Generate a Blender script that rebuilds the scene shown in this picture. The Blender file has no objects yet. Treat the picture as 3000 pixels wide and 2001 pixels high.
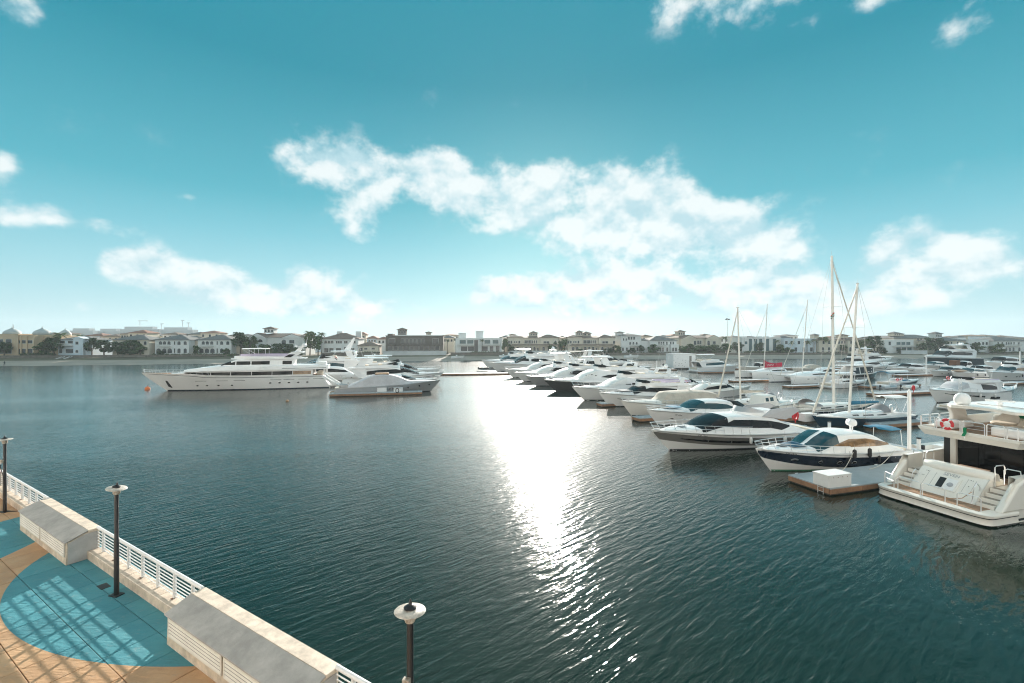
import bpy, math, random
from mathutils import Vector, Matrix
R = math.radians
S = bpy.context.scene
C = S.collection
random.seed(7)

# ------------------------------------------------------------------ camera
FP, CX, HY, CZ = 1333.33, 1500.0, 990.0, 10.7      # focal length in photo pixels, principal column, horizon row, eye height
cam_d = bpy.data.cameras.new('camera')
cam = bpy.data.objects.new('camera', cam_d)
C.objects.link(cam)
cam.location = (0, 0, CZ)
cam.rotation_euler = (R(90), 0, 0)
cam_d.sensor_width = 36
cam_d.lens = 16
cam_d.shift_y = -(1000.5 - HY) / 3000.0
cam_d.clip_start = 0.1
cam_d.clip_end = 20000
S.camera = cam

SUN_AZ, SUN_EL = R(3.2), R(15.5)
# ------------------------------------------------------------------ world
W = bpy.data.worlds.new('World')
S.world = W
W.use_nodes = True
wn, wl = W.node_tree.nodes, W.node_tree.links
wn.clear()
def wmath(op, a, b=None, c=None, clamp=False):
    n = wn.new('ShaderNodeMath'); n.operation = op; n.use_clamp = clamp
    for i, v in enumerate((a, b, c)):
        if v is None: continue
        if hasattr(v, 'links'): wl.new(v, n.inputs[i])
        else: n.inputs[i].default_value = v
    return n.outputs[0]
def wmix(fac, a, b, mode='MIX'):
    n = wn.new('ShaderNodeMix'); n.data_type = 'RGBA'; n.blend_type = mode
    for s, v in ((n.inputs[0], fac), (n.inputs[6], a), (n.inputs[7], b)):
        if hasattr(v, 'links'): wl.new(v, s)
        else: s.default_value = v
    return n.outputs[2]
w_out = wn.new('ShaderNodeOutputWorld')
w_bg = wn.new('ShaderNodeBackground')
w_bg.inputs[1].default_value = 0.10
wl.new(w_bg.outputs[0], w_out.inputs[0])
sky = wn.new('ShaderNodeTexSky')
sky.sky_type = 'NISHITA'
sky.sun_disc = False
sky.sun_elevation = SUN_EL
sky.sun_rotation = SUN_AZ
sky.altitude = 0
sky.air_density = 1.0
sky.dust_density = 1.0
sky.ozone_density = 1.5
tc = wn.new('ShaderNodeTexCoord')
sp = wn.new('ShaderNodeSeparateXYZ')
wl.new(tc.outputs['Generated'], sp.inputs[0])
w_az = wmath('ARCTAN2', sp.outputs[0], sp.outputs[1])
w_el = wmath('ARCSINE', sp.outputs[2])
# teal cast of the clear sky, fading out towards the pale horizon
el01 = wmath('MULTIPLY', w_el, 2.0, clamp=True)
ramp = wn.new('ShaderNodeValToRGB')
wl.new(el01, ramp.inputs[0])
SKY_RAMP = [(0.00, (2.86, 3.86, 4.12)), (0.06, (2.60, 3.78, 4.07)), (0.25, (1.68, 3.32, 3.74)), (0.40, (1.01, 2.81, 3.32)), (0.55, (0.49, 2.27, 2.77)), (1.00, (0.10, 1.43, 1.93))]
while len(ramp.color_ramp.elements) < len(SKY_RAMP): ramp.color_ramp.elements.new(0.5)
for e, (p, c) in zip(ramp.color_ramp.elements, SKY_RAMP):
    e.position = p; e.color = (*c, 1)
glow = wmix(1.0, sky.outputs[0], (0.025, 0.033, 0.037, 1), 'MULTIPLY')
clear = wmix(1.0, ramp.outputs[0], glow, 'ADD')
# clouds: soft banks set in the sky by azimuth and elevation, broken up by noise
def azel(px, py):
    a = math.atan((px - CX) / FP)
    return a, math.atan((HY - py) / FP * math.cos(a))
CLOUDS = [  # photo x, y, half width, half height, weight
    (930, 480, 130, 55, 1.0), (1130, 500, 160, 60, 0.95), (1290, 500, 90, 60, 0.9), (1060, 620, 75, 85, 0.75), (1430, 580, 170, 80, 1.0),
    (1640, 540, 110, 70, 1.05), (1860, 570, 140, 90, 1.15), (1780, 655, 270, 80, 1.0), (2010, 680, 160, 75, 1.0),
    (2260, 710, 140, 70, 1.0), (2650, 730, 110, 75, 1.0), (2820, 740, 170, 90, 0.95), (2990, 790, 140, 60, 0.6),
    (130, 625, 90, 36, 0.85), (290, 655, 130, 36, 0.8), (10, 480, 45, 45, 0.8), (10, 640, 60, 25, 0.6), (400, 770, 95, 45, 0.95), (560, 815, 150, 60, 1.0),
    (720, 870, 150, 40, 0.85), (920, 850, 130, 60, 0.9), (960, 910, 200, 35, 0.6), (1500, 850, 120, 45, 0.9), (1780, 850, 170, 65, 1.0), (1640, 905, 240, 40, 0.55), (2180, 880, 190, 75, 1.0),
    (2480, 900, 160, 70, 0.9), (40, 20, 110, 55, 0.75), (1980, 10, 170, 42, 0.7), (2250, 0, 170, 36, 0.75), (2560, 0, 240, 40, 0.75), (2860, 40, 150, 75, 0.68),
    (1800, 842, 130, 50, 0.9), (2200, 868, 150, 60, 0.9), (2440, 905, 130, 50, 0.8), (1480, 842, 90, 35, 0.8), (2700, 760, 120, 60, 0.7), (330, 760, 70, 40, 0.7),
    (560, 580, 40, 20, 0.55), (250, 900, 60, 20, 0.5), (2750, 870, 120, 40, 0.35), (1180, 900, 160, 30, 0.5)]
cv = wn.new('ShaderNodeCombineXYZ')
wl.new(w_az, cv.inputs[0]); wl.new(w_el, cv.inputs[1])
cover = None
for (px, py, hw, hh, wt) in CLOUDS:
    a, e = azel(px, py)
    sa = hw / FP * math.cos(a) ** 2 * 1.12; se = hh / FP * math.cos(a) * 1.06
    m = wn.new('ShaderNodeVectorMath'); m.operation = 'MULTIPLY_ADD'
    m.inputs[1].default_value = (1 / sa, 1 / se, 0); m.inputs[2].default_value = (-a / sa, -e / se, math.sqrt(max(0.0, -math.log(min(wt, 0.999)))))
    wl.new(cv.outputs[0], m.inputs[0])
    d = wn.new('ShaderNodeVectorMath'); d.operation = 'DOT_PRODUCT'
    wl.new(m.outputs[0], d.inputs[0]); wl.new(m.outputs[0], d.inputs[1])
    g = wmath('POWER', math.exp(-1), d.outputs['Value'])
    cover = g if cover is None else wmath('ADD', cover, g)
cover = wmath('MINIMUM', cover, 1.15)
def wnoise(vec, scale, detail, rough, dist=0.0, dim='2D'):
    n = wn.new('ShaderNodeTexNoise'); n.noise_dimensions = dim; n.inputs['Scale'].default_value = scale
    n.inputs['Detail'].default_value = detail; n.inputs['Roughness'].default_value = rough; n.inputs['Distortion'].default_value = dist
    wl.new(vec, n.inputs['Vector']); return n.outputs['Fac']
mp = wn.new('ShaderNodeVectorMath'); mp.operation = 'MULTIPLY_ADD'; mp.inputs[1].default_value = (1.0, 1.35, 0); mp.inputs[2].default_value = (3.1, 1.7, 0)
wl.new(cv.outputs[0], mp.inputs[0])
fill_cover = wmath('MULTIPLY', wmath('SUBTRACT', wnoise(tc.outputs['Generated'], 3.0, 1, 0.5, 0.0, '3D'), 0.34, clamp=True), 6.0)   # unseen cloud banks behind and overhead, thickened for neutral fill light
away = wmath('MULTIPLY', wmath('SUBTRACT', wmath('ABSOLUTE', w_az), 0.95, clamp=True), 2.5, clamp=True)
up = wmath('MULTIPLY', wmath('SUBTRACT', w_el, 0.72, clamp=True), 4.0, clamp=True)
cover = wmath('MAXIMUM', cover, wmath('MULTIPLY', fill_cover, wmath('MAXIMUM', away, up)))
n1 = wnoise(mp.outputs[0], 10.0, 7, 0.58)
n2 = wnoise(mp.outputs[0], 3.2, 1, 0.5)
rough_n = wmath('ADD', wmath('MULTIPLY', wmath('SUBTRACT', n1, 0.5), 2.15), wmath('MULTIPLY', wmath('SUBTRACT', n2, 0.5), 0.8))
dens = wmath('SUBTRACT', wmath('ADD', cover, rough_n), 0.345)
mr = wn.new('ShaderNodeMapRange'); mr.interpolation_type = 'SMOOTHSTEP'
mr.inputs[1].default_value = 0.0; mr.inputs[2].default_value = 0.75
wl.new(dens, mr.inputs[0])
dens_s = wmath('MULTIPLY', mr.outputs[0], wmath('MULTIPLY', wmath('ADD', cover, 0.15), 1.6, clamp=True))
mp2 = wn.new('ShaderNodeVectorMath'); mp2.operation = 'ADD'; mp2.inputs[1].default_value = (0.008, 0.04, 0); wl.new(mp.outputs[0], mp2.inputs[0])
n1u = wnoise(mp2.outputs[0], 10.0, 3, 0.56)
shade = wmath('ADD', wmath('MULTIPLY', wmath('SUBTRACT', n1, n1u), 3.6), wmath('ADD', wmath('MULTIPLY', dens, 0.35), 0.35), clamp=True)
cloud_c = wmix(shade, (2.8, 3.85, 4.2, 1), (4.8, 5.05, 5.05, 1))
sky_c = wmix(wmath('MULTIPLY', dens_s, 0.88), clear, cloud_c)
wl.new(sky_c, w_bg.inputs[0])

# ------------------------------------------------------------------ sun
sun_d = bpy.data.lights.new('sun', 'SUN')
sun_d.energy = 5.0
sun_d.angle = R(0.6)
W.cycles.sampling_method = 'MANUAL'
W.cycles.sample_map_resolution = 512
sun_d.color = (1.0, 0.92, 0.82)
sun = bpy.data.objects.new('sun', sun_d)
C.objects.link(sun)
sv = Vector((math.sin(SUN_AZ) * math.cos(SUN_EL), math.cos(SUN_AZ) * math.cos(SUN_EL), math.sin(SUN_EL)))
sun.rotation_euler = sv.to_track_quat('Z', 'Y').to_euler()

S.view_settings.view_transform = 'Standard'
S.view_settings.look = 'None'
S.view_settings.exposure = 1.0
S.view_settings.gamma = 1.0
S.cycles.use_denoising = True
S.cycles.use_adaptive_sampling = True
S.cycles.adaptive_threshold = 0.03
S.cycles.filter_width = 1.1
S.cycles.max_bounces = 6
S.cycles.diffuse_bounces = 3
S.cycles.glossy_bounces = 4
S.cycles.transmission_bounces = 4
S.cycles.sample_clamp_indirect = 6.0
S.cycles.caustics_reflective = False
S.cycles.caustics_refractive = False

# ------------------------------------------------------------------ helpers
def gp(px, py, z=0.0):                       # a photo pixel on the level z -> ground x, y
    D = (CZ - z) * FP / (py - HY)
    return Vector(((px - CX) / FP * D, D, 0))
def atd(px, py, D):                          # a photo pixel at depth D
    return Vector(((px - CX) / FP * D, D, CZ - (py - HY) / FP * D))

MATS = {}
def mat(name, col, rough=0.5, metal=0.0, var=0.0, vscale=2.0, bump=0.0, bscale=20.0, coat=0.0, spec=0.5, trans=0.0, alpha=1.0, col2=None, emit=None):
    if name in MATS: return MATS[name]
    m = bpy.data.materials.new(name); MATS[name] = m
    m.use_nodes = True
    nt = m.node_tree; b = nt.nodes['Principled BSDF']
    b.inputs['Base Color'].default_value = (*col, 1)
    b.inputs['Roughness'].default_value = rough
    b.inputs['Metallic'].default_value = metal
    b.inputs['Specular IOR Level'].default_value = spec
    b.inputs['Coat Weight'].default_value = coat
    b.inputs['Transmission Weight'].default_value = trans
    b.inputs['Alpha'].default_value = alpha
    if var or col2:
        geo = nt.nodes.new('ShaderNodeTexCoord')
        n = nt.nodes.new('ShaderNodeTexNoise'); n.inputs['Scale'].default_value = vscale; n.inputs['Detail'].default_value = 6; n.inputs['Roughness'].default_value = 0.65
        nt.links.new(geo.outputs['Object'], n.inputs['Vector'])
        mx = nt.nodes.new('ShaderNodeMix'); mx.data_type = 'RGBA'
        c2 = col2 if col2 else tuple(c * (1 - var) for c in col)
        c1 = col if col2 else tuple(min(1, c * (1 + var * 0.5)) for c in col)
        mr_ = nt.nodes.new('ShaderNodeMapRange'); mr_.inputs[1].default_value = 0.35; mr_.inputs[2].default_value = 0.65
        nt.links.new(n.outputs['Fac'], mr_.inputs[0]); nt.links.new(mr_.outputs[0], mx.inputs[0])
        mx.inputs[6].default_value = (*c1, 1); mx.inputs[7].default_value = (*c2, 1)
        nt.links.new(mx.outputs[2], b.inputs['Base Color'])
    if bump:
        geo = nt.nodes.new('ShaderNodeTexCoord')
        n = nt.nodes.new('ShaderNodeTexNoise'); n.inputs['Scale'].default_value = bscale; n.inputs['Detail'].default_value = 5
        nt.links.new(geo.outputs['Object'], n.inputs['Vector'])
        bp = nt.nodes.new('ShaderNodeBump'); bp.inputs['Strength'].default_value = bump; bp.inputs['Distance'].default_value = 0.02
        nt.links.new(n.outputs['Fac'], bp.inputs['Height']); nt.links.new(bp.outputs[0], b.inputs['Normal'])
    return m

class MB:
    """collects faces and links them as one mesh object"""
    def __init__(s): s.v = []; s.f = []; s.m = []
    def add(s, vs, fs, mi=0, M=None):
        o = len(s.v)
        s.v += [tuple(M @ Vector(p)) if M else tuple(p) for p in vs]
        s.f += [tuple(i + o for i in f) for f in fs]; s.m += [mi] * len(fs)
        return s
    def box(s, c, d, mi=0, rz=0.0, M=None):
        x, y, z = (k / 2 for k in d)
        vs = [Vector((a * x, b * y, e * z)) for a in (-1, 1) for b in (-1, 1) for e in (-1, 1)]
        if rz: vs = [Matrix.Rotation(rz, 3, 'Z') @ p for p in vs]
        vs = [p + Vector(c) for p in vs]
        return s.add(vs, [(0, 1, 3, 2), (4, 6, 7, 5), (0, 4, 5, 1), (2, 3, 7, 6), (0, 2, 6, 4), (1, 5, 7, 3)], mi, M)
    def prism(s, poly, off, mi=0, M=None):      # polygon extruded by the vector off
        n = len(poly); off = Vector(off)
        vs = [Vector(p) for p in poly] + [Vector(p) + off for p in poly]
        fs = [tuple(range(n))[::-1], tuple(range(n, 2 * n))] + [(i, (i + 1) % n, n + (i + 1) % n, n + i) for i in range(n)]
        return s.add(vs, fs, mi, M)
    def tube(s, pts, r, n=6, mi=0, cap=True, r2=None):
        pts = [Vector(p) for p in pts]; vs = []; fs = []; k = len(pts)
        for i, p in enumerate(pts):
            d = (pts[min(i + 1, k - 1)] - pts[max(i - 1, 0)]).normalized()
            a = Vector((0, 0, 1)) if abs(d.z) < 0.95 else Vector((1, 0, 0))
            u = d.cross(a).normalized(); w = d.cross(u)
            rr = r if r2 is None else r + (r2 - r) * i / (k - 1)
            vs += [p + (u * math.cos(2 * math.pi * j / n) + w * math.sin(2 * math.pi * j / n)) * rr for j in range(n)]
        for i in range(k - 1):
            fs += [(i * n + j, i * n + (j + 1) % n, (i + 1) * n + (j + 1) % n, (i + 1) * n + j) for j in range(n)]
        if cap: fs += [tuple(range(n)), tuple(range((k - 1) * n, k * n))[::-1]]
        return s.add(vs, fs, mi)
    def lathe(s, prof, c=(0, 0, 0), n=16, mi=0, M=None):   # profile of (radius, z)
        vs = []; fs = []; c = Vector(c); k = len(prof)
        for (r, z) in prof: vs += [c + Vector((r * math.cos(2 * math.pi * j / n), r * math.sin(2 * math.pi * j / n), z)) for j in range(n)]
        for i in range(k - 1):
            fs += [(i * n + j, i * n + (j + 1) % n, (i + 1) * n + (j + 1) % n, (i + 1) * n + j) for j in range(n)]
        fs += [tuple(range(n))[::-1], tuple(range((k - 1) * n, k * n))]
        return s.add(vs, fs, mi, M)
    def grid(s, fn, us, vs_, mi=0, flip=False):
        V = [fn(u, v) for u in us for v in vs_]; nv = len(vs_); F = []
        for i in range(len(us) - 1):
            for j in range(nv - 1):
                q = (i * nv + j, (i + 1) * nv + j, (i + 1) * nv + j + 1, i * nv + j + 1)
                F.append(q[::-1] if flip else q)
        return s.add(V, F, mi)
    def build(s, name, mats, parent=None, smooth=False, bevel=0.0, loc=None, rz=None, angle=40):
        me = bpy.data.meshes.new(name); me.from_pydata(s.v, [], s.f)
        for m in (mats if isinstance(mats, (list, tuple)) else [mats]): me.materials.append(m)
        if any(s.m): me.polygons.foreach_set('material_index', s.m)
        if smooth:
            me.polygons.foreach_set('use_smooth', [True] * len(s.f))
            me.set_sharp_from_angle(angle=R(angle))
        o = bpy.data.objects.new(name, me); C.objects.link(o)
        if parent: o.parent = parent
        if bevel:
            b = o.modifiers.new('bevel', 'BEVEL'); b.width = bevel; b.segments = 2; b.limit_method = 'ANGLE'
        if loc is not None: o.location = loc
        if rz is not None: o.rotation_euler = (0, 0, rz)
        return o
def tag(o, label=None, cat=None, group=None, kind=None):
    if label: o['label'] = label
    if cat: o['category'] = cat
    if group: o['group'] = group
    if kind: o['kind'] = kind
    return o
def empty(name, loc=(0, 0, 0), rz=0.0, label=None, cat=None, group=None):
    o = bpy.data.objects.new(name, None); C.objects.link(o)
    o.location = loc; o.rotation_euler = (0, 0, rz); o.empty_display_size = 0.5
    return tag(o, label, cat, group)
def copy_tree(o, parent=None, label=None):
    c = o.copy(); C.objects.link(c); c.parent = parent
    if label: c['label'] = label
    for ch in list(o.children): copy_tree(ch, c)
    return c
def text(name, body, size, m, M, parent, ext=0.004, shear=0.0):
    cu = bpy.data.curves.new(name, 'FONT'); cu.body = body; cu.size = size; cu.extrude = ext; cu.align_x = 'CENTER'; cu.align_y = 'CENTER'; cu.shear = shear
    cu.resolution_u = 3; cu.materials.append(m)
    t = bpy.data.objects.new(name, cu); C.objects.link(t)
    bpy.context.view_layer.update()
    me = bpy.data.meshes.new_from_object(t.evaluated_get(bpy.context.evaluated_depsgraph_get()))
    bpy.data.objects.remove(t); bpy.data.curves.remove(cu)
    o = bpy.data.objects.new(name, me); C.objects.link(o); o.parent = parent; o.matrix_local = M
    return o
def lin(a, b, n): return [a + (b - a) * i / (n - 1) for i in range(n)]

# ------------------------------------------------------------------ water
def water_material():
    m = bpy.data.materials.new('water'); m.use_nodes = True
    nt = m.node_tree; L = nt.links.new; b = nt.nodes['Principled BSDF']
    b.inputs['Base Color'].default_value = (0.005, 0.018, 0.011, 1)
    b.inputs['Roughness'].default_value = 0.06
    b.inputs['IOR'].default_value = 1.40
    b.inputs['Coat Roughness'].default_value = 0.56; b.inputs['Coat IOR'].default_value = 1.36      # glare of the finest ripples
    g = nt.nodes.new('ShaderNodeNewGeometry')
    def noise(rot, scx, scy, detail, rough, dist=0.0):
        mp_ = nt.nodes.new('ShaderNodeMapping'); mp_.vector_type = 'TEXTURE'; mp_.inputs['Rotation'].default_value = (0, 0, rot); mp_.inputs['Scale'].default_value = (1 / scx, 1 / scy, 1)
        L(g.outputs['Position'], mp_.inputs[0])
        n = nt.nodes.new('ShaderNodeTexNoise'); n.inputs['Scale'].default_value = 1.0; n.inputs['Detail'].default_value = detail
        n.inputs['Roughness'].default_value = rough; n.inputs['Distortion'].default_value = dist
        L(mp_.outputs[0], n.inputs['Vector']); return n.outputs['Fac']
    def mth(op, a, b_):
        n = nt.nodes.new('ShaderNodeMath'); n.operation = op
        for i, v in enumerate((a, b_)):
            if hasattr(v, 'links'): L(v, n.inputs[i])
            else: n.inputs[i].default_value = v
        return n.outputs[0]
    crest = R(40)                    # wave crests run towards the right and away
    ripple = noise(crest, 0.75, 3.4, 3, 0.5, 0.35)
    fine = noise(crest - R(16), 2.0, 6.0, 2, 0.5)
    swell = noise(crest + R(25), 0.10, 0.5, 2, 0.5)
    calm = noise(R(10), 0.012, 0.05, 3, 0.5, 0.6)
    mrr = nt.nodes.new('ShaderNodeMapRange'); mrr.inputs[1].default_value = 0.36; mrr.inputs[2].default_value = 0.62; mrr.inputs[3].default_value = 0.45; mrr.inputs[4].default_value = 1.1
    L(calm, mrr.inputs[0])
    h = mth('ADD', mth('ADD', mth('MULTIPLY', ripple, 0.070), mth('MULTIPLY', fine, 0.012)), mth('MULTIPLY', swell, 0.05))
    sx = nt.nodes.new('ShaderNodeSeparateXYZ'); L(g.outputs['Position'], sx.inputs[0])
    ms = nt.nodes.new('ShaderNodeMapRange'); ms.inputs[1].default_value = 30; ms.inputs[2].default_value = 85; ms.inputs[3].default_value = 1.0; ms.inputs[4].default_value = 0.45
    L(sx.outputs[1], ms.inputs[0])                  # sheltered, calmer water towards the moorings
    h = mth('MULTIPLY', mth('MULTIPLY', h, mrr.outputs[0]), ms.outputs[0])
    bp = nt.nodes.new('ShaderNodeBump'); bp.inputs['Strength'].default_value = 1.0; bp.inputs['Distance'].default_value = 1.0
    mq = nt.nodes.new('ShaderNodeMapRange'); mq.inputs[1].default_value = 14; mq.inputs[2].default_value = 60; mq.inputs[3].default_value = 0.07; mq.inputs[4].default_value = 0.15
    L(sx.outputs[1], mq.inputs[0]); L(mq.outputs[0], b.inputs['Roughness'])
    L(h, bp.inputs['Height']); L(bp.outputs[0], b.inputs['Normal']); L(bp.outputs[0], b.inputs['Coat Normal'])
    mc = nt.nodes.new('ShaderNodeMapRange'); mc.inputs[1].default_value = 18; mc.inputs[2].default_value = 60; mc.inputs[3].default_value = 0.05; mc.inputs[4].default_value = 0.30
    L(sx.outputs[1], mc.inputs[0]); L(mc.outputs[0], b.inputs['Coat Weight'])
    return m
wmb = MB()
wmb.add([(-2500, -30, 0), (2500, -30, 0), (2500, 420, 0), (-2500, 420, 0)], [(0, 1, 2, 3)])
water = wmb.build('water', water_material()); tag(water, kind='structure')
# ------------------------------------------------------------------ promenade (in the frame t along the quay, n towards the water)
TV, NV = Vector((0.8514, -0.5246, 0)), Vector((0.5246, 0.8514, 0))
DZ = 2.5
QA = math.atan2(TV.y, TV.x)
QM = Matrix.Rotation(QA, 4, 'Z')             # quay frame: local x = t, local y = n
def q2w(t, n, z=0.0): return TV * t + NV * n + Vector((0, 0, z))
def w2q(p): return (p.dot(TV), p.dot(NV))

def deck_paint():
    """stamped concrete, terracotta and blue paint in big curved fields"""
    m = bpy.data.materials.new('painted_stamped_concrete'); m.use_nodes = True
    nt = m.node_tree; L = nt.links.new; b = nt.nodes['Principled BSDF']
    g = nt.nodes.new('ShaderNodeNewGeometry')
    def mth(op, a, b_=None, clamp=False):
        n = nt.nodes.new('ShaderNodeMath'); n.operation = op; n.use_clamp = clamp
        for i, v in enumerate((a, b_)):
            if v is None: continue
            if hasattr(v, 'links'): L(v, n.inputs[i])
            else: n.inputs[i].default_value = v
        return n.outputs[0]
    def disc(cx, cy, rx, ry, rot):
        mp_ = nt.nodes.new('ShaderNodeMapping'); mp_.vector_type = 'TEXTURE'
        mp_.inputs['Location'].default_value = (cx, cy, 0); mp_.inputs['Rotation'].default_value = (0, 0, rot); mp_.inputs['Scale'].default_value = (rx, ry, 1e6)
        L(g.outputs['Position'], mp_.inputs[0])
        n = nt.nodes.new('ShaderNodeVectorMath'); n.operation = 'LENGTH'; L(mp_.outputs[0], n.inputs[0])
        return mth('LESS_THAN', n.outputs['Value'], 1.0)
    fac = None
    for d in DISCS:
        x = disc(*d); fac = x if fac is None else mth('MAXIMUM', fac, x)
    def noise(sc, det, rough=0.6):
        n = nt.nodes.new('ShaderNodeTexNoise'); n.inputs['Scale'].default_value = sc; n.inputs['Detail'].default_value = det; n.inputs['Roughness'].default_value = rough
        L(g.outputs['Position'], n.inputs['Vector']); return n.outputs['Fac']
    def mixc(f, a, c):
        n = nt.nodes.new('ShaderNodeMix'); n.data_type = 'RGBA'; L(f, n.inputs[0]) if hasattr(f, 'links') else None
        for s_, v in ((n.inputs[6], a), (n.inputs[7], c)):
            if hasattr(v, 'links'): L(v, s_)
            else: s_.default_value = (*v, 1)
        return n.outputs[2]
    big, fine_n = noise(0.9, 6), noise(14, 6, 0.7)
    blue = mixc(mth('MULTIPLY', mth('SUBTRACT', big, 0.3), 2.0, True), (0.05, 0.235, 0.29), (0.085, 0.31, 0.36))
    tan = mixc(mth('MULTIPLY', mth('SUBTRACT', big, 0.3), 2.0, True), (0.47, 0.275, 0.145), (0.60, 0.385, 0.22))
    col = mixc(fac, tan, blue)
    worn = mth('MULTIPLY', mth('SUBTRACT', noise(3.2, 10, 0.78), 0.56, True), 4.0, True)
    col = mixc(worn, col, (0.30, 0.33, 0.32))
    oi = nt.nodes.new('ShaderNodeObjectInfo'); hs = nt.nodes.new('ShaderNodeHueSaturation')
    L(mth('ADD', mth('MULTIPLY', oi.outputs['Random'], 0.22), 0.86), hs.inputs['Value']); L(col, hs.inputs['Color']); L(hs.outputs[0], b.inputs['Base Color'])
    b.inputs['Roughness'].default_value = 0.62
    # slate texture pressed into the slab
    mp_ = nt.nodes.new('ShaderNodeMapping'); mp_.inputs['Rotation'].default_value = (0, 0, R(-25)); mp_.inputs['Scale'].default_value = (1.4, 5.0, 1)
    L(g.outputs['Position'], mp_.inputs[0])
    n3 = nt.nodes.new('ShaderNodeTexNoise'); n3.inputs['Scale'].default_value = 1.6; n3.inputs['Detail'].default_value = 7; n3.inputs['Distortion'].default_value = 0.8
    L(mp_.outputs[0], n3.inputs['Vector'])
    bp = nt.nodes.new('ShaderNodeBump'); bp.inputs['Strength'].default_value = 0.9; bp.inputs['Distance'].default_value = 0.03
    L(mth('ADD', n3.outputs['Fac'], mth('MULTIPLY', fine_n, 0.15)), bp.inputs['Height']); L(bp.outputs[0], b.inputs['Normal'])
    return m
DISCS = [(-8.6, 18.5, 9.2, 7.15, 0.0), (-21.2, 15.8, 2.2, 6.5, 0.0)]
m_deck = deck_paint()
m_stucco = mat('cream_stucco', (0.66, 0.57, 0.46), 0.85, var=0.34, vscale=2.2, bump=0.25, bscale=60)
m_cap = mat('grey_roof_coating', (0.43, 0.41, 0.39), 0.75, var=0.22, vscale=1.6, bump=0.15, bscale=40)
m_stone = mat('pale_coping_stone', (0.66, 0.56, 0.46), 0.8, var=0.28, vscale=3.0, bump=0.2, bscale=50)
m_render = mat('grey_render', (0.45, 0.44, 0.43), 0.85, var=0.18, vscale=1.5, bump=0.2)
m_louvre = mat('white_louvre_paint', (0.74, 0.72, 0.66), 0.55, var=0.08)
m_railw = mat('white_rail_paint', (0.80, 0.80, 0.80), 0.35, var=0.05, vscale=4)
m_pole = mat('black_pole_paint', (0.012, 0.012, 0.014), 0.4)
m_steelw = mat('weathered_lamp_metal', (0.50, 0.46, 0.40), 0.5, var=0.5, vscale=9, col2=(0.16, 0.11, 0.07))
m_chrome = mat('polished_steel', (0.80, 0.80, 0.80), 0.3, metal=0.8)
m_rust = mat('rusty_steel', (0.16, 0.07, 0.035), 0.8, var=0.5, vscale=30)
m_concrete = mat('quay_concrete', (0.38, 0.35, 0.31), 0.9, var=0.2, vscale=0.8, bump=0.3)
m_white_box = mat('white_plastic_box', (0.78, 0.78, 0.77), 0.4, var=0.04)
m_lampglass = mat('scratched_perspex', (0.75, 0.68, 0.60), 0.3, var=0.4, vscale=7, alpha=0.75)

# quay body and deck of separate stamped slabs
b = MB().box((-16, -3, DZ / 2 - 1.28), (110, 18.8, DZ + 2.4))
quay = b.build('promenade', m_concrete, rz=QA); tag(quay, kind='structure')
TS = 1.22
slab_me = None
for i in range(-31, 3):
    for j in range(0, 7):
        tc_, nc_ = i * TS * 1.0 - 1.0, 5.62 + 0.62 - j * TS
        p = q2w(tc_, nc_)
        if p.y < 2.5 or p.x < -34: continue
        if slab_me is None:
            o = MB().box((0, 0, -0.035), (TS - 0.018, TS - 0.018, 0.07)).build('paving_slab', m_deck, quay, bevel=0.008)
            slab_me = o.data
        else:
            o = bpy.data.objects.new('paving_slab', slab_me); C.objects.link(o); o.parent = quay
            bv = o.modifiers.new('bevel', 'BEVEL'); bv.width = 0.008; bv.segments = 1
        o.location = (tc_, nc_, DZ + random.uniform(-0.002, 0.002))

def plinth(t0, t1, where):
    b_ = empty('low_wall', q2w((t0 + t1) / 2, 6.32, DZ), QA, 'low cream wall under the white railing, ' + where, 'wall', 'low walls under the railings')
    n = max(1, round((t1 - t0) / 1.15)); w = (t1 - t0) / n
    for i in range(n):
        MB().box(((i + 0.5) * w - (t1 - t0) / 2, 0, 0.12), (w - 0.012, 0.44, 0.36)).build('coping_block', m_stone, b_, bevel=0.012)
def railing(t0, t1, where):
    r = empty('railing', q2w(t0, 6.40, DZ + 0.30), QA, 'white tubular railing on the low wall, ' + where, 'railing', 'white railings along the quay')
    Lr = t1 - t0; n = round(Lr / 1.11)
    MB().tube([(0, 0, 0.78), (Lr, 0, 0.78)], 0.055, 10).build('top_rail', m_railw, r, smooth=True)
    for k in range(6):
        MB().tube([(0, 0, 0.07 + k * 0.108), (Lr, 0, 0.07 + k * 0.108)], 0.016, 6).build('rail_bar', m_railw, r, smooth=True)
    post = None
    for k in range(n):
        x = (k + 0.5) * Lr / n
        if post is None:
            post = MB().prism([(-0.03, -0.05, 0.0), (-0.03, 0.05, 0.0), (-0.03, 0.04, 0.75), (-0.03, -0.04, 0.75)], (0.06, 0, 0)).build('post', m_railw, r, bevel=0.008, loc=(x, 0, 0))
            first = post
        else:
            c_ = first.copy(); C.objects.link(c_); c_.location = (x, 0, 0)
        if k % 2: MB().box((x, -0.06, 0.004), (0.10, 0.07, 0.012)).build('foot_plate', m_rust, r)
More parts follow.
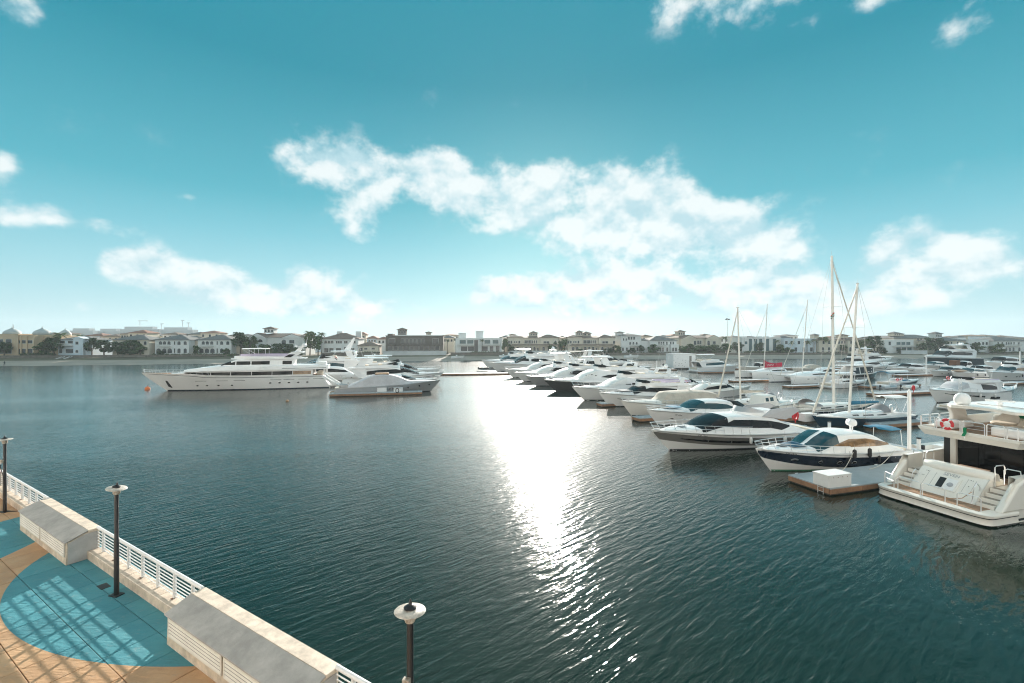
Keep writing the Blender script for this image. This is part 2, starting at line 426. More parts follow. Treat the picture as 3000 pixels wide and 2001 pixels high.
def vent_box(t0, t1, label):
    o = empty('vent_housing', q2w((t0 + t1) / 2, 0, DZ), QA, label, 'vent housing', 'louvred vent housings along the quay')
    Lb = t1 - t0; h = Lb / 2
    # body under the lid: profile in n, z
    prof = [(5.52, 0), (6.46, 0), (6.46, 1.00), (6.08, 0.99), (5.55, 0.79), (5.55, 0.77)]
    MB().prism([(-h, n, z) for n, z in prof], (Lb, 0, 0)).build('body', [m_stucco], o, bevel=0.01)
    MB().prism([(-h - 0.03, n, z) for n, z in [(5.47, 0.795), (6.12, 1.035), (6.12, 1.07), (5.47, 0.83)]], (Lb + 0.06, 0, 0)).build('sloping_lid', m_cap, o, bevel=0.008)
    MB().prism([(-h - 0.04, n, z) for n, z in [(6.123, 1.0), (6.50, 1.0), (6.50, 1.066), (6.123, 1.076)]], (Lb + 0.08, 0, 0)).build('coping', m_stone, o, bevel=0.01)
    MB().prism([(h + 0.003, n, z) for n, z in [(5.57, 0.02), (6.40, 0.02), (6.40, 0.95), (6.06, 0.95), (5.57, 0.76)]], (0.012, 0, 0)).build('end_panel', m_render, o)
    n_p = 2
    for k in range(n_p):
        x0 = -h + 0.16 + k * (Lb - 0.16) / n_p; x1 = x0 + (Lb - 0.32) / n_p - 0.10
        f = MB()
        f.box(((x0 + x1) / 2, 5.512, 0.29), (x1 - x0 + 0.08, 0.03, 0.04)); f.box(((x0 + x1) / 2, 5.512, 0.735), (x1 - x0 + 0.08, 0.03, 0.04))
        f.box((x0 - 0.02, 5.512, 0.51), (0.04, 0.03, 0.42)); f.box((x1 + 0.02, 5.512, 0.51), (0.04, 0.03, 0.42))
        fr = f.build('louvre_frame', m_louvre, o)
        MB().box(((x0 + x1) / 2, 5.519, 0.51), (x1 - x0, 0.008, 0.40)).build('vent_opening', m_pole, fr)
        sl = None
        for q in range(5):
            z = 0.345 + q * 0.088
            if sl is None:
                sl = MB().prism([(x0, 5.516, z + 0.014), (x0, 5.488, z - 0.026), (x0, 5.493, z - 0.031), (x0, 5.516, z + 0.006)], (x1 - x0, 0, 0)).build('louvre_slat', m_louvre, fr)
                z_first = z
            else:
                c_ = sl.copy(); C.objects.link(c_); c_.location = (0, 0, z - z_first)
PER = 13.84
vent_box(-28.10, -22.26, 'long cream vent housing with two louvre panels, between the railing and the far lamp')
vent_box(-14.26, -8.42, 'nearest cream vent housing with louvres, at the bottom of the picture')
vent_box(-28.10 - PER, -22.26 - PER, 'cream vent housing cut by the left edge behind the far lamp')
for t0, t1, where in ((-22.26, -14.26, 'between the two nearest vent housings'), (-36.1, -28.10, 'beyond the far vent housing at the left edge'), (-8.42, 3.5, 'beyond the nearest vent housing, bottom edge')):
    plinth(t0 + 0.01, t1 - 0.01, where); railing(t0 + 0.02, t1 - 0.02, where)

def lamp(t, n, label, tilt=0.0, box_z=None, cable=False, az=0.0):
    o = empty('street_lamp', q2w(t, n, DZ), QA + 0.3, label, 'street lamp', 'black lamp posts on the promenade')
    MB().box((0, 0, 0.015), (0.34, 0.26, 0.03)).build('base_plate', m_pole, o, bevel=0.005)
    MB().lathe([(0.07, 0.03), (0.07, 1.75), (0.058, 1.78), (0.058, 3.25)], n=12).build('pole', m_pole, o, smooth=True)
    hd = MB().lathe([(0.085, 3.22), (0.10, 3.26), (0.10, 3.36), (0.06, 3.38), (0.06, 3.47)], n=16).build('lamp_head', m_steelw, o, smooth=True)
    T = Matrix.Translation((0, 0, 3.42)) @ Matrix.Rotation(az, 4, 'Z') @ Matrix.Rotation(tilt, 4, 'X')
    MB().lathe([(0.08, 0.03), (0.18, 0.015), (0.272, -0.010), (0.277, -0.017), (0.272, -0.024), (0.18, -0.004), (0.08, 0.0)], n=28, M=T).build('reflector_disc', m_lampglass, o, smooth=True)
    MB().lathe([(0.11, 0.03), (0.115, 0.05), (0.06, 0.09), (0.03, 0.10), (0.025, 0.15), (0.004, 0.19)], n=12, M=T).build('finial', m_pole, o, smooth=True)
    if box_z:
        jb = MB().box((-0.02, -0.10, box_z), (0.13, 0.09, 0.16)).build('junction_box', m_steelw, o, bevel=0.008)
        MB().lathe([(0.04, 0), (0.04, 0.08)], c=(-0.02, -0.15, box_z - 0.12), n=10).build('conduit_gland', m_louvre, jb)
        MB().tube([(-0.02, -0.15, box_z - 0.11), (0.02, -0.16, box_z - 0.3), (0.08, -0.11, box_z - 0.6), (0.085, -0.05, box_z - 1.1), (0.085, -0.03, 0.02)], 0.018, 6).build('cable', m_pole, o, smooth=True)
    if cable: MB().tube([(0.10, 0, 0.03), (0.5, 0.15, 0.03), (0.85, 0.42, 0.035), (0.92, 0.58, 0.12), (0.93, 0.62, 0.33), (1.1, 0.8, 0.33)], 0.016, 6).build('ground_cable', m_pole, o, smooth=True)
    return o
lamp(-18.35, 5.74, 'black lamp post with a flat disc head standing on the blue paint', tilt=R(9), az=R(100))
lamp(-31.6, 5.72, 'black lamp post at the left edge with a junction box halfway up', tilt=R(3), box_z=2.4, cable=True)
lamp(-5.72, 5.87, 'near lamp post cut by the bottom edge, seen from above with a round scratched disc', tilt=R(-4), box_z=2.2)
o = MB().box((0, 0, 0.004), (0.42, 0.26, 0.012)).build('floor_hatch', m_pole, loc=q2w(-19.35, 5.72, DZ), rz=QA); tag(o, 'dark metal floor hatch beside the lamp post on the blue paint', 'hatch')
# ------------------------------------------------------------------ boat toolkit (local x from stern to bow, z from the waterline)
m_gel = mat('white_gelcoat', (0.84, 0.84, 0.835), 0.22, var=0.03, vscale=0.6, coat=0.3)
m_gel2 = mat('off_white_gelcoat', (0.80, 0.775, 0.725), 0.28, var=0.05, vscale=0.5, coat=0.2)
m_ivory = mat('ivory_gelcoat', (0.82, 0.79, 0.73), 0.25, var=0.04, vscale=0.4, coat=0.3)
m_deckw = mat('non_slip_deck', (0.70, 0.70, 0.68), 0.6, var=0.06, vscale=1.5)
m_navy = mat('navy_gelcoat', (0.012, 0.022, 0.042), 0.14, coat=0.6, var=0.1)
m_navy2 = mat('blue_hull_paint', (0.012, 0.045, 0.075), 0.2, coat=0.4, var=0.1)
m_greyhull = mat('warm_grey_gelcoat', (0.17, 0.165, 0.155), 0.2, coat=0.5, var=0.05)
m_darkhull = mat('charcoal_gelcoat', (0.045, 0.045, 0.045), 0.2, coat=0.4, var=0.1)
m_silver = mat('silver_gelcoat', (0.42, 0.42, 0.43), 0.3, metal=0.2, coat=0.3, var=0.05)
m_cover = mat('grey_boat_cover', (0.52, 0.52, 0.54), 0.75, var=0.12, vscale=1.2, bump=0.4, bscale=4)
m_beige_cover = mat('beige_canvas', (0.52, 0.47, 0.40), 0.85, var=0.15, vscale=1.5, bump=0.6, bscale=3)
m_glass = mat('black_tinted_glass', (0.004, 0.005, 0.006), 0.07, spec=0.22)
m_tglass = mat('teal_tinted_glass', (0.008, 0.05, 0.065), 0.05, spec=0.4)
m_brglass = mat('bronze_glass', (0.30, 0.18, 0.09), 0.08, spec=0.6, var=0.5, vscale=1.5)
m_blackt = mat('black_trim', (0.015, 0.015, 0.016), 0.5)
m_teak = mat('teak_planking', (0.33, 0.20, 0.12), 0.65, var=0.3, vscale=3)
m_teakg = mat('weathered_teak', (0.30, 0.26, 0.21), 0.75, var=0.25, vscale=3)
m_anti = mat('antifouling', (0.02, 0.025, 0.03), 0.7, var=0.3)
m_slime = mat('green_waterline_paint', (0.05, 0.22, 0.12), 0.6, var=0.3)
m_bluec = mat('blue_canvas', (0.02, 0.10, 0.17), 0.8, var=0.15, bump=0.4, bscale=5)
m_bluec2 = mat('bright_blue_canvas', (0.02, 0.17, 0.28), 0.8, var=0.15, bump=0.4, bscale=5)
m_navyc = mat('dark_teal_canvas', (0.008, 0.035, 0.05), 0.8, var=0.2, bump=0.4, bscale=5)
m_redc = mat('red_sail_cover', (0.45, 0.015, 0.05), 0.8, var=0.2, vscale=1.2, bump=0.5, bscale=3)
m_red = mat('red_ring_paint', (0.62, 0.03, 0.04), 0.45, var=0.15, vscale=4)
m_orange = mat('orange_buoy', (0.65, 0.16, 0.03), 0.5)
m_green = mat('green_cloth', (0.0, 0.20, 0.08), 0.8)
m_whitec = mat('white_cloth', (0.78, 0.78, 0.76), 0.8, var=0.05)
m_black = mat('black_rubber', (0.012, 0.012, 0.013), 0.6)
m_alu = mat('mast_aluminium', (0.74, 0.72, 0.67), 0.38, metal=0.25, var=0.06)
m_sail = mat('furled_sail', (0.66, 0.62, 0.54), 0.85, var=0.12, bump=0.3, bscale=8)
m_wire = mat('rigging_wire', (0.34, 0.33, 0.32), 0.4, metal=0.6)
m_cush = mat('cream_cushions', (0.66, 0.60, 0.50), 0.85, var=0.08)
m_lilac = mat('lilac_windbreak', (0.55, 0.48, 0.62), 0.7, var=0.1)
m_tan = mat('tan_leather', (0.42, 0.24, 0.12), 0.6, var=0.2)
m_greyc = mat('grey_cushions', (0.25, 0.25, 0.26), 0.8)

AX = Vector((0.957, 0.290, 0))            # berths run this way, towards the right and away
HL, HR = math.atan2(-AX.y, -AX.x), math.atan2(AX.y, AX.x)

def cl(x, a=0.0, b=1.0): return max(a, min(b, x))
class Hull:
    def __init__(s, L, B, z0, z1, dr=0.5, rake=None, tr=0.0, sm=0.42, pw=2.3, smw=0.15, pww=1.7, fl=0.86, shp=1.8, mid=0.0):
        s.L, s.B, s.z0, s.z1, s.dr, s.tr = L, B, z0, z1, dr, tr
        s.rake = L * 0.13 if rake is None else rake
        s.sm, s.pw, s.smw, s.pww, s.fl, s.shp, s.mid = sm, pw, smw, pww, fl, shp, mid
    def sheer(s, u): return s.z0 + (s.z1 - s.z0) * u ** s.shp + s.mid * math.sin(math.pi * u)
    def xe(s, z): return s.L - s.rake * (1 - cl((z + s.dr) / (s.z1 + s.dr))) ** 1.1
    def xs(s, z): return s.tr * cl(z / s.z0, 0, 1.2)
    def uz(s, u, z):
        u = cl(u); xs = s.xs(z); x = xs + u * (s.xe(z) - xs)
        w = cl((z + s.dr) / (s.sheer(u) + s.dr), 0, 1.2) ** 0.9
        pd = (1 - (max(0, u - s.sm) / (1 - s.sm)) ** s.pw) * (0.93 + 0.07 * min(1, u / 0.3))
        pq = 1 - (max(0, u - s.smw) / (1 - s.smw)) ** s.pww
        return Vector((x, s.B / 2 * (pq * s.fl * (1 - w) + pd * w), z))
    def P(s, u, v): return s.uz(u, -s.dr + v * (s.sheer(u) + s.dr))
    def at(s, x, z):
        xs = s.xs(z); return s.uz((x - xs) / (s.xe(z) - xs), z)
    def u_of(s, x): return cl(x / s.L)
    def us(s, n=26): return [1 - (1 - i / n) ** 1.5 for i in range(n + 1)]
    def mesh(s):
        b = MB(); us = s.us(); vs = lin(0, 1, 8)
        for sg in (1, -1):
            b.grid(lambda u, v: (lambda p: Vector((p.x, p.y * sg, p.z)))(s.P(u, v)), us, vs, flip=(sg < 0))
        b.grid(lambda v, y: (lambda p: Vector((p.x, p.y * y, p.z)))(s.P(0, v)), vs, lin(-1, 1, 3))
        return b
    def deck(s, u0, u1, dz=-0.04, inset=0.0, cam=0.04):
        b = MB()
        def f(u, y):
            p = s.P(u, 1); return Vector((p.x, max(0.001, p.y - inset) * y, p.z + dz + cam * s.B / 4 * (1 - y * y)))
        b.grid(f, [u for u in lin(u0, u1, 22)], lin(-1, 1, 7))
        return b
class Loft:
    def __init__(s, st, c=0.14, cam=0.06, bulge=0.03):
        s.st = st; s.xsn = [t[0] for t in st]; s.c, s.cam, s.bulge = c, cam, bulge; n = len(st)
        s.sl = []
        for k in range(1, 5):
            d = [(st[i + 1][k] - st[i][k]) / (st[i + 1][0] - st[i][0]) for i in range(n - 1)]
            m = [d[0]] + [0 if d[i - 1] * d[i] <= 0 else 2 * d[i - 1] * d[i] / (d[i - 1] + d[i]) for i in range(1, n - 1)] + [d[-1]]
            s.sl.append(m)
    def val(s, x):
        x = cl(x, s.xsn[0], s.xsn[-1]); i = 0
        while i < len(s.xsn) - 2 and x > s.xsn[i + 1]: i += 1
        h = s.xsn[i + 1] - s.xsn[i]; t = (x - s.xsn[i]) / h; o = []
        for k in range(1, 5):
            a, b_, ma, mb_ = s.st[i][k], s.st[i + 1][k], s.sl[k - 1][i] * h, s.sl[k - 1][i + 1] * h
            o.append((2*t**3-3*t*t+1)*a + (t**3-2*t*t+t)*ma + (-2*t**3+3*t*t)*b_ + (t**3-t*t)*mb_)
        return o
    def P(s, x, v):
        zb, zt, wb, wt = s.val(x); h = max(zt - zb, 0.001); c = min(s.c, h * 0.45, wt * 0.6)
        if v <= 0.6:
            t = v / 0.6; return Vector((x, wb + (wt - wb) * t + min(s.bulge, h * 0.1) * math.sin(math.pi * t), zb + (h - c) * t))
        if v <= 0.8:
            t = (v - 0.6) / 0.2; return Vector((x, wt - c * t * t, zt - c * (1 - t) ** 2))
        t = (v - 0.8) / 0.2; return Vector((x, (wt - c) * (1 - t), zt + s.cam * wt * (2 * t - t * t)))
    def at(s, x, z):
        a, b_ = 0.0, 0.8
        for _ in range(22):
            m = (a + b_) / 2
            if s.P(x, m).z < z: a = m
            else: b_ = m
        return s.P(x, (a + b_) / 2)
    def xs_(s, n=4):
        o = []
        for i in range(len(s.xsn) - 1): o += lin(s.xsn[i], s.xsn[i + 1], n + 1)[:-1]
        return o + [s.xsn[-1]]
    def mesh(s, n=4, caps=True):
        b = MB(); xs = s.xs_(n); vs = [0, 0.2, 0.4, 0.6, 0.66, 0.73, 0.8, 0.9, 1.0]
        for sg in (1, -1): b.grid(lambda x, v: (lambda p: Vector((p.x, p.y * sg, p.z)))(s.P(x, v)), xs, vs, flip=(sg < 0))
        if caps:
            for x in (xs[0], xs[-1]):
                a = [s.P(x, v) for v in vs]
                b.add(a + [Vector((p.x, -p.y, p.z)) for p in a[::-1][1:]], [tuple(range(2 * len(vs) - 1))])
        return b
def nrm(f, a, b_, e=0.02):
    d = (f(a + e, b_) - f(a - e, b_)).cross(f(a, b_ + e) - f(a, b_ - e))
    if d.length < 1e-9: return Vector((0, 1, 0))
    d.normalize()
    if d.y < 0: d = -d
    return d
def strip(surf, pts, off=0.015, side=1, n=5, m=3):
    """a pane, stripe or panel following the side of a hull or house between (x, low, high) stations"""
    b = MB(); P2 = []
    for i in range(len(pts) - 1):
        for t in lin(0, 1, n + 1)[:-1]: P2.append([pts[i][k] + (pts[i + 1][k] - pts[i][k]) * t for k in range(3)])
    P2.append(list(pts[-1]))
    def f(i, j):
        x, lo, hi = P2[int(i)]; z = lo + (hi - lo) * j
        if hasattr(surf, 'xe'): x = min(x, surf.xe(z) - 0.03)
        p = surf.at(x, z) + nrm(surf.at, x, z) * off
        return Vector((p.x, p.y * side, p.z))
    b.grid(f, list(range(len(P2))), lin(0, 1, m + 1), flip=side < 0)
    return b
def both(surf, pts, name, m, parent, off=0.015, sides=(1, -1), n=5, mm=3, smooth=True):
    return [strip(surf, pts, off, sd, n, mm).build(name, m, parent, smooth=smooth) for sd in sides]
def oval(surf, x, z, rx, rz_, name, m, parent, off=0.02, sides=(1, -1), rim=None):
    for sd in sides:
        def ring(k, e): return [(lambda p, q: Vector((p.x, p.y * sd, p.z)) + Vector((q.x, q.y * sd, q.z)) * e)(surf.at(x + k * rx * math.cos(t), z + k * rz_ * math.sin(t)), nrm(surf.at, x, z)) for t in [2 * math.pi * i / 12 for i in range(12)]]
        o = MB().add(ring(1, off), [tuple(range(12))[::sd]]).build(name, m, parent)
        if rim: MB().add(ring(1.25, off * 0.6) + ring(1.0, off * 1.3), [(i, (i + 1) % 12, 12 + (i + 1) % 12, 12 + i) for i in range(12)]).build('rim', rim, o)
def shield(loft, xa, xb, va, vb, name, m, parent, off=0.015, nx=7, nv=8, split=0.0):
    """windscreen wrapping over the front of a house; split > 0 leaves a centre post"""
    f = lambda x, v: loft.P(x, v)
    if split:
        for sd in (1, -1):
            b = MB()
            def g(x, v):
                p = f(x, v) + nrm2(f, x, v) * off; return Vector((p.x, p.y * sd, p.z))
            b.grid(g, lin(xa, xb, nx), lin(va, 1 - split, nv), flip=sd < 0); b.build(name, m, parent, smooth=True)
    else:
        b = MB()
        def g(x, w):
            sd = 1 if w >= 0 else -1; v = 1 - abs(w) * (1 - va)
            p = f(x, v) + nrm2(f, x, v) * off; return Vector((p.x, p.y * sd, p.z))
        b.grid(g, lin(xa, xb, nx), lin(-1, 1, 2 * nv - 1)); b.build(name, m, parent, smooth=True)
def nrm2(f, x, v):
    d = (f(x + 0.01, v) - f(x - 0.01, v)).cross(f(x, min(1, v + 0.01)) - f(x, v - 0.01))
    if d.length < 1e-9: return Vector((0, 0, 1))
    d.normalize(); return d if d.z > 0 or (abs(d.z) < 0.05 and d.y > 0) else -d
def guard(root, hull, u0, u1, h, n=8, inset=0.08, name='guard_rail', r=0.025, mid=True, lead=0.0, sides=(1, -1)):
    pts = []
    for u in lin(u0, u1, max(n * 2, 4)):
        p = hull.P(u, 1); pts.append(Vector((p.x, max(0, p.y - inset), p.z)))
    if len(sides) == 2 and u1 > 0.97:          # one pulpit loop round the bow
        rl = [p + Vector((lead * (i / len(pts)) ** 2, 0, h)) for i, p in enumerate(pts)]
        loop = rl + [Vector((p.x, -p.y, p.z)) for p in rl[::-1]]
        g = MB().tube(loop, r, 5).build(name, m_chrome, root, smooth=True)
        if mid:
            rm = [p + Vector((lead * 0.6 * (i / len(pts)) ** 2, 0, h * 0.52)) for i, p in enumerate(pts)][len(pts) // 3:]
            MB().tube(rm + [Vector((p.x, -p.y, p.z)) for p in rm[::-1]], r * 0.8, 4).build('mid_rail', m_chrome, g, smooth=True)
    else:
        g = None
        for sd in sides:
            gg = MB().tube([Vector((p.x, p.y * sd, p.z + h)) for p in pts], r, 5).build(name, m_chrome, root, smooth=True); g = g or gg
    for sd in sides:
        for i in range(n):
            k = int((i + 0.5) * len(pts) / n); p = pts[k]; a = (k / len(pts)) ** 2 * lead
            MB().tube([Vector((p.x - 0.12, p.y * sd, p.z)), Vector((p.x + a, p.y * sd, p.z + h))], r * 0.85, 4).build('stanchion', m_chrome, g)
def dome(root, c, r, name='satellite_dome', m=None, foot=True):
    o = MB().lathe([(r * 0.72, 0), (r * 0.92, r * 0.2), (r, r * 0.6), (r * 0.95, r * 1.0), (r * 0.75, r * 1.4), (r * 0.4, r * 1.65), (0.01, r * 1.72)], c=c, n=14).build(name, m or m_gel, root, smooth=True)
    if foot: MB().lathe([(r * 0.3, -0.25 * r), (r * 0.3, 0)], c=c, n=8).build('pedestal', m or m_gel, o)
    return o
def radar(root, c, L=1.3, m=None):
    o = MB().lathe([(0.14, 0), (0.16, 0.1), (0.12, 0.22)], c=c, n=10).build('radar', m or m_gel, root, smooth=True)
    MB().box((c[0], c[1], c[2] + 0.29), (0.12, L, 0.11), rz=0.5).build('scanner', m or m_gel, o, bevel=0.03)
def fender(root, p, r=0.13, h=0.55, m=None):
    o = MB().lathe([(0.03, 0), (r * 0.8, 0.06), (r, 0.15), (r, h - 0.15), (r * 0.8, h - 0.06), (0.03, h)], c=p, n=10).build('fender', m or m_black, root, smooth=True)
    MB().tube([Vector(p) + Vector((0, 0, h)), Vector(p) + Vector((0, -0.05 if p[1] > 0 else 0.05, h + 0.45))], 0.012, 4).build('line', m_wire, o)
def flag(root, p, h=1.4, cols=None, lean=-0.5, w=0.75):
    st = MB().tube([p, Vector(p) + Vector((lean, 0, h))], 0.02, 5).build('flag_staff', m_gel, root)
    c = cols or [m_red]; b = MB(); P0 = Vector(p) + Vector((lean, 0, h))
    for i in range(len(c)):
        for j in range(5):
            a0, a1 = j / 5, (j + 1) / 5; z0, z1 = -0.55 * i / len(c), -0.55 * (i + 1) / len(c)
            q = lambda a, z: P0 + Vector((-w * a * 0.55, 0.10 * math.sin(a * 6), z - 0.45 * a))
            b.add([q(a0, z0), q(a1, z0), q(a1, z1), q(a0, z1)], [(0, 1, 2, 3)], i)
    b.build('flag', c, st)
def ring(name, loc, rot, label, r=0.36, t=0.09):
    o = empty(name, loc, 0, label, 'lifebuoy', 'red life rings round the marina'); o.rotation_euler = rot
    b = MB(); pr = [(r + t * math.cos(a), t * math.sin(a)) for a in [2 * math.pi * i / 8 for i in range(9)]]
    for k in range(8):
        p0, p1 = k / 8 * 2 * math.pi, (k + 0.78) / 8 * 2 * math.pi
    def f(a, c_): return Vector(((r + t * math.cos(c_)) * math.cos(a), (r + t * math.cos(c_)) * math.sin(a), t * math.sin(c_)))
    b.grid(f, lin(0, 2 * math.pi, 25), lin(0, 2 * math.pi, 9)); b.build('ring', m_red, o, smooth=True)
    for k in range(4):
        a = k * math.pi / 2 + 0.4
        g2 = MB(); t2 = t * 1.06
        g2.grid(lambda a_, c_: Vector(((r + t2 * math.cos(c_)) * math.cos(a_), (r + t2 * math.cos(c_)) * math.sin(a_), t2 * math.sin(c_))), lin(a, a + 0.28, 4), lin(0, 2 * math.pi, 9))
        g2.build('band', m_whitec, o, smooth=True)
    return o

class Boat:
    """a moored boat: root empty at the stern on the waterline"""
    def __init__(s, name, label, cat, bow, hd, L, group=None, stern=None):
        # bow: photo pixel of the stem at the waterline (or stern: of the transom), hd: heading
        s.d = Vector((math.cos(hd), math.sin(hd), 0))
        if bow is not None:
            p = gp(*bow); p = p - s.d * L
        else: p = gp(*stern)
        s.o = p; s.hd = hd; s.L = L
        s.root = empty(name, p, hd, label, cat, group)
    def l(s, px, py, off=0.0):
        """photo pixel -> (x, z) in the vertical fore-and-aft plane, off metres to port of the centreline"""
        nv = Vector((-s.d.y, s.d.x, 0)); o = s.o + nv * off; k = (px - CX) / FP
        x = (k * o.y - o.x) / (s.d.x - k * s.d.y)
        return x, CZ - (py - HY) / FP * (o.y + s.d.y * x)
# ------------------------------------------------------------------ boat kinds
def slab(root, name, x0, x1, w, z, th, m, nose=0.35, cam=0.06, tail=0.1):
    """rounded roof panel"""
    b = MB(); n = 14
    def hw(t): return w / 2 * (1 - max(0, (t - (1 - nose)) / nose) ** 2.6 * 0.75) * (1 - max(0, (tail - t) / max(tail, 1e-6)) ** 2 * 0.25)
    for sgn, zz in ((1, th), (-1, 0.0)):
        b.grid(lambda t, y: Vector((x0 + (x1 - x0) * t, hw(t) * y, z + zz + cam * w * (1 - y * y) * 0.5 - (0.10 * th * (2 * t - 1) ** 2))), lin(0, 1, n), lin(-1, 1, 7), flip=(sgn < 0))
    e = []
    top = lambda t, y, zz: Vector((x0 + (x1 - x0) * t, hw(t) * y, z + zz - (0.10 * th * (2 * t - 1) ** 2)))
    for y in (-1, 1): b.grid(lambda t, q: top(t, y, th * q), lin(0, 1, n), (0, 1), flip=(y > 0))
    for t in (0, 1): b.grid(lambda y, q: top(t, y, th * q) + Vector((0, 0, cam * w * (1 - y * y) * 0.5)), lin(-1, 1, 7), (0, 1), flip=(t < 1))
    return b.build(name, m, root, smooth=True)
def coaming(root, name, x0, x1, w, z, h0, h1, m, th=0.09, nose=0.4, slope=0.25):
    """open-topped wall round a flybridge: aft height h0, forward height h1, the front leaning aft"""
    def plan(t):      # t 0..1 from port aft round the bow to starboard aft
        a = 2 * t - 1; s = 1 - abs(a) ** 1.0
        xl = x0 + (x1 - x0) * min(1, s * 1.45) ** 0.85
        fr = max(0, (xl - (x0 + (1 - nose) * (x1 - x0))) / (nose * (x1 - x0)))
        y = math.copysign(w / 2 * math.sqrt(max(0, 1 - fr ** 2.2)) if s * 1.45 < 1 else 0, -a)
        return xl, y, (xl - x0) / (x1 - x0)
    pts = []
    n = 14
    for i in range(n + 1):
        xl = x0 + (x1 - x0) * (1 - (1 - i / n) ** 1.6); fr = max(0, (xl - (x0 + (1 - nose) * (x1 - x0))) / (nose * (x1 - x0)))
        pts.append((xl, w / 2 * math.sqrt(max(0, 1 - fr ** 2.4)), (xl - x0) / (x1 - x0)))
    full = pts + [(x, -y, s) for x, y, s in pts[::-1][1:]]
    b = MB(); prof = [(0, 0.0), (1, 0.0), (1, th), (0, th)]
    cx = x0
    def f(i, j):
        x, y, s = full[int(i)]; hh, ins = [(0, 0), (1, 0), (1, 1), (0, 1)][int(j)]
        h = h0 + (h1 - h0) * min(1, s * 1.3) ** 1.2
        k = 1 - (ins * th * 2 / w); lean = slope * h * hh * max(0, s - 0.3)
        return Vector((x - lean - ins * th * (s > 0.8), y * k * (1 - 0.04 * hh), z + h * hh))
    b.grid(f, list(range(len(full))), [0, 1, 2, 3])
    return b.build(name, m, root, smooth=True, angle=50)
def arch(root, name, x, w, z, h, lean, m, wide=0.55, th=0.10, top=True):
    o = MB().box((x + lean, 0, z + h - 0.03), (wide * 0.75, w * 0.84, 0.12)).build(name, m, root, bevel=0.03)
    for sd in (1, -1):
        MB().prism([(x - wide / 2, sd * w / 2, z), (x + wide / 2, sd * w / 2, z), (x + lean + wide * 0.32, sd * w * 0.40, z + h), (x + lean - wide * 0.32, sd * w * 0.40, z + h)], (0, -sd * th, 0)).build('arch_leg', m, o, bevel=0.02)
    return o
def props(root, pts, r=0.022, m=None, name='support'):
    for a, b_ in pts: MB().tube([a, b_], r, 5).build(name, m or m_chrome, root)

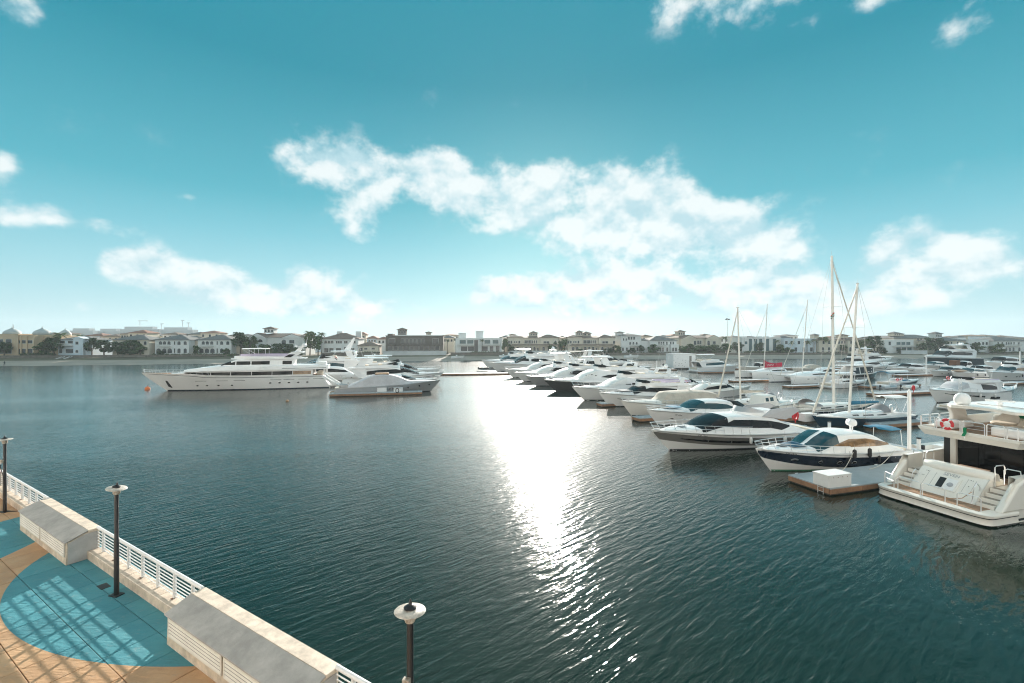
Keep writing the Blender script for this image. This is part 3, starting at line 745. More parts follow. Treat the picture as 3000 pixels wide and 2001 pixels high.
def motor(name, label, bow, hd, L, cat='motor yacht', group='motor yachts in the marina', B=None, z0=1.15, z1=1.95, fl=0.86, stern=None, hullm=None, topm=None, mid=0.0,
          fly=None, ws=(0.74, 0.60), re=0.30, tail=0.12, hc=1.65, glass=None, win=None, band=None, stripe=None, ports=(), hard=None, archx=None, domes=(), rail=True, rn=7, pul=0.55,
          cover=None, cock=0.17, plat=0.9, sole=m_teak, boot=None, trunk=0.34, fscreen=True, k=None, hwin=None, fend=(), flagc=None, shp=1.8, wsplit=0.0, bimini=None, knuckle=True, antenna=True, wsm=None, rake=None, open_=False, extra=None):
    k = k or L / 16.0; B = B or (0.235 * L + 0.75)
    H = Hull(L, B, z0 * k, z1 * k, dr=0.45, fl=fl, mid=mid * k, shp=shp, tr=0.25 * k, rake=rake)
    bt = Boat(name, label, cat, bow, hd, H.xe(0.0) if bow is not None else 0, group, stern)
    r = bt.root; hm = hullm or m_gel; tm = topm or m_gel; glass = glass or m_glass
    H.mesh().build('hull', hm, r, smooth=True, angle=35)
    xw = H.xe(0.05)
    both(H, [(0.03 * L, -0.25, 0.10 * k), (0.5 * L, -0.25, 0.10 * k), (xw - 0.05, -0.2, 0.12 * k)], 'waterline_paint', boot or m_anti, r, 0.006, n=6, mm=1)
    if knuckle: both(H, [(0.0 * L + 0.3, H.sheer(0.02) - 0.13, H.sheer(0.02) - 0.05), (0.5 * L, H.sheer(0.5) - 0.14, H.sheer(0.5) - 0.06), (0.97 * L, H.sheer(0.97) - 0.13, H.sheer(0.97) - 0.05)], 'rubbing_strake', m_chrome, r, 0.02, n=8, mm=1)
    if stripe:
        for (u0, u1, a0, b0, a1, b1, m_) in stripe:   # coloured band: heights at both ends as shares of the sheer
            pts = []
            for t in lin(0, 1, 14):
                u = u0 + (u1 - u0) * t; a = a0 + (a1 - a0) * t ** 2.6; b_ = b0 + (b1 - b0) * t; s_ = H.sheer(u); pts.append((u * L, a * s_, b_ * s_))
            both(H, pts, 'hull_band', m_, r, 0.008, n=2, mm=4)
    if hwin:
        for (u0, u1, a0, b0, a1, b1) in hwin:
            both(H, [(u * L, (a0 + (a1 - a0) * t) * H.sheer(u), (b0 + (b1 - b0) * t) * H.sheer(u)) for t in lin(0, 1, 5) for u in [u0 + (u1 - u0) * t]], 'hull_window', m_glass, r, 0.018, n=3, mm=2)
    for (u, zf, rx, rz_) in ports: oval(H, u * L, zf * H.sheer(u), rx * k, rz_ * k, 'porthole', m_glass, r, rim=m_chrome)
    H.deck(cock, 0.995).build('foredeck', m_deckw, r, smooth=True)
    # cockpit well
    cs = H.z0 * 0.55
    b = MB(); b.grid(lambda u, y: (lambda p: Vector((p.x, max(0.05, p.y - 0.12) * y, cs)))(H.P(u, 0.8)), lin(0.0, cock + 0.02, 4), lin(-1, 1, 3)); b.build('cockpit_sole', sole, r)
    b = MB(); b.grid(lambda y, z: (lambda p: Vector((p.x, p.y * y, z)))(H.P(cock, 1)), lin(-0.97, 0.97, 3), lin(cs, H.sheer(cock) - 0.03, 2)); b.build('bulkhead', tm, r)
    pw = H.P(0, 0.7).y
    MB().box((0.35 * k, 0, (cs + H.z0) / 2), (0.55 * k, pw * 1.5, H.z0 - cs + 0.02)).build('aft_seat', m_cush, r, bevel=0.05)
    if plat:
        pm = MB(); pz = 0.30 * k
        pm.prism([(0.12, -pw * 0.92, pz), (0.12, pw * 0.92, pz), (-plat * k * 0.8, pw * 0.88, pz), (-plat * k, pw * 0.6, pz), (-plat * k, -pw * 0.6, pz), (-plat * k * 0.8, -pw * 0.88, pz)], (0, 0, 0.11))
        pl_ = pm.build('swim_platform', tm, r, bevel=0.02)
        MB().box((-plat * k * 0.45, 0, pz + 0.118), (plat * k * 0.75, pw * 1.45, 0.012)).build('teak_inlay', sole, pl_)
    hc_ = hc * k; sh = lambda x: H.sheer(cl(x / L))
    wl_, wt_ = ws
    wid = lambda f, q: min(H.P(f, 1).y - 0.10 * k, q * B)
    st = []
    def add(f, h, wb, wt): st.append((f * L, sh(f * L) - 0.06, sh(f * L) - 0.06 + h, wid(f, wb), wid(f, wt)))
    ch = 0.40 * k if trunk is None else trunk * k
    if fly: add(tail, hc_ * 0.96, 0.40, 0.37)
    else:
        add(tail, 0.10 * k, 0.42, 0.40); add((tail + re) / 2, hc_ * 0.52, 0.42, 0.36)
    add(re if not fly else (tail + wt_) / 2, hc_ * 0.97, 0.42, 0.345)
    if not fly: add((re + wt_) / 2, hc_ * 1.02, 0.42, 0.335)
    add(wt_, hc_ * 0.95, 0.41, 0.32)
    add((wl_ + wt_) / 2, hc_ * 0.60 + ch * 0.22, 0.40, 0.31); add(wl_, ch + 0.02, 0.385, 0.30); add((wl_ + 0.93) / 2, ch * 0.72, 0.32, 0.24); add(0.93, 0.06 * k, 0.15, 0.08)
    Lf = Loft(st, c=0.20 * k, cam=0.07)
    Lf.mesh().build('deckhouse', cover or tm, r, smooth=True, angle=38)
    if not cover:
        shield(Lf, (wt_ + 0.012) * L, (wl_ - 0.006) * L, 0.36, 0, 'windscreen', wsm or glass, r, split=wsplit)
        zz = lambda f, h: sh(f * L) - 0.06 + h * hc_
        if win is None:
            win = [[(tail + 0.06, 0.40, 0.50), ((tail + re) / 2 + 0.04, 0.36, 0.66), ((re + wt_) / 2, 0.34, 0.82), (wt_ - 0.005, 0.36, 0.78), ((wl_ + wt_) / 2 - 0.03, 0.40, 0.56), ((wl_ + wt_) / 2 + 0.01, 0.42, 0.44)]] if not fly else \
                  [[(tail + 0.05, 0.36, 0.72), ((tail + wt_) / 2, 0.34, 0.82), (wt_ - 0.03, 0.36, 0.80), (wt_ + 0.03, 0.40, 0.62), ((wl_ + wt_) / 2 + 0.01, 0.44, 0.47)]]
        for w in win: both(Lf, [(f * L, zz(f, a), zz(f, b_)) for f, a, b_ in w], 'side_window', glass, r, 0.014, n=4, mm=2)
        if fly: # saloon door at the aft end
            p = Lf.P(tail * L, 0.3); MB().box((tail * L - 0.02, 0, p.z + 0.05), (0.04, p.y * 1.5, hc_ * 0.72)).build('saloon_door', glass, r)
    if fly:
        x0, x1 = fly; zt = max(sh(tail * L), sh(0.45 * L)) - 0.06 + hc_
        wF = 2 * wid(0.35, 0.40)
        fd = slab(r, 'flybridge_deck', x0 * L, x1 * L, wF, zt - 0.10 * k, 0.16 * k, tm, nose=0.5, cam=0.0)
        co = coaming(r, 'flybridge_coaming', (x0 + 0.06) * L, x1 * L - 0.1, wF * 0.97, zt + 0.02, 0.30 * k, 0.52 * k, tm)
        if fscreen:
            coaming(r, 'fly_windscreen', (x1 - 0.14) * L, x1 * L - 0.35 * k, wF * 0.80, zt + 0.45 * k, 0.10, 0.42 * k, m_glass, th=0.02, slope=0.9)
        MB().box(((x0 + 0.16) * L, wF * 0.18, zt + 0.28 * k), (0.9 * k, wF * 0.5, 0.42 * k)).build('fly_seat', m_cush, r, bevel=0.06)
        MB().box(((x1 - 0.20) * L, wF * 0.12, zt + 0.34 * k), (0.7 * k, wF * 0.4, 0.55 * k)).build('helm_seat', m_cush, r, bevel=0.06)
        MB().box(((x0 + 0.005) * L, 0, (zt + cs) / 2), (0.08, 0.08, zt - cs)).build('overhang_post', m_chrome, r)
        for sd in (1, -1):   # side overhang fins
            MB().prism([(x0 * L + 0.3 * k, sd * wF * 0.47, zt - 0.1), (tail * L + 0.8 * k, sd * wF * 0.47, zt - 0.1), (tail * L + 0.1 * k, sd * wF * 0.48, sh(tail * L)), (tail * L - 0.5 * k, sd * wF * 0.48, sh(tail * L))], (0, -sd * 0.07, 0)).build('side_fin', tm, r)
        ztop = zt + 0.45 * k
        if hard:
            ha, hb = hard; hz = zt + 1.95 * k if k < 1.3 else zt + 2.1
            ht = slab(r, 'hardtop', ha * L, hb * L, wF * 0.86, hz, 0.13 * k, tm, nose=0.4)
            for sd in (1, -1):
                MB().prism([((ha + 0.02) * L, sd * wF * 0.44, zt + 0.2), ((ha + 0.09) * L, sd * wF * 0.44, zt + 0.2), ((ha + 0.12) * L, sd * wF * 0.38, hz + 0.02), ((ha + 0.05) * L, sd * wF * 0.38, hz + 0.02)], (0, -sd * 0.06, 0)).build('hardtop_leg', tm, r)
                MB().tube([((hb - 0.02) * L, sd * wF * 0.45, zt + 0.45 * k), ((hb - 0.07) * L, sd * wF * 0.36, hz)], 0.03, 5).build('hardtop_strut', m_chrome, r)
            ztop = hz + 0.2 * k
            if bimini is None: radar(r, ((ha + 0.12) * L, 0, ztop), 1.1 * k)
        if archx is not None:
            arch(r, 'radar_arch', archx * L, wF * 0.92, zt + 0.1, 1.0 * k, -0.55 * k, tm, wide=0.9 * k)
            ztop = zt + 1.15 * k; radar(r, (archx * L - 0.55 * k, 0, ztop), 1.0 * k)
        if bimini is not None:
            ba, bb, bm = bimini; bz = zt + 1.9 * k
            slab(r, 'bimini', ba * L, bb * L, wF * 0.8, bz, 0.05, bm, nose=0.2, cam=0.14)
            for f in (ba + 0.02, bb - 0.03):
                for sd in (1, -1): MB().tube([((ba + bb) / 2 * L, sd * wF * 0.42, zt + 0.4 * k), (f * L, sd * wF * 0.36, bz + 0.02)], 0.02, 5).build('bimini_pole', m_chrome, r)
        for i, (dx, dy) in enumerate(domes): dome(r, (dx * L, dy * B, ztop + 0.02), 0.30 * k)
        if antenna:
            for sd in (1, -1): MB().tube([((x0 + 0.14) * L, sd * wF * 0.3, ztop - 0.2), ((x0 + 0.10) * L, sd * wF * 0.32, ztop + 1.9 * k)], 0.014, 4).build('whip_antenna', m_gel, r)
    else:
        ztop = sh((re + wt_) / 2 * L) + hc_
        if archx is not None:
            arch(r, 'radar_arch', archx * L, B * 0.86, sh(archx * L) - 0.1, 1.25 * k, -0.5 * k, tm, wide=0.8 * k); ztop = sh(archx * L) + 1.2 * k
        for (dx, dy) in domes: dome(r, (dx * L, dy * B, ztop - 0.02), 0.26 * k)
    if rail: guard(r, H, 0.50, 0.985, pul * k, rn, lead=0.35 * k)
    # anchor, cleats, hatches
    MB().box((0.965 * L, 0, H.sheer(0.965) + 0.06), (0.5 * k, 0.16 * k, 0.10)).build('anchor_roller', m_chrome, r)
    if not cover: MB().box((0.82 * L, 0, Lf.P(0.82 * L, 1).z + 0.015), (0.6 * k, 0.6 * k, 0.035)).build('deck_hatch', m_glass, r, bevel=0.01)
    for i, f in enumerate(fend or ((0.30, 0.52) if rail else ())): p = H.P(f, 0.97); fender(r, (p.x, p.y + 0.12, p.z - 0.75 * k), 0.13 * k, 0.6 * k, m_whitec if (int(L * 7) % 2) else m_black)
    if flagc: flag(r, (0.1, 0.2 * B, H.z0), 1.3 * k, flagc)
    bt.H, bt.Lf, bt.k, bt.B, bt.sh, bt.hc = H, Lf, k, B, sh, hc_
    if extra: extra(bt)
    return bt

# ---- sailing boats
def reg_mark(t, f, zf, body, size=0.26):
    x = f * t.H.L; z = zf * t.H.sheer(f); p = t.H.at(x, z); n_ = nrm(t.H.at, x, z)
    X = Vector((-1, 0, 0)); X = (X - n_ * X.dot(n_)).normalized(); Y = n_.cross(X)
    M = Matrix((X, Y, n_)).transposed().to_4x4(); M.translation = p + n_ * 0.012
    text('registration', body, size, m_blackt, M, t.root, ext=0.002)
def sail(name, label, bow, hd, L, mast_h, hullm, mx=0.56, group='sailing boats in the marina', boomm=None, mast_r=0.11, z0=1.0, z1=1.35, hood=None, furl=True, bimini=None, mast_lean=(0.0, 0.0), stern_rail=True, shrouds=True, boom=True, stern=None, house=m_gel, lines=0.014, spr=(0.36, 0.66), foot_px=None, top_px=None):
    H = Hull(L, 0.26 * L + 0.4, z0, z1, dr=0.5, rake=L * 0.12, tr=-0.5, fl=0.7, sm=0.45, pw=2.0, smw=0.30, pww=1.6, shp=1.6, mid=-0.10)
    bt = Boat(name, label, 'sailing boat', bow, hd, H.xe(0.0) if bow is not None else 0, group, stern); r = bt.root; B = H.B
    H.mesh().build('hull', hullm, r, smooth=True, angle=35)
    both(H, [(0.1, -0.2, 0.08), (0.5 * L, -0.2, 0.09), (H.xe(0.04) - 0.05, -0.2, 0.10)], 'waterline_paint', m_anti, r, 0.006, n=6, mm=1)
    both(H, [(0.0, H.sheer(0) - 0.10, H.sheer(0) - 0.02), (0.5 * L, H.sheer(0.5) - 0.10, H.sheer(0.5) - 0.02), (0.97 * L, H.sheer(0.97) - 0.10, H.sheer(0.97) - 0.02)], 'toe_rail', m_gel, r, 0.015, n=8, mm=1)
    H.deck(0.0, 0.995, dz=-0.02, cam=0.06).build('deck', m_teakg if house is m_gel2 else m_deckw, r, smooth=True)
    sh = lambda x: H.sheer(cl(x / L))
    st = [(0.22 * L, sh(0.22 * L) - 0.05, sh(0.22 * L) + 0.42, 0.30 * B, 0.26 * B), (0.36 * L, sh(0.36 * L) - 0.05, sh(0.36 * L) + 0.50, 0.31 * B, 0.26 * B), (0.52 * L, sh(0.52 * L) - 0.05, sh(0.52 * L) + 0.46, 0.28 * B, 0.22 * B),
          (0.66 * L, sh(0.66 * L) - 0.05, sh(0.66 * L) + 0.34, 0.22 * B, 0.17 * B), (0.78 * L, sh(0.78 * L) - 0.05, sh(0.78 * L) + 0.08, 0.14 * B, 0.10 * B)]
    Lf = Loft(st, c=0.10); Lf.mesh().build('coachroof', house, r, smooth=True, angle=38)
    for f0, f1 in ((0.27, 0.38), (0.42, 0.53), (0.57, 0.63)):
        both(Lf, [(f0 * L, sh(f0 * L) + 0.12, sh(f0 * L) + 0.27), (f1 * L, sh(f1 * L) + 0.12, sh(f1 * L) + 0.24)], 'cabin_window', m_glass, r, 0.01, n=2, mm=1)
    # cockpit well as a recessed box with coamings, wheel pedestal
    cz = sh(0.1 * L)
    for sd in (1, -1): MB().box((0.11 * L, sd * 0.25 * B, cz + 0.13), (0.20 * L, 0.14, 0.30)).build('cockpit_coaming', house, r, bevel=0.04)
    MB().box((0.11 * L, 0, cz + 0.03), (0.19 * L, 0.36 * B, 0.03)).build('cockpit_sole', m_teakg, r)
    b = MB().lathe([(0.10, 0), (0.08, 0.8)], c=(0.08 * L, 0, cz), n=8); o = b.build('steering_pedestal', house, r)
    MB().grid(lambda a, c_: Vector((0.08 * L - 0.12 + 0.02 * math.sin(c_), (0.42 + 0.02 * math.cos(c_)) * math.cos(a), cz + 0.75 + (0.42 + 0.02 * math.cos(c_)) * math.sin(a))), lin(0, 2 * math.pi, 17), lin(0, 2 * math.pi, 5)).build('steering_wheel', m_chrome, o)
    # mast, spreaders, boom, stays
    if foot_px: mx = bt.l(*foot_px)[0] / L
    mz = sh(mx * L) + 0.42; mb = Vector((mx * L, 0, mz)); lx, ly = mast_lean; mt = mb + Vector((lx, ly, mast_h))
    if top_px: tx, tz = bt.l(*top_px); mt = Vector((tx, 0, tz))
    M = MB().tube([mb - Vector((0, 0, 0.5)), mb + (mt - mb) * 0.7, mt], mast_r, 8, r2=mast_r * 0.72).build('mast', m_alu, r, smooth=True)
    MB().box(mt + Vector((0, 0, 0.06)), (0.35, 0.12, 0.12)).build('masthead', m_alu, M)
    MB().tube([mt, mt + Vector((-0.1, 0, 0.9))], 0.012, 4).build('antenna', m_wire, M)
    chain = []
    for f in spr:
        c = mb + (mt - mb) * f; hw = B * 0.36 * (1.15 - 0.5 * f)
        MB().box(c, (0.10, hw * 2, 0.035)).build('spreader', m_alu, M); chain.append((c, hw))
    bowp = H.P(0.99, 1); stp = Vector((0.0, 0, sh(0) + 0.1))
    if furl: MB().tube([Vector((bowp.x - 0.05, 0, bowp.z + 0.35)), Vector((bowp.x - 0.05, 0, bowp.z + 0.35)) * 0.5 + mt * 0.5, mb + (mt - mb) * 0.965], 0.12, 7, r2=0.06).build('furled_genoa', m_sail, r, smooth=True)
    MB().tube([Vector((bowp.x, 0, bowp.z)), mt], lines, 4).build('forestay', m_wire, r)
    MB().tube([stp, mt], lines, 4).build('backstay', m_wire, r)
    if shrouds:
        for sd in (1, -1):
            cp = H.at(mx * L - 0.15, sh(mx * L) - 0.05); a = Vector((cp.x, cp.y * sd, cp.z))
            MB().tube([a] + [c + Vector((0, sd * hw, 0)) for c, hw in chain] + [mt], lines, 4).build('cap_shroud', m_wire, r)
            MB().tube([a + Vector((0.2, 0, 0)), chain[0][0]], lines, 4).build('lower_shroud', m_wire, r)
    if boom:
        g0 = mb + Vector((-0.15, 0, 0.85)); g1 = Vector((mx * L - 0.36 * L, 0, mz + 0.95))
        bo = MB().tube([g0, g1], 0.07, 6).build('boom', m_alu, r, smooth=True)
        if boomm: MB().tube([g0 + Vector((-0.05, 0, 0.28)), g0 * 0.5 + g1 * 0.5 + Vector((0, 0, 0.2)), g1 + Vector((0.3, 0, 0.12))], 0.24, 8, r2=0.12).build('sail_cover', boomm, bo, smooth=True)
    if hood:
        MB().grid(lambda t, a: Vector((0.22 * L + (1 - abs(math.cos(a)) ** 2) * 0.0 + t * 1.2, 0.30 * B * math.cos(a), sh(0.25 * L) + 0.4 + (0.95 - 0.55 * t) * math.sin(a))), lin(0, 1, 4), lin(0, math.pi, 9)).build('sprayhood', hood, r, smooth=True)
    if bimini:
        bz = sh(0.05 * L) + 2.1
        slab(r, 'bimini', -0.1, 0.20 * L, 0.62 * B, bz, 0.04, bimini, nose=0.15, cam=0.12)
        for f in (0.01, 0.19):
            for sd in (1, -1): MB().tube([(0.10 * L, sd * 0.30 * B, cz), (f * L, sd * 0.29 * B, bz)], 0.018, 5).build('bimini_pole', m_chrome, r)
    guard(r, H, 0.02, 0.99, 0.62, 10, r=0.012, lead=0.1)
    bt.H, bt.mast, bt.mt, bt.mb, bt.sh = H, M, mt, mb, sh
    return bt
def cat_boat(name, label, bow, hd, L, mast_h, cover, mx=0.50, group='sailing catamarans', foot_px=None, top_px=None, lean=(0, 0)):
    H = Hull(L, 1.9, 1.75, 1.95, dr=0.5, rake=0.35, tr=-0.6, fl=0.85, sm=0.35, pw=2.0, smw=0.3, pww=1.8, shp=1.2)
    W2 = 0.5 * L - 0.6          # hull spacing
    bt = Boat(name, label, 'catamaran', bow, hd, H.xe(0.0), group); r = bt.root
    # bow pixel belongs to the near (port) hull
    for sd in (1, -1):
        b = H.mesh(); b.v = [(x, y + sd * W2 / 2 - W2 / 2, z) for x, y, z in b.v]
        h = b.build('hull', m_gel, r, smooth=True, angle=35)
        d = H.deck(0, 0.995, dz=-0.02); d.v = [(x, y + sd * W2 / 2 - W2 / 2, z) for x, y, z in d.v]; d.build('deck', m_deckw, h, smooth=True)
        for s2 in (1, -1):
            for pts, nm, m_ in (([(0.1, -0.15, 0.14), (0.5 * L, -0.15, 0.14), (H.xe(0.1) - 0.05, -0.15, 0.14)], 'boot_stripe', m_navy),):
                q = strip(H, pts, 0.008, s2, 6, 1); q.v = [(x, y + sd * W2 / 2 - W2 / 2, z) for x, y, z in q.v]; q.build(nm, m_, h)
            for f in (0.36, 0.5, 0.64):
                q = strip(H, [(f * L, 1.15, 1.27), (f * L + 0.55, 1.15, 1.27)], 0.012, s2, 2, 1); q.v = [(x, y + sd * W2 / 2 - W2 / 2, z) for x, y, z in q.v]; q.build('hull_window', m_glass, h)
    yc = -W2 / 2
    MB().box((0.36 * L, yc, 1.45), (0.62 * L, W2, 0.55)).build('bridge_deck', m_gel, r, bevel=0.1)
    st = [(0.06 * L, 1.7, 2.45, 0.40 * W2, 0.36 * W2), (0.25 * L, 1.7, 2.5, 0.42 * W2, 0.37 * W2), (0.44 * L, 1.7, 2.35, 0.40 * W2, 0.32 * W2), (0.58 * L, 1.7, 2.05, 0.34 * W2, 0.24 * W2), (0.66 * L, 1.7, 1.8, 0.28 * W2, 0.2 * W2)]
    Lf = Loft(st, c=0.2); q = Lf.mesh(); q.v = [(x, y + yc, z) for x, y, z in q.v]; ho = q.build('coachroof', m_gel, r, smooth=True)
    for sd in (1, -1):
        q = strip(Lf, [(0.10 * L, 2.0, 2.28), (0.3 * L, 2.0, 2.3), (0.42 * L, 1.98, 2.15)], 0.014, sd, 4, 2); q.v = [(x, y + yc, z) for x, y, z in q.v]; q.build('side_window', m_glass, ho)
    if foot_px: mx = bt.l(*foot_px, yc)[0] / L
    mb = Vector((mx * L, yc, 2.2)); mt = mb + Vector((lean[0], lean[1], mast_h))
    if top_px: tx, tz = bt.l(*top_px, yc); mt = Vector((tx, yc, tz))
    M = MB().tube([mb, mb + (mt - mb) * 0.7, mt], 0.12, 8, r2=0.085).build('mast', m_alu, r, smooth=True)
    for f in (0.28, 0.62): MB().box(mb + (mt - mb) * f, (0.1, 1.9, 0.04)).build('spreader', m_alu, M)
    MB().tube([(0.97 * L, yc - W2 / 2, 1.9), (0.97 * L, yc + W2 / 2, 1.9)], 0.09, 6).build('front_crossbeam', m_alu, r)
    MB().tube([(0.97 * L, yc, 2.0), mb + (mt - mb) * 0.92], 0.075, 6, r2=0.045).build('furled_genoa', m_sail, r, smooth=True)
    for sd in (1, -1): MB().tube([(0.34 * L, yc + sd * W2 * 0.5, 1.8), mb + (mt - mb) * 0.9], 0.016, 4).build('shroud', m_wire, r)
    if cover:
        b = MB(); n = 12
        def f(t, a):
            hh = 0.95 + 0.95 * math.exp(-t * 7) + 0.08 * math.sin(t * 7)
            return Vector((mx * L - 0.05 - t * 0.46 * L, yc + 0.24 * math.cos(a), 2.65 + 0.25 * t + hh * (1 + math.sin(a)) * 0.62))
        b.grid(f, lin(0, 1, n), lin(0, 2 * math.pi, 11)); cv_ = b.build('sail_cover', cover, r, smooth=True)
        MB().box((mx * L - 0.20 * L, yc, 2.62), (0.40 * L, 0.16, 0.16)).build('boom', m_alu, cv_)
    bt.mb, bt.mt, bt.yc, bt.mx = mb, mt, yc, mx
    return bt
# ---- small craft
def tender(name, label, pos, hd, L, tube_m=None, cat='tender', group='small tenders', motor_=True, seat=True, z=0.0):
    o = empty(name, (pos.x, pos.y, z), hd, label, cat, group)
    W_ = 0.42 * L; r_ = 0.075 * L; tm = tube_m or m_silver
    pts = [(0, W_ / 2 - r_, 0.25), (0.55 * L, W_ / 2 - r_, 0.27), (0.8 * L, W_ * 0.28, 0.33), (0.95 * L, W_ * 0.08, 0.40)]
    MB().tube(pts + [(x, -y, z_) for x, y, z_ in pts[::-1]], r_, 8).build('inflatable_tube', tm, o, smooth=True)
    MB().prism([(0.05 * L, -W_ / 2 + r_, 0.05), (0.05 * L, W_ / 2 - r_, 0.05), (0.6 * L, W_ / 2 - r_, 0.05), (0.9 * L, 0.04, 0.2), (0.9 * L, -0.04, 0.2), (0.6 * L, -W_ / 2 + r_, 0.05)], (0, 0, 0.08)).build('floor', m_greyc, o)
    if seat: MB().box((0.42 * L, 0, 0.42), (0.18 * L, 0.2 * L, 0.45)).build('console', m_gel, o, bevel=0.05)
    if motor_:
        MB().box((-0.02 * L, 0, 0.62), (0.30, 0.28, 0.42)).build('outboard', m_black, o, bevel=0.07)
        MB().box((-0.05 * L, 0, 0.1), (0.14, 0.10, 0.9)).build('outboard_leg', m_black, o)
    return o
# ---- floating docks
m_dock = mat('blue_grey_dock_top', (0.36, 0.40, 0.42), 0.7, var=0.12, vscale=0.7, bump=0.2)
m_fascia = mat('timber_fascia', (0.34, 0.19, 0.11), 0.8, var=0.3, vscale=1.5, bump=0.3)
m_float = mat('dark_float', (0.05, 0.045, 0.04), 0.8, var=0.2)
def dock(a, b_, w, label, name='floating_dock', near=0, zt=0.52, planks=True):
    """floating walkway from a to b (world points)"""
    a, b_ = Vector(a), Vector(b_); d = (b_ - a); Ld = d.length; hd = math.atan2(d.y, d.x)
    o = empty(name, a, hd, label, 'dock', 'floating docks')
    MB().box((Ld / 2, 0, 0.10), (Ld - 0.2, w - 0.2, 0.5)).build('float', m_float, o)
    MB().box((Ld / 2, 0, zt - 0.045), (Ld, w, 0.09)).build('deck_slab', m_dock, o, bevel=0.02)
    n = max(1, round(Ld / 3.0))
    for sd in (1, -1):
        for i in range(n):
            MB().box(((i + 0.5) * Ld / n, sd * (w / 2 - 0.03), zt - 0.25), (Ld / n - 0.03, 0.07, 0.32)).build('fascia_board', m_fascia, o, bevel=0.012)
    for x in (0.03, Ld - 0.03): MB().box((x, 0, zt - 0.25), (0.07, w - 0.16, 0.32)).build('fascia_board', m_fascia, o, bevel=0.012)
    for i in range(max(2, int(Ld / 5))):
        for sd in (1, -1):
            x = 0.6 + i * (Ld - 1.2) / max(1, max(2, int(Ld / 5)) - 1)
            MB().tube([(x - 0.14, sd * (w / 2 - 0.2), zt + 0.10), (x + 0.14, sd * (w / 2 - 0.2), zt + 0.10)], 0.03, 6).build('cleat', m_chrome, o)
    return o
def dock_box(pos, hd, label, size=(1.5, 0.65, 0.72), name='dock_box', bolts=False):
    o = empty(name, pos, hd, label, 'storage box', 'white storage boxes on the docks'); x, y, z = size
    MB().box((0, 0, z * 0.46), (x, y, z * 0.92)).build('body', m_white_box, o, bevel=0.02)
    MB().box((0, 0, z * 0.96), (x + 0.05, y + 0.05, z * 0.08)).build('lid', m_white_box, o, bevel=0.02)
    if bolts:
        for i in range(4): MB().lathe([(0.025, 0), (0.025, 0.02)], c=(-x * 0.3 + i * x * 0.2, 0, 0), n=8, M=Matrix.Translation((0, -y / 2 - 0.02, z * 0.80)) @ Matrix.Rotation(R(90), 4, 'X') @ Matrix.Translation((0, 0, 0))).build('latch', m_rust, o)
    return o
def pile(pos, h, label, r=0.17, m=None):
    o = empty('mooring_pile', pos, 0, label, 'mooring pile', 'white mooring piles')
    MB().lathe([(r, -1.0), (r, h)], n=12).build('shaft', m or m_white_box, o, smooth=True)
    MB().lathe([(r * 1.05, h), (r * 1.05, h + 0.05), (0.02, h + 0.28)], n=12).build('cap', m or m_white_box, o, smooth=True)
    MB().grid(lambda a, c_: Vector(((r + 0.10 + 0.05 * math.cos(c_)) * math.cos(a), (r + 0.10 + 0.05 * math.cos(c_)) * math.sin(a), 0.45 + 0.05 * math.sin(c_))), lin(0, 2 * math.pi, 13), lin(0, 2 * math.pi, 7)).build('collar', m_black, o)
    return o
# ------------------------------------------------------------------ the moored boats
# near row, bows to the left
def navy_extra(t):
    r, H, L, k = t.root, t.H, t.L, t.k
    # crumpled dark cover on the foredeck
    Lf = t.Lf; rnd = random.Random(3); b = MB(); x0 = 0.70 * 14.7
    b.grid(lambda u, v: Vector((x0 + u * 1.5, -0.75 + v * 1.5, Lf.P(x0 + u * 1.5, 0.95).z + 0.03 + 0.22 * math.sin(math.pi * u) * math.sin(math.pi * v) + 0.05 * math.sin(u * 17 + v * 9) * math.sin(math.pi * v) * math.sin(math.pi * u))), lin(0, 1, 14), lin(0, 1, 14))
    b.build('folded_cover', m_bluec, r, smooth=True)
    slab(r, 'cockpit_awning', 0.1, 1.8, 2.4, 2.75, 0.04, m_bluec2, nose=0.2, cam=0.10)
    for (x, y) in ((5.4, 0.7), (3.9, -0.6)):
        z = t.Lf.P(x, 0.95).z; d_ = dome(r, (x, y, z + 0.42), 0.34); MB().tube([(x, y, z - 0.1), (x, y, z + 0.42)], 0.06, 6).build('dome_mast', m_gel, d_)
    props(r, [((0.25, s * 1.2, 1.4), (0.3, s * 1.1, 2.77)) for s in (1, -1)], name='awning_pole')
    for x in (5.6, 7.2): fender(r, (x, H.at(x, 1.3).y + 0.14, 1.05), 0.15, 0.75)
reg_mark(motor('sport_cruiser', 'navy and white sport cruiser with bronze side windows beside the near dock box', (2257, 1379), HL, 14.9, z0=1.30, z1=2.05, fl=0.80,
      stripe=[(0.01, 0.985, 0.05, 0.64, 0.66, 0.93, m_navy)], boot=m_slime, ws=(0.685, 0.52), re=0.30, tail=0.06, hc=1.62, wsm=m_tglass, glass=m_brglass, wsplit=0.03,
      win=[[(0.16, 0.36, 0.44), (0.24, 0.34, 0.62), (0.34, 0.34, 0.76), (0.46, 0.34, 0.74), (0.545, 0.36, 0.50), (0.575, 0.38, 0.40)]],
      ports=[(0.80, 0.60, 0.26, 0.09), (0.66, 0.52, 0.16, 0.10), (0.545, 0.46, 0.22, 0.12), (0.45, 0.44, 0.22, 0.12)], rn=7, pul=0.62, extra=navy_extra, cock=0.14), 0.83, 0.90, 'DP 3336', 0.24)
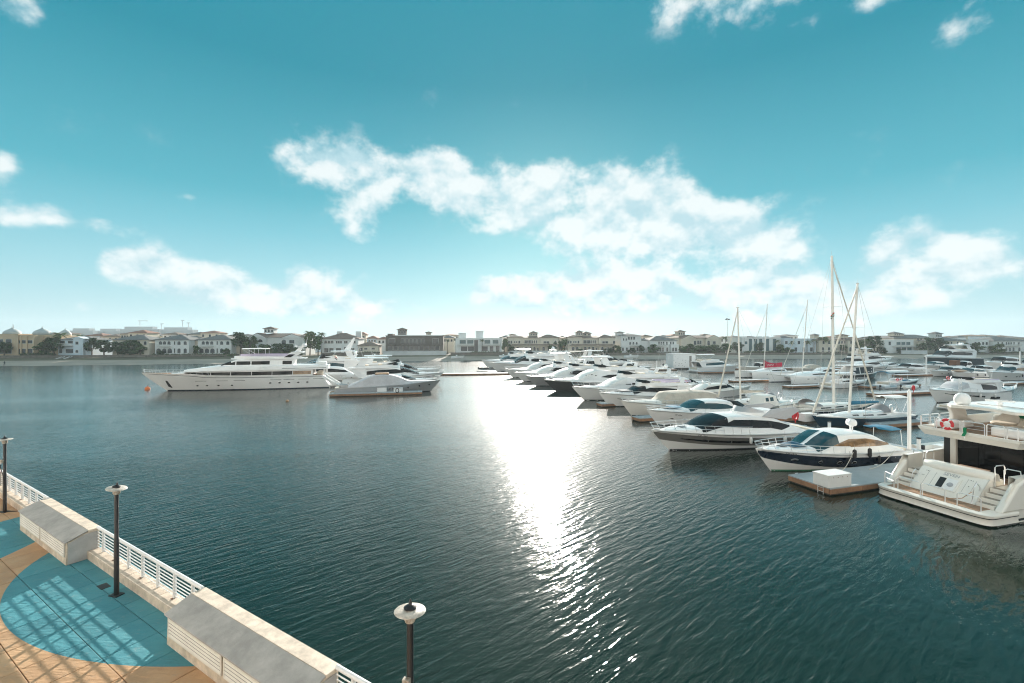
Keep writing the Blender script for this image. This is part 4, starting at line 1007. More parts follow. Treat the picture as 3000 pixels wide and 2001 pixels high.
def grey_extra(t):
    r, H, k = t.root, t.H, t.k
    zt = t.sh(0.42 * 19) + t.hc
    for sd in (1, -1):   # swept wings of the sport fly
        MB().prism([(4.6, sd * 1.7, zt - 0.55), (7.6, sd * 1.75, zt - 0.12), (6.4, sd * 1.6, zt + 0.55), (3.4, sd * 1.6, zt + 0.62), (2.6, sd * 1.6, zt + 0.30)], (0, -sd * 0.12, 0)).build('fly_wing', m_silver, r, bevel=0.02)
    coaming(r, 'fly_coaming', 4.2, 9.4, 3.3, zt - 0.12, 0.3, 0.38, m_gel)
    coaming(r, 'fly_windscreen', 7.0, 9.0, 2.6, zt + 0.2, 0.15, 0.5, m_silver, th=0.02, slope=1.0)
    MB().box((5.8, 0, zt + 0.18), (1.3, 2.0, 0.36)).build('fly_seat', m_gel, r, bevel=0.12)
    fender(r, (1.4, H.at(1.4, 1.2).y + 0.15, 0.75), 0.16, 0.75)
reg_mark(motor('sport_yacht', 'long white sport yacht with a grey lower hull and black hull windows, bow rail forward', (1960, 1319), HL, 19.0, z0=1.18, z1=1.92, k=1.08, B=4.9, fl=0.84,
      stripe=[(0.01, 0.987, 0.17, 0.62, 0.60, 0.92, m_greyhull)], ws=(0.765, 0.60), re=0.36, tail=0.10, hc=1.55,
      win=[[(0.225, 0.36, 0.44), (0.29, 0.20, 0.62), (0.36, 0.34, 0.74), (0.47, 0.36, 0.80), (0.575, 0.40, 0.80), (0.625, 0.42, 0.60), (0.66, 0.44, 0.47)]],
      hwin=[(0.40, 0.49, 0.36, 0.50, 0.42, 0.56), (0.495, 0.60, 0.42, 0.56, 0.45, 0.59), (0.605, 0.72, 0.45, 0.59, 0.50, 0.63), (0.725, 0.86, 0.50, 0.63, 0.64, 0.68)], rn=11, pul=0.66, extra=grey_extra, cock=0.12, sole=m_teakg), 0.76, 0.86, 'DP 1590', 0.26)
reg_mark(motor('sport_cruiser', 'white express cruiser with a big teal glass cabin and three small square ports', (1926, 1244), HL, 15.2, z0=1.35, z1=2.05, ws=(0.66, 0.50), re=0.26, tail=0.17, hc=1.50, glass=m_tglass,
      win=[[(0.24, 0.40, 0.50), (0.30, 0.36, 0.72), (0.40, 0.32, 0.82), (0.50, 0.32, 0.82), (0.57, 0.36, 0.56), (0.60, 0.38, 0.42)]],
      ports=[(0.80, 0.50, 0.22, 0.06), (0.70, 0.48, 0.22, 0.06), (0.60, 0.46, 0.12, 0.13), (0.565, 0.46, 0.12, 0.13), (0.53, 0.46, 0.12, 0.13)], rn=6, pul=0.5, fend=(0.5,),
      extra=lambda t: (MB().prism([(1.2, 1.7, 1.75), (3.1, 1.75, 2.75), (3.5, 1.7, 2.75), (2.3, 1.8, 1.75)], (0, -3.4, 0)).build('aft_canopy', m_navyc, t.root), slab(t.root, 'foredeck_cover', 10.6, 12.2, 1.7, t.sh(11.4) + 0.42, 0.06, m_bluec2))), 0.76, 0.76, 'DP 1796', 0.26)
def beige_extra(t):
    r, L = t.root, 15.5
    st = [(0.8, 1.45, 2.7, 1.9, 1.5), (3.0, 1.5, 3.05, 2.0, 1.55), (6.0, 1.6, 3.1, 2.0, 1.5), (8.6, 1.7, 3.05, 1.9, 1.35), (9.6, 1.75, 2.2, 1.8, 1.3), (10.0, 1.8, 1.95, 1.7, 1.3)]
    Loft(st, c=0.25, cam=0.10, bulge=0.05).mesh().build('canvas_enclosure', m_beige_cover, r, smooth=True)
    radar(r, (4.5, 0, 3.25), 0.8); MB().tube([(4.2, 0.4, 3.2), (4.0, 0.4, 4.6)], 0.02, 5).build('whip_antenna', m_gel, r)
motor('motor_cruiser', 'cream cruiser under a large beige canvas enclosure', (1850, 1218), HL, 15.5, hullm=m_gel2, topm=m_gel2, z0=1.35, z1=2.2, ws=(0.66, 0.56), re=0.3, tail=0.10, hc=0.62, cover=m_gel2, ports=[(0.70, 0.45, 0.2, 0.1)], extra=beige_extra, rn=6)
motor('flybridge_yacht', 'white flybridge yacht with a dark wedge window in the bow and grey sunpads', (1785, 1191), HL, 17.2, z0=1.35, z1=2.1, fly=(0.06, 0.62), ws=(0.70, 0.56), hc=1.45, tail=0.20, hwin=[(0.55, 0.84, 0.34, 0.56, 0.62, 0.66)], hard=None, archx=0.20, rn=6,
      extra=lambda t: (MB().box((12.6, 0, t.sh(12.6) + 0.50), (2.0, 1.5, 0.16)).build('sunpad', m_greyc, t.root, bevel=0.05), coaming(t.root, 'bow_dodger', 1.5, 7.5, 3.2, t.sh(6) + t.hc + 0.5, 0.2, 0.3, m_lilac)))
motor('flybridge_yacht', 'white flybridge yacht with louvred side windows and a long bow pulpit', (1712, 1173), HL, 21.5, wsm=m_whitec, z0=1.2, z1=1.95, k=1.25, fly=(0.05, 0.60), ws=(0.74, 0.55), hc=1.75, tail=0.18, archx=0.19, domes=((0.155, 0.1),), rn=9, pul=0.7, flagc=[m_red, m_whitec],
      win=[[(0.24 + i * 0.058, 0.42, 0.66 - max(0, i - 3) * 0.08), (0.288 + i * 0.058, 0.42, 0.64 - max(0, i - 3) * 0.08)] for i in range(6)])
motor('flybridge_yacht', 'charcoal hulled flybridge yacht with two almond windows each side', (1628, 1146), HL, 24.0, wsm=m_whitec, z0=1.2, z1=1.95, k=1.25, hullm=m_darkhull, stripe=[(0.005, 0.995, 0.93, 0.995, 0.93, 0.995, m_gel)], fly=(0.04, 0.55), ws=(0.72, 0.54), hc=2.0, tail=0.16, hard=None, archx=0.2, knuckle=False,  # white windscreens in this row paint in covers and sun glints
      win=[[(0.30, 0.40, 0.44), (0.37, 0.36, 0.66), (0.45, 0.38, 0.62), (0.52, 0.42, 0.45)], [(0.56, 0.50, 0.54), (0.60, 0.46, 0.68), (0.65, 0.46, 0.56), (0.68, 0.48, 0.50)]], rn=7)
MID = 'flybridge yachts deep in the middle row'
motor('flybridge_yacht', 'silver white yacht with one long dark arched window behind the charcoal one', (1570, 1131), HL, 23.0, wsm=m_whitec, z0=1.15, z1=1.85, k=1.25, hullm=m_silver, topm=m_gel, fly=(0.05, 0.56), ws=(0.74, 0.54), hc=1.8, tail=0.16, hard=(0.12, 0.42), rn=7)
motor('flybridge_yacht', 'white yacht with a sunlit foredeck and long oval window, sixth back in the middle row', (1533, 1118), HL, 22.0, wsm=m_whitec, z0=1.15, z1=1.85, k=1.25, fly=(0.05, 0.55), ws=(0.76, 0.56), hc=1.75, tail=0.16, archx=0.2, rn=6, hwin=[(0.66, 0.84, 0.5, 0.66, 0.6, 0.7)])
motor('flybridge_yacht', 'white yacht with a raised hardtop and cluttered flybridge deep in the middle row', (1502, 1106), HL, 22.0, wsm=m_whitec, z0=1.2, z1=1.9, k=1.25, fly=(0.04, 0.55), ws=(0.72, 0.54), hc=1.8, tail=0.16, hard=(0.14, 0.40), domes=((0.2, 0.2),), rn=6)
motor('flybridge_yacht', 'tall white yacht with two green side windows at the end of the middle row', (1457, 1089), HL, 27.0, z0=1.15, z1=1.75, k=1.75, fly=(0.04, 0.56), ws=(0.70, 0.55), hc=1.55, tail=0.16, archx=0.22, rn=6, domes=((0.19, 0.05),),
      win=[[(0.28, 0.36, 0.44), (0.34, 0.34, 0.70), (0.46, 0.34, 0.72), (0.50, 0.36, 0.60)], [(0.53, 0.38, 0.68), (0.60, 0.40, 0.66), (0.655, 0.44, 0.48)]])
motor('flybridge_yacht', 'far white flybridge yacht with blue glass and sloping outrigger poles at the dock end', (1430, 1078), HL, 21.0, z0=1.3, z1=1.9, k=1.5, fly=(0.05, 0.55), ws=(0.70, 0.52), hc=1.5, tail=0.18, glass=m_tglass, hard=(0.15, 0.42), rn=0, rail=False)

# yachts behind the middle row, nearer the far shore (bows right)
BR = 'white yachts moored behind the middle row'
motor('flybridge_yacht', 'white yacht with a raised white hardtop on dark slanted legs near the beach', None, HR, 21.0, stern=(1700, 1079), z0=1.2, z1=1.9, k=1.3, fly=(0.06, 0.55), ws=(0.72, 0.56), hc=1.7, tail=0.16, hard=(0.06, 0.42), rn=5, antenna=False)
motor('flybridge_yacht', 'white yacht with sand coloured flybridge covers in the middle of the pack', None, HR, 20.0, stern=(1640, 1092), z0=1.2, z1=1.9, k=1.3, fly=(0.06, 0.55), ws=(0.74, 0.58), hc=1.7, tail=0.16, archx=0.18, rn=5, bimini=(0.12, 0.34, m_beige_cover))
motor('flybridge_yacht', 'white yacht with a dark soft top lying just behind the pack', None, HR, 20.0, stern=(1665, 1086), z0=1.2, z1=1.9, k=1.25, fly=(0.06, 0.55), ws=(0.74, 0.58), hc=1.7, tail=0.16, bimini=(0.1, 0.34, m_navyc), rn=5)
motor('flybridge_yacht', 'white yacht with teal cockpit canvas near the end of the pack', None, HR, 18.5, stern=(1745, 1100), z0=1.2, z1=1.9, k=1.2, fly=(0.06, 0.55), ws=(0.74, 0.58), hc=1.6, tail=0.16, archx=0.18, rn=5, extra=lambda t: MB().box((1.6, 0, 2.3), (2.6, 3.6, 1.6)).build('cockpit_canvas', m_bluec2, t.root, bevel=0.1))
motor('sport_cruiser', 'white sport cruiser with a green glass cabin beside the lamp pole', None, HR, 15.0, stern=(1830, 1120), ws=(0.70, 0.52), re=0.3, tail=0.12, hc=1.5, glass=m_tglass, rn=5)
motor('sport_cruiser', 'low white cruiser with a dark arched cabin behind the long pulpit yacht', None, HR, 14.5, stern=(1905, 1148), ws=(0.72, 0.55), re=0.3, tail=0.12, hc=1.5, rn=5, archx=0.14)
motor('sport_cruiser', 'white cruiser under a pale soft top between the covered boat and the sailing boats', None, HR, 14.5, stern=(2010, 1165), ws=(0.66, 0.52), re=0.28, tail=0.08, hc=1.35, rn=6, domes=((0.3, 0.2), (0.3, -0.2)), topm=m_gel2)
motor('motor_cruiser', 'cream fishing cruiser with a small square wheelhouse among the sailing boats', None, HR, 12.5, stern=(2165, 1212), z0=1.3, z1=2.1, hullm=m_gel2, topm=m_gel2, ws=(0.50, 0.42), re=0.28, tail=0.22, hc=1.9, rn=5,
      win=[[(0.27, 0.5, 0.82), (0.31, 0.5, 0.84)], [(0.33, 0.5, 0.84), (0.38, 0.5, 0.84)]], glass=m_tglass)

# ------------------------------------------------------------------ sailing boats
A = sail('sailing_yacht', 'blue hulled sailing yacht with the blue boom cover and shorter mast', (2402, 1250), HL, 14.6, 19.3, m_navy2, foot_px=(2487, 1200), top_px=(2512, 832), boomm=m_bluec2, hood=m_greyc, bimini=m_whitec, z0=1.05, z1=1.4, lines=0.018, mast_r=0.165)
B_ = sail('sailing_yacht', 'dark hulled sailing yacht with the tallest mast and folded wooden gear on deck', None, HR, 16.6, 24.0, m_navy, stern=(2303, 1224), foot_px=(2443, 1180), top_px=(2437, 752), boomm=None, z0=1.1, z1=1.5, mast_r=0.20, house=m_gel2, hood=m_greyc, lines=0.018, boom=False)
flag(B_.root, B_.mb + Vector((-0.2, -0.3, 12.4)), 0.3, [m_red, m_green, m_whitec, m_black], lean=-0.1, w=1.3)
Cc = sail('sailing_yacht', 'cream sailing yacht with an orange flag and slim mast behind the covered cruiser', (2118, 1206), HL, 12.5, 19.0, m_gel2, foot_px=(2170, 1145), top_px=(2161, 902), boomm=m_beige_cover, hood=m_greyc, z0=1.2, z1=1.5, mast_r=0.13)
K1 = cat_boat('catamaran', 'white sailing catamaran with the red sail cover', (2205, 1112), HL, 13.0, 19.0, m_redc, foot_px=(2238, 1085), top_px=(2248, 890))
for i in range(7): MB().box((K1.mx * 13 - 1.1 - i * 0.30, K1.yc + 0.25, 3.45 + 0.05 * math.sin(i * 2.1)), (0.22, 0.012, 0.16 if i % 3 else 0.2)).build('cover_lettering', m_whitec, K1.root)
K2 = cat_boat('catamaran', 'white sailing catamaran without a sail cover, nearer of the two', (2318, 1127), HL, 13.5, 18.3, None, foot_px=(2350, 1095), top_px=(2366, 878))

# ------------------------------------------------------------------ left group
def superyacht():
    L = 35.5
    H = Hull(L, 7.0, 2.75, 3.75, dr=0.6, rake=5.2, tr=1.8, fl=0.84, sm=0.45, pw=2.2, smw=0.25, pww=1.7, shp=1.6)
    t = Boat('superyacht', 'long white three deck superyacht moored bow left, with a radar mast and bimini', 'superyacht', (490, 1145), HL, H.xe(0.0)); r = t.root
    H.mesh().build('hull', m_gel, r, smooth=True, angle=35)
    both(H, [(0.3, -0.3, 0.20), (0.5 * L, -0.3, 0.20), (H.xe(0.1) - 0.1, -0.3, 0.22)], 'waterline_paint', m_navy, r, 0.008, n=8, mm=1)
    both(H, [(0.6, 2.45, 2.53), (0.5 * L, 2.55, 2.63), (0.66 * L, 2.68, 2.76), (0.72 * L, 2.95, 3.03), (0.97 * L, 3.5, 3.58)], 'sheer_line', m_navy, r, 0.012, n=6, mm=1)
    for f in (0.04, 0.12, 0.20, 0.27, 0.46, 0.55, 0.66): both(H, [(f * L, 1.95, 2.02), (f * L + 2.1, 1.97, 2.04)], 'hull_slot', m_glass, r, 0.012, n=3, mm=1)
    for f in (0.13, 0.18, 0.23, 0.28, 0.33): oval(H, f * L, 1.35, 0.26, 0.14, 'porthole', m_glass, r, rim=m_chrome)
    for f in (0.53, 0.60, 0.66, 0.71): oval(H, f * L, 1.05, 0.22, 0.12, 'porthole', m_glass, r, rim=m_chrome)
    p = H.at(0.90 * L, 1.5); both(H, [(0.845 * L, 0.55, 0.75), (0.865 * L, 0.9, 2.1), (0.875 * L, 1.9, 2.15)], 'anchor_pocket', m_blackt, r, 0.015, n=4, mm=2)
    H.deck(0.0, 0.995).build('main_deck', m_teak, r, smooth=True)
    # bulwark cap forward
    sh = lambda x: H.sheer(cl(x / L))
    st = [(3.6, 2.6, 4.75, 2.9, 2.75), (8, 2.6, 4.78, 3.1, 2.9), (16, 2.65, 4.80, 3.15, 2.9), (22, 2.75, 4.65, 3.0, 2.7), (25, 2.85, 4.30, 2.7, 2.3), (28, 3.0, 3.75, 2.2, 1.7), (31, 3.2, 3.42, 1.4, 0.9)]
    L1 = Loft(st, c=0.3, cam=0.05); L1.mesh().build('main_deckhouse', m_gel, r, smooth=True)
    seg = [3.9, 7.5, 11.4, 15.2, 19.0, 22.6, 27.6]
    for a, b_ in zip(seg[:-1], seg[1:]):
        g = lambda x: (2.98 + max(0, x - 20) * 0.075, 3.72 - max(0, x - 22) * 0.012)
        both(L1, [(a + 0.05, *g(a)), ((a + b_) / 2, *g((a + b_) / 2)), (b_ - 0.05, *g(b_))], 'saloon_window', m_glass if a > 4 else m_brglass, r, 0.02, n=3, mm=2)
    # upper deck overhang band with the name
    st = [(0.6, 4.05, 4.85, 3.1, 2.95), (6, 4.0, 4.9, 3.25, 3.05), (16, 3.98, 4.95, 3.25, 3.0), (23, 3.98, 4.75, 3.05, 2.7), (27.5, 3.85, 4.25, 2.5, 2.0)]
    L2 = Loft(st, c=0.15, cam=0.02); L2.mesh().build('upper_deck', m_gel, r, smooth=True)
    both(L2, [(0.9, 4.28, 4.36), (9.5, 4.28, 4.36)], 'accent_line', m_glass, r, 0.012, n=8, mm=1)
    st = [(7.5, 4.8, 6.25, 2.4, 2.2), (12, 4.8, 6.3, 2.55, 2.3), (17.5, 4.8, 6.25, 2.5, 2.2), (19.8, 4.8, 5.7, 2.35, 2.0), (21.6, 4.75, 5.0, 2.2, 1.8), (25, 4.4, 4.6, 1.4, 1.0)]
    L3 = Loft(st, c=0.2); L3.mesh().build('wheelhouse', m_gel, r, smooth=True)
    for a, b_, c in ((7.7, 9.6, 0), (11.9, 15.4, 1), (15.5, 18.2, 1), (18.3, 20.6, 2)):
        top = lambda x: 5.85 if x < 18.2 else 5.85 - (x - 18.2) * 0.32
        both(L3, [(a + 0.06, 5.15, top(a)), (b_ - 0.06, 5.15, top(b_))], 'bridge_window', m_glass, r, 0.02, n=4, mm=2)
    shield(L3, 19.2, 21.0, 0.45, 0, 'bridge_windscreen', m_glass, r)
    # flybridge
    fb = slab(r, 'sun_deck', 5.2, 19.6, 4.9, 6.25, 0.18, m_gel, nose=0.4, cam=0.0)
    coaming(r, 'sun_deck_coaming', 6.4, 19.2, 4.8, 6.40, 0.35, 0.5, m_gel); coaming(r, 'windbreak', 7.5, 18.0, 4.6, 6.8, 0.45, 0.5, m_lilac, th=0.03, slope=0.1)
    slab(r, 'bimini', 12.6, 17.6, 3.6, 8.35, 0.10, m_whitec, nose=0.1, cam=0.05)
    for x in (12.9, 15.0, 17.3):
        for sd in (1, -1): MB().tube([(15.0 if x != 12.9 else 12.9, sd * 1.9, 6.9), (x, sd * 1.7, 8.38)], 0.03, 5).build('bimini_pole', m_chrome, r)
    for sd in (1, -1):
        MB().prism([(10.6, sd * 2.35, 6.3), (8.2, sd * 2.35, 6.3), (6.0, sd * 2.0, 7.6), (8.0, sd * 2.0, 7.6)], (0, -sd * 0.2, 0)).build('arch_leg', m_gel, r, bevel=0.03)
        MB().prism([(9.3, sd * 2.37, 6.6), (8.0, sd * 2.37, 6.6), (7.1, sd * 2.22, 7.2), (8.3, sd * 2.22, 7.2)], (0, sd * 0.02, 0)).build('arch_window', m_glass, r)
        MB().tube([(1.2, sd * 2.9, 4.9), (7.0, sd * 2.8, 4.9)], 0.03, 5).build('aft_rail', m_chrome, r)
    MB().box((6.8, 0, 7.6), (2.2, 4.2, 0.25)).build('arch_top', m_gel, r, bevel=0.05)
    mz = MB().prism([(6.5, -0.35, 7.7), (7.6, -0.35, 7.7), (5.6, -0.2, 9.6), (5.1, -0.2, 9.6)], (0, 0.7, 0)).build('radar_mast', m_gel, r, bevel=0.04)
    MB().box((6.9, 0, 8.75), (1.6, 1.4, 0.12)).build('mast_platform', m_gel, mz); dome(r, (5.6, 0.6, 8.8), 0.42); dome(r, (5.6, -0.8, 8.8), 0.42); radar(r, (7.3, 0, 8.85), 1.6)
    MB().tube([(5.2, 0, 9.6), (5.0, 0, 10.9)], 0.04, 5).build('mast_pole', m_gel, mz)
    # stern stairs, aft deck, jetski chock
    for sd in (1, -1): MB().prism([(-0.6, sd * 3.0, 0.5), (2.4, sd * 3.0, 2.7), (1.6, sd * 3.0, 2.7), (-1.6, sd * 3.0, 0.5)], (0, -sd * 0.9, 0)).build('stern_stair', m_gel, r)
    MB().box((-0.8, 0, 0.45), (2.2, 5.6, 0.25)).build('swim_platform', m_gel, r, bevel=0.04)
    MB().box((2.2, 0, 3.1), (1.4, 3.6, 0.7)).build('aft_sofa', m_cush, r, bevel=0.1)
    MB().box((2.0, 0, 5.2), (1.8, 2.2, 0.7)).build('tender_cover', m_whitec, r, bevel=0.2)
    for sd in (1, -1): MB().box((1.3, sd * 2.6, 3.6), (0.4, 0.15, 1.8)).build('deck_pillar', m_gel, r)
    guard(r, H, 0.62, 0.985, 0.6, 12, lead=0.1, r=0.02); MB().tube([(L - 0.3, 0, 3.9), (L - 0.3, 0, 5.3)], 0.03, 5).build('jackstaff', m_wire, r)
    flag(r, (0.2, 0.5, 4.9), 1.8, [m_red, m_whitec, m_black], lean=-0.8, w=1.0)
    # name in pale italics on the side
    for sd in (1,):
        p = L2.at(13.2, 4.45); n_ = nrm(L2.at, 13.2, 4.45)
        M = Matrix.Translation(p + n_ * 0.02) @ Matrix(((-1, 0, 0, 0), (0, 0, 1, 0), (0, 1, 0, 0), (0, 0, 0, 1)))
        text('name_lettering', 'Alfie', 0.85, m_whitec, M, r, shear=0.35)
superyacht()
LB = 'yachts on the left dock'
motor('flybridge_yacht', 'white flybridge yacht with a green strip window behind the superyacht stern', None, HL, 24.0, stern=(1075, 1100), z0=1.2, z1=1.9, k=1.5, fly=(0.05, 0.55), ws=(0.72, 0.54), hc=1.6, tail=0.2, archx=0.16, glass=m_tglass, rn=5, domes=((0.13, 0.1),), flagc=[m_red, m_whitec, m_black])
motor('flybridge_yacht', 'white yacht with a tall slanted radar mast, second behind the superyacht', None, HL, 24.0, stern=(1065, 1090), z0=1.2, z1=1.9, k=1.5, fly=(0.05, 0.55), ws=(0.72, 0.54), hc=1.6, tail=0.2, hard=(0.1, 0.4), rn=5, flagc=[m_red, m_whitec, m_black],
      extra=lambda t: MB().prism([(4.0, -0.3, 6.6), (6.0, -0.3, 6.6), (3.0, -0.2, 10.8), (2.4, -0.2, 10.8)], (0, 0.6, 0)).build('radar_mast', m_gel, t.root, bevel=0.04))
motor('sport_cruiser', 'white cruiser with a dark arch window, stern to the dock right of the superyacht', None, HL, 17.0, stern=(1062, 1112), z0=1.4, z1=2.1, ws=(0.72, 0.56), re=0.3, tail=0.12, hc=1.7, rn=5, flagc=[m_red, m_whitec, m_black])
def silver_extra(t):
    r = t.root; MB().box((8.6, 0, t.sh(8.6) + t.hc + 0.1), (2.6, 2.2, 0.3)).build('fly_lounge', m_tan, r, bevel=0.12)
silver = motor('sport_yacht', 'covered silver grey yacht with round portholes beside the left finger dock, bow right', (1260, 1146), HR, 20.0, z0=1.25, z1=1.95, k=1.15, hullm=m_silver, cover=m_cover, ws=(0.70, 0.50), re=0.34, tail=0.12, hc=1.75, ports=[(0.88, 0.7, 0.14, 0.14), (0.78, 0.66, 0.14, 0.14), (0.67, 0.62, 0.14, 0.14), (0.53, 0.58, 0.14, 0.14), (0.50, 0.58, 0.14, 0.14), (0.45, 0.58, 0.14, 0.14)], extra=silver_extra, rn=0, rail=False, cock=0.16)
motor('flybridge_yacht', 'white flybridge yacht with a long black bow window on the left dock, bow right', (1270, 1121), HR, 23.0, z0=1.25, z1=1.9, k=1.3, fly=(0.06, 0.56), ws=(0.74, 0.54), hc=1.65, tail=0.18, hard=(0.12, 0.44), hwin=[(0.62, 0.9, 0.5, 0.66, 0.66, 0.8)], rn=6, hullm=m_gel)
motor('flybridge_yacht', 'white flybridge yacht with a dark hardtop frame, farthest on the left dock', (1265, 1106), HR, 22.0, z0=1.2, z1=1.9, k=1.3, fly=(0.06, 0.54), ws=(0.72, 0.54), hc=1.65, tail=0.18, hard=(0.1, 0.42), rn=6, flagc=[m_red])
motor('sport_cruiser', 'slim white cruiser squeezed behind the covered silver yacht', (1262, 1135), HR, 18.0, z0=1.2, z1=1.7, ws=(0.72, 0.54), re=0.34, tail=0.12, hc=1.3, rn=6, topm=m_gel)
# ------------------------------------------------------------------ ivory yacht in the right foreground, seen over its stern
def ivory():
    o = Vector((25.75, 28.35, 0)); r = empty('flybridge_yacht', o, HR, 'large ivory yacht in the right foreground seen over its lettered transom', 'motor yacht', 'motor yachts in the marina')
    L = 25.0
    H = Hull(L, 6.3, 2.55, 3.4, dr=0.6, rake=4.0, tr=0.0, fl=0.92, sm=0.45, pw=2.2, smw=0.3, shp=1.5)
    # hull sides start behind the platform and sweep up from it
    def S(u, v):
        p = H.P(u, v); xo = 1.0 + 2.3 * max(0, v - 0.25) ** 1.2 * max(0, 1 - u * 6) ; return Vector((p.x * (L - 1.0) / L + xo, p.y, p.z))
    b = MB(); us = H.us(30); vs = lin(0, 1, 10)
    for sg in (1, -1): b.grid(lambda u, v: (lambda p: Vector((p.x, p.y * sg, p.z)))(S(u, v)), us, vs, flip=(sg < 0))
    b.build('hull', m_ivory, r, smooth=True, angle=35)
    for sg in (1, -1):     # inner face and cap of the bulwark
        b = MB(); b.grid(lambda u, w: (lambda p, q: Vector((p.x, (p.y - [0, 0.32, 0.36][int(w)]) * sg, p.z + [0.0, 0.04, -1.05][int(w)])))(S(u, 1), 0), lin(0, 0.32, 10), [0, 1, 2], flip=(sg > 0)); b.build('bulwark', m_ivory, r, smooth=True, angle=60)
        b = MB(); b.grid(lambda u, v: (lambda p: Vector((p.x, (p.y + 0.015) * sg, p.z)))(S(u, v)), lin(0.13, 0.2, 4), lin(0.78, 0.90, 3)); b.build('hull_vent', m_glass, r)
        b = MB(); b.grid(lambda u, v: (lambda p: Vector((p.x, (p.y + 0.012) * sg, p.z)))(S(u, v)), lin(0.0, 0.9, 20), lin(0.215, 0.26, 2)); b.build('waterline_paint', m_anti, r)
    # bathing platform
    out = []
    for i in range(25):
        a = math.pi / 2 + math.pi * i / 24; out.append((1.25 + 1.25 * (abs(math.cos(a)) ** 0.35) * math.copysign(1, math.cos(a)), 3.05 * (abs(math.sin(a)) ** 0.28) * math.copysign(1, math.sin(a))))
    out = [(2.6, 3.08)] + out + [(2.6, -3.08)]
    b = MB(); lv = [(0.0, 0.10), (0.06, 0.30), (0.0, 0.52), (-0.05, 0.66), (0.14, 0.74)]
    n = len(out)
    vs_ = []
    for ins, z in lv: vs_ += [((x + ins) if x < 2 else x, y * (1 - ins * 0.12), z) for x, y in out]
    b.add(vs_, [(k * n + i, k * n + i + 1, (k + 1) * n + i + 1, (k + 1) * n + i) for k in range(len(lv) - 1) for i in range(n - 1)] + [tuple(range(4 * n, 5 * n))])
    pf = b.build('bathing_platform', m_ivory, r, smooth=True, angle=50)
    b = MB(); b.add([((x - 0.012) if x < 2 else x, y * 1.004, z) for z in (0.46, 0.505) for x, y in out], [(i, i + 1, n + i + 1, n + i) for i in range(n - 1)]); b.build('rubbing_strip', m_black, pf)
    for i in range(9):
        y0 = -2.45 + i * 0.545
        MB().box((0.83, y0 + 0.27, 0.752), (1.02, 0.53, 0.022)).build('teak_plank', m_teak, pf)
    # transom: sloped garage door between two stairs
    tr = [(1.35, 0.74), (1.55, 1.05), (2.55, 2.02), (2.72, 2.10)]
    b = MB(); b.grid(lambda t, y: Vector((tr[int(t)][0], y, tr[int(t)][1])), [0, 1, 2, 3], lin(-1.75, 1.75, 5)); b.build('transom', m_ivory, r, smooth=True, angle=30)
    for sg in (1, -1):
        b = MB(); b.prism([(x, sg * 1.75, z) for x, z in tr] + [(3.2, sg * 1.75, 2.1), (3.2, sg * 1.75, 0.74)], (0, -sg * 0.03, 0)); b.build('transom_cheek', m_ivory, r)
        for k in range(4):     # steps up to the cockpit
            x0 = 1.35 + k * 0.42; z = 0.98 + k * 0.235
            st = MB().box((x0 + 0.9, sg * 2.20, z / 2 + 0.30), (1.8, 0.84, z - 0.60)).build('stair_step', m_ivory, r, bevel=0.015)
            MB().box((x0 + 0.20, sg * 2.20, z + 0.006), (0.36, 0.70, 0.014)).build('tread', m_teakg, st)
        MB().prism([(1.15, sg * 2.66, 0.74), (3.4, sg * 2.66, 0.74), (3.4, sg * 2.66, 2.5), (2.6, sg * 2.66, 2.2), (1.6, sg * 2.66, 1.2)], (0, sg * 0.42, 0)).build('quarter', m_ivory, r, bevel=0.10)
    M = Matrix(((0, 0.717, -0.697, 0), (-1, 0, 0, 0), (0, 0.697, 0.717, 0), (0, 0, 0, 1)))     # plane of the door
    def onT(u, v, h=0.0): c = Vector((1.55, 0, 1.05)); return c + Vector((0.717, 0, 0.697)) * v + Vector((0, -1, 0)) * u + Vector((-0.697, 0, 0.717)) * h
    def panel(u0, u1, v0, v1, h, name, m_, parent=r):
        q = [onT(u0, v0, h), onT(u1, v0, h), onT(u1, v1, h), onT(u0, v1, h)]; nb = Vector((0.697, 0, -0.717)) * 0.035
        return MB().prism(q, nb).build(name, m_, parent, bevel=0.006)
    gd = panel(-0.55, 0.62, 0.05, 1.10, 0.035, 'garage_door', m_ivory)
    panel(-0.48, -0.13, 0.10, 0.95, 0.042, 'door_opening', m_blackt); panel(-0.08, 0.50, 0.10, 0.95, 0.06, 'door_cover', m_gel)
    for u in (-1.2, -0.8, 0.85, 1.25): panel(u, u + 0.02, 0.05, 1.25, 0.008, 'panel_joint', m_cap)
    o_ = MB().lathe([(0.16, 0), (0.16, 0.02), (0.10, 0.03)], n=18, M=Matrix.Translation(onT(0.22, 0.50, 0.07)) @ M).build('badge', m_silver, r, smooth=True)
    text('name_lettering', 'SEVEN', 0.30, m_silver, Matrix.Translation(onT(0.0, 1.24, 0.012)) @ M, r)
    for (u, v) in ((-1.35, 1.2), (-1.25, 1.2), (-1.45, 0.8), (-1.35, 0.8), (1.0, 1.2), (1.1, 1.2), (1.05, 0.75)): MB().lathe([(0.022, 0), (0.022, 0.015)], n=8, M=Matrix.Translation(onT(u, v, 0.0)) @ M).build('fastener', m_blackt, r)
    # platform rails
    def hoop(y0, y1, x0=0.30, x1=0.30, z=0.76, h=0.78):
        g = MB().tube([(x0, y0, z), (x0, y0, z + h - 0.08), (x0 + (x1 - x0) * 0.08, y0 + (y1 - y0) * 0.08, z + h), (x1 - (x1 - x0) * 0.08, y1 - (y1 - y0) * 0.08, z + h), (x1, y1, z + h - 0.08), (x1, y1, z)], 0.032, 6).build('platform_rail', m_chrome, r, smooth=True)
        MB().tube([(x0, y0, z + h * 0.5), (x1, y1, z + h * 0.5)], 0.012, 5).build('rail_wire', m_chrome, g)
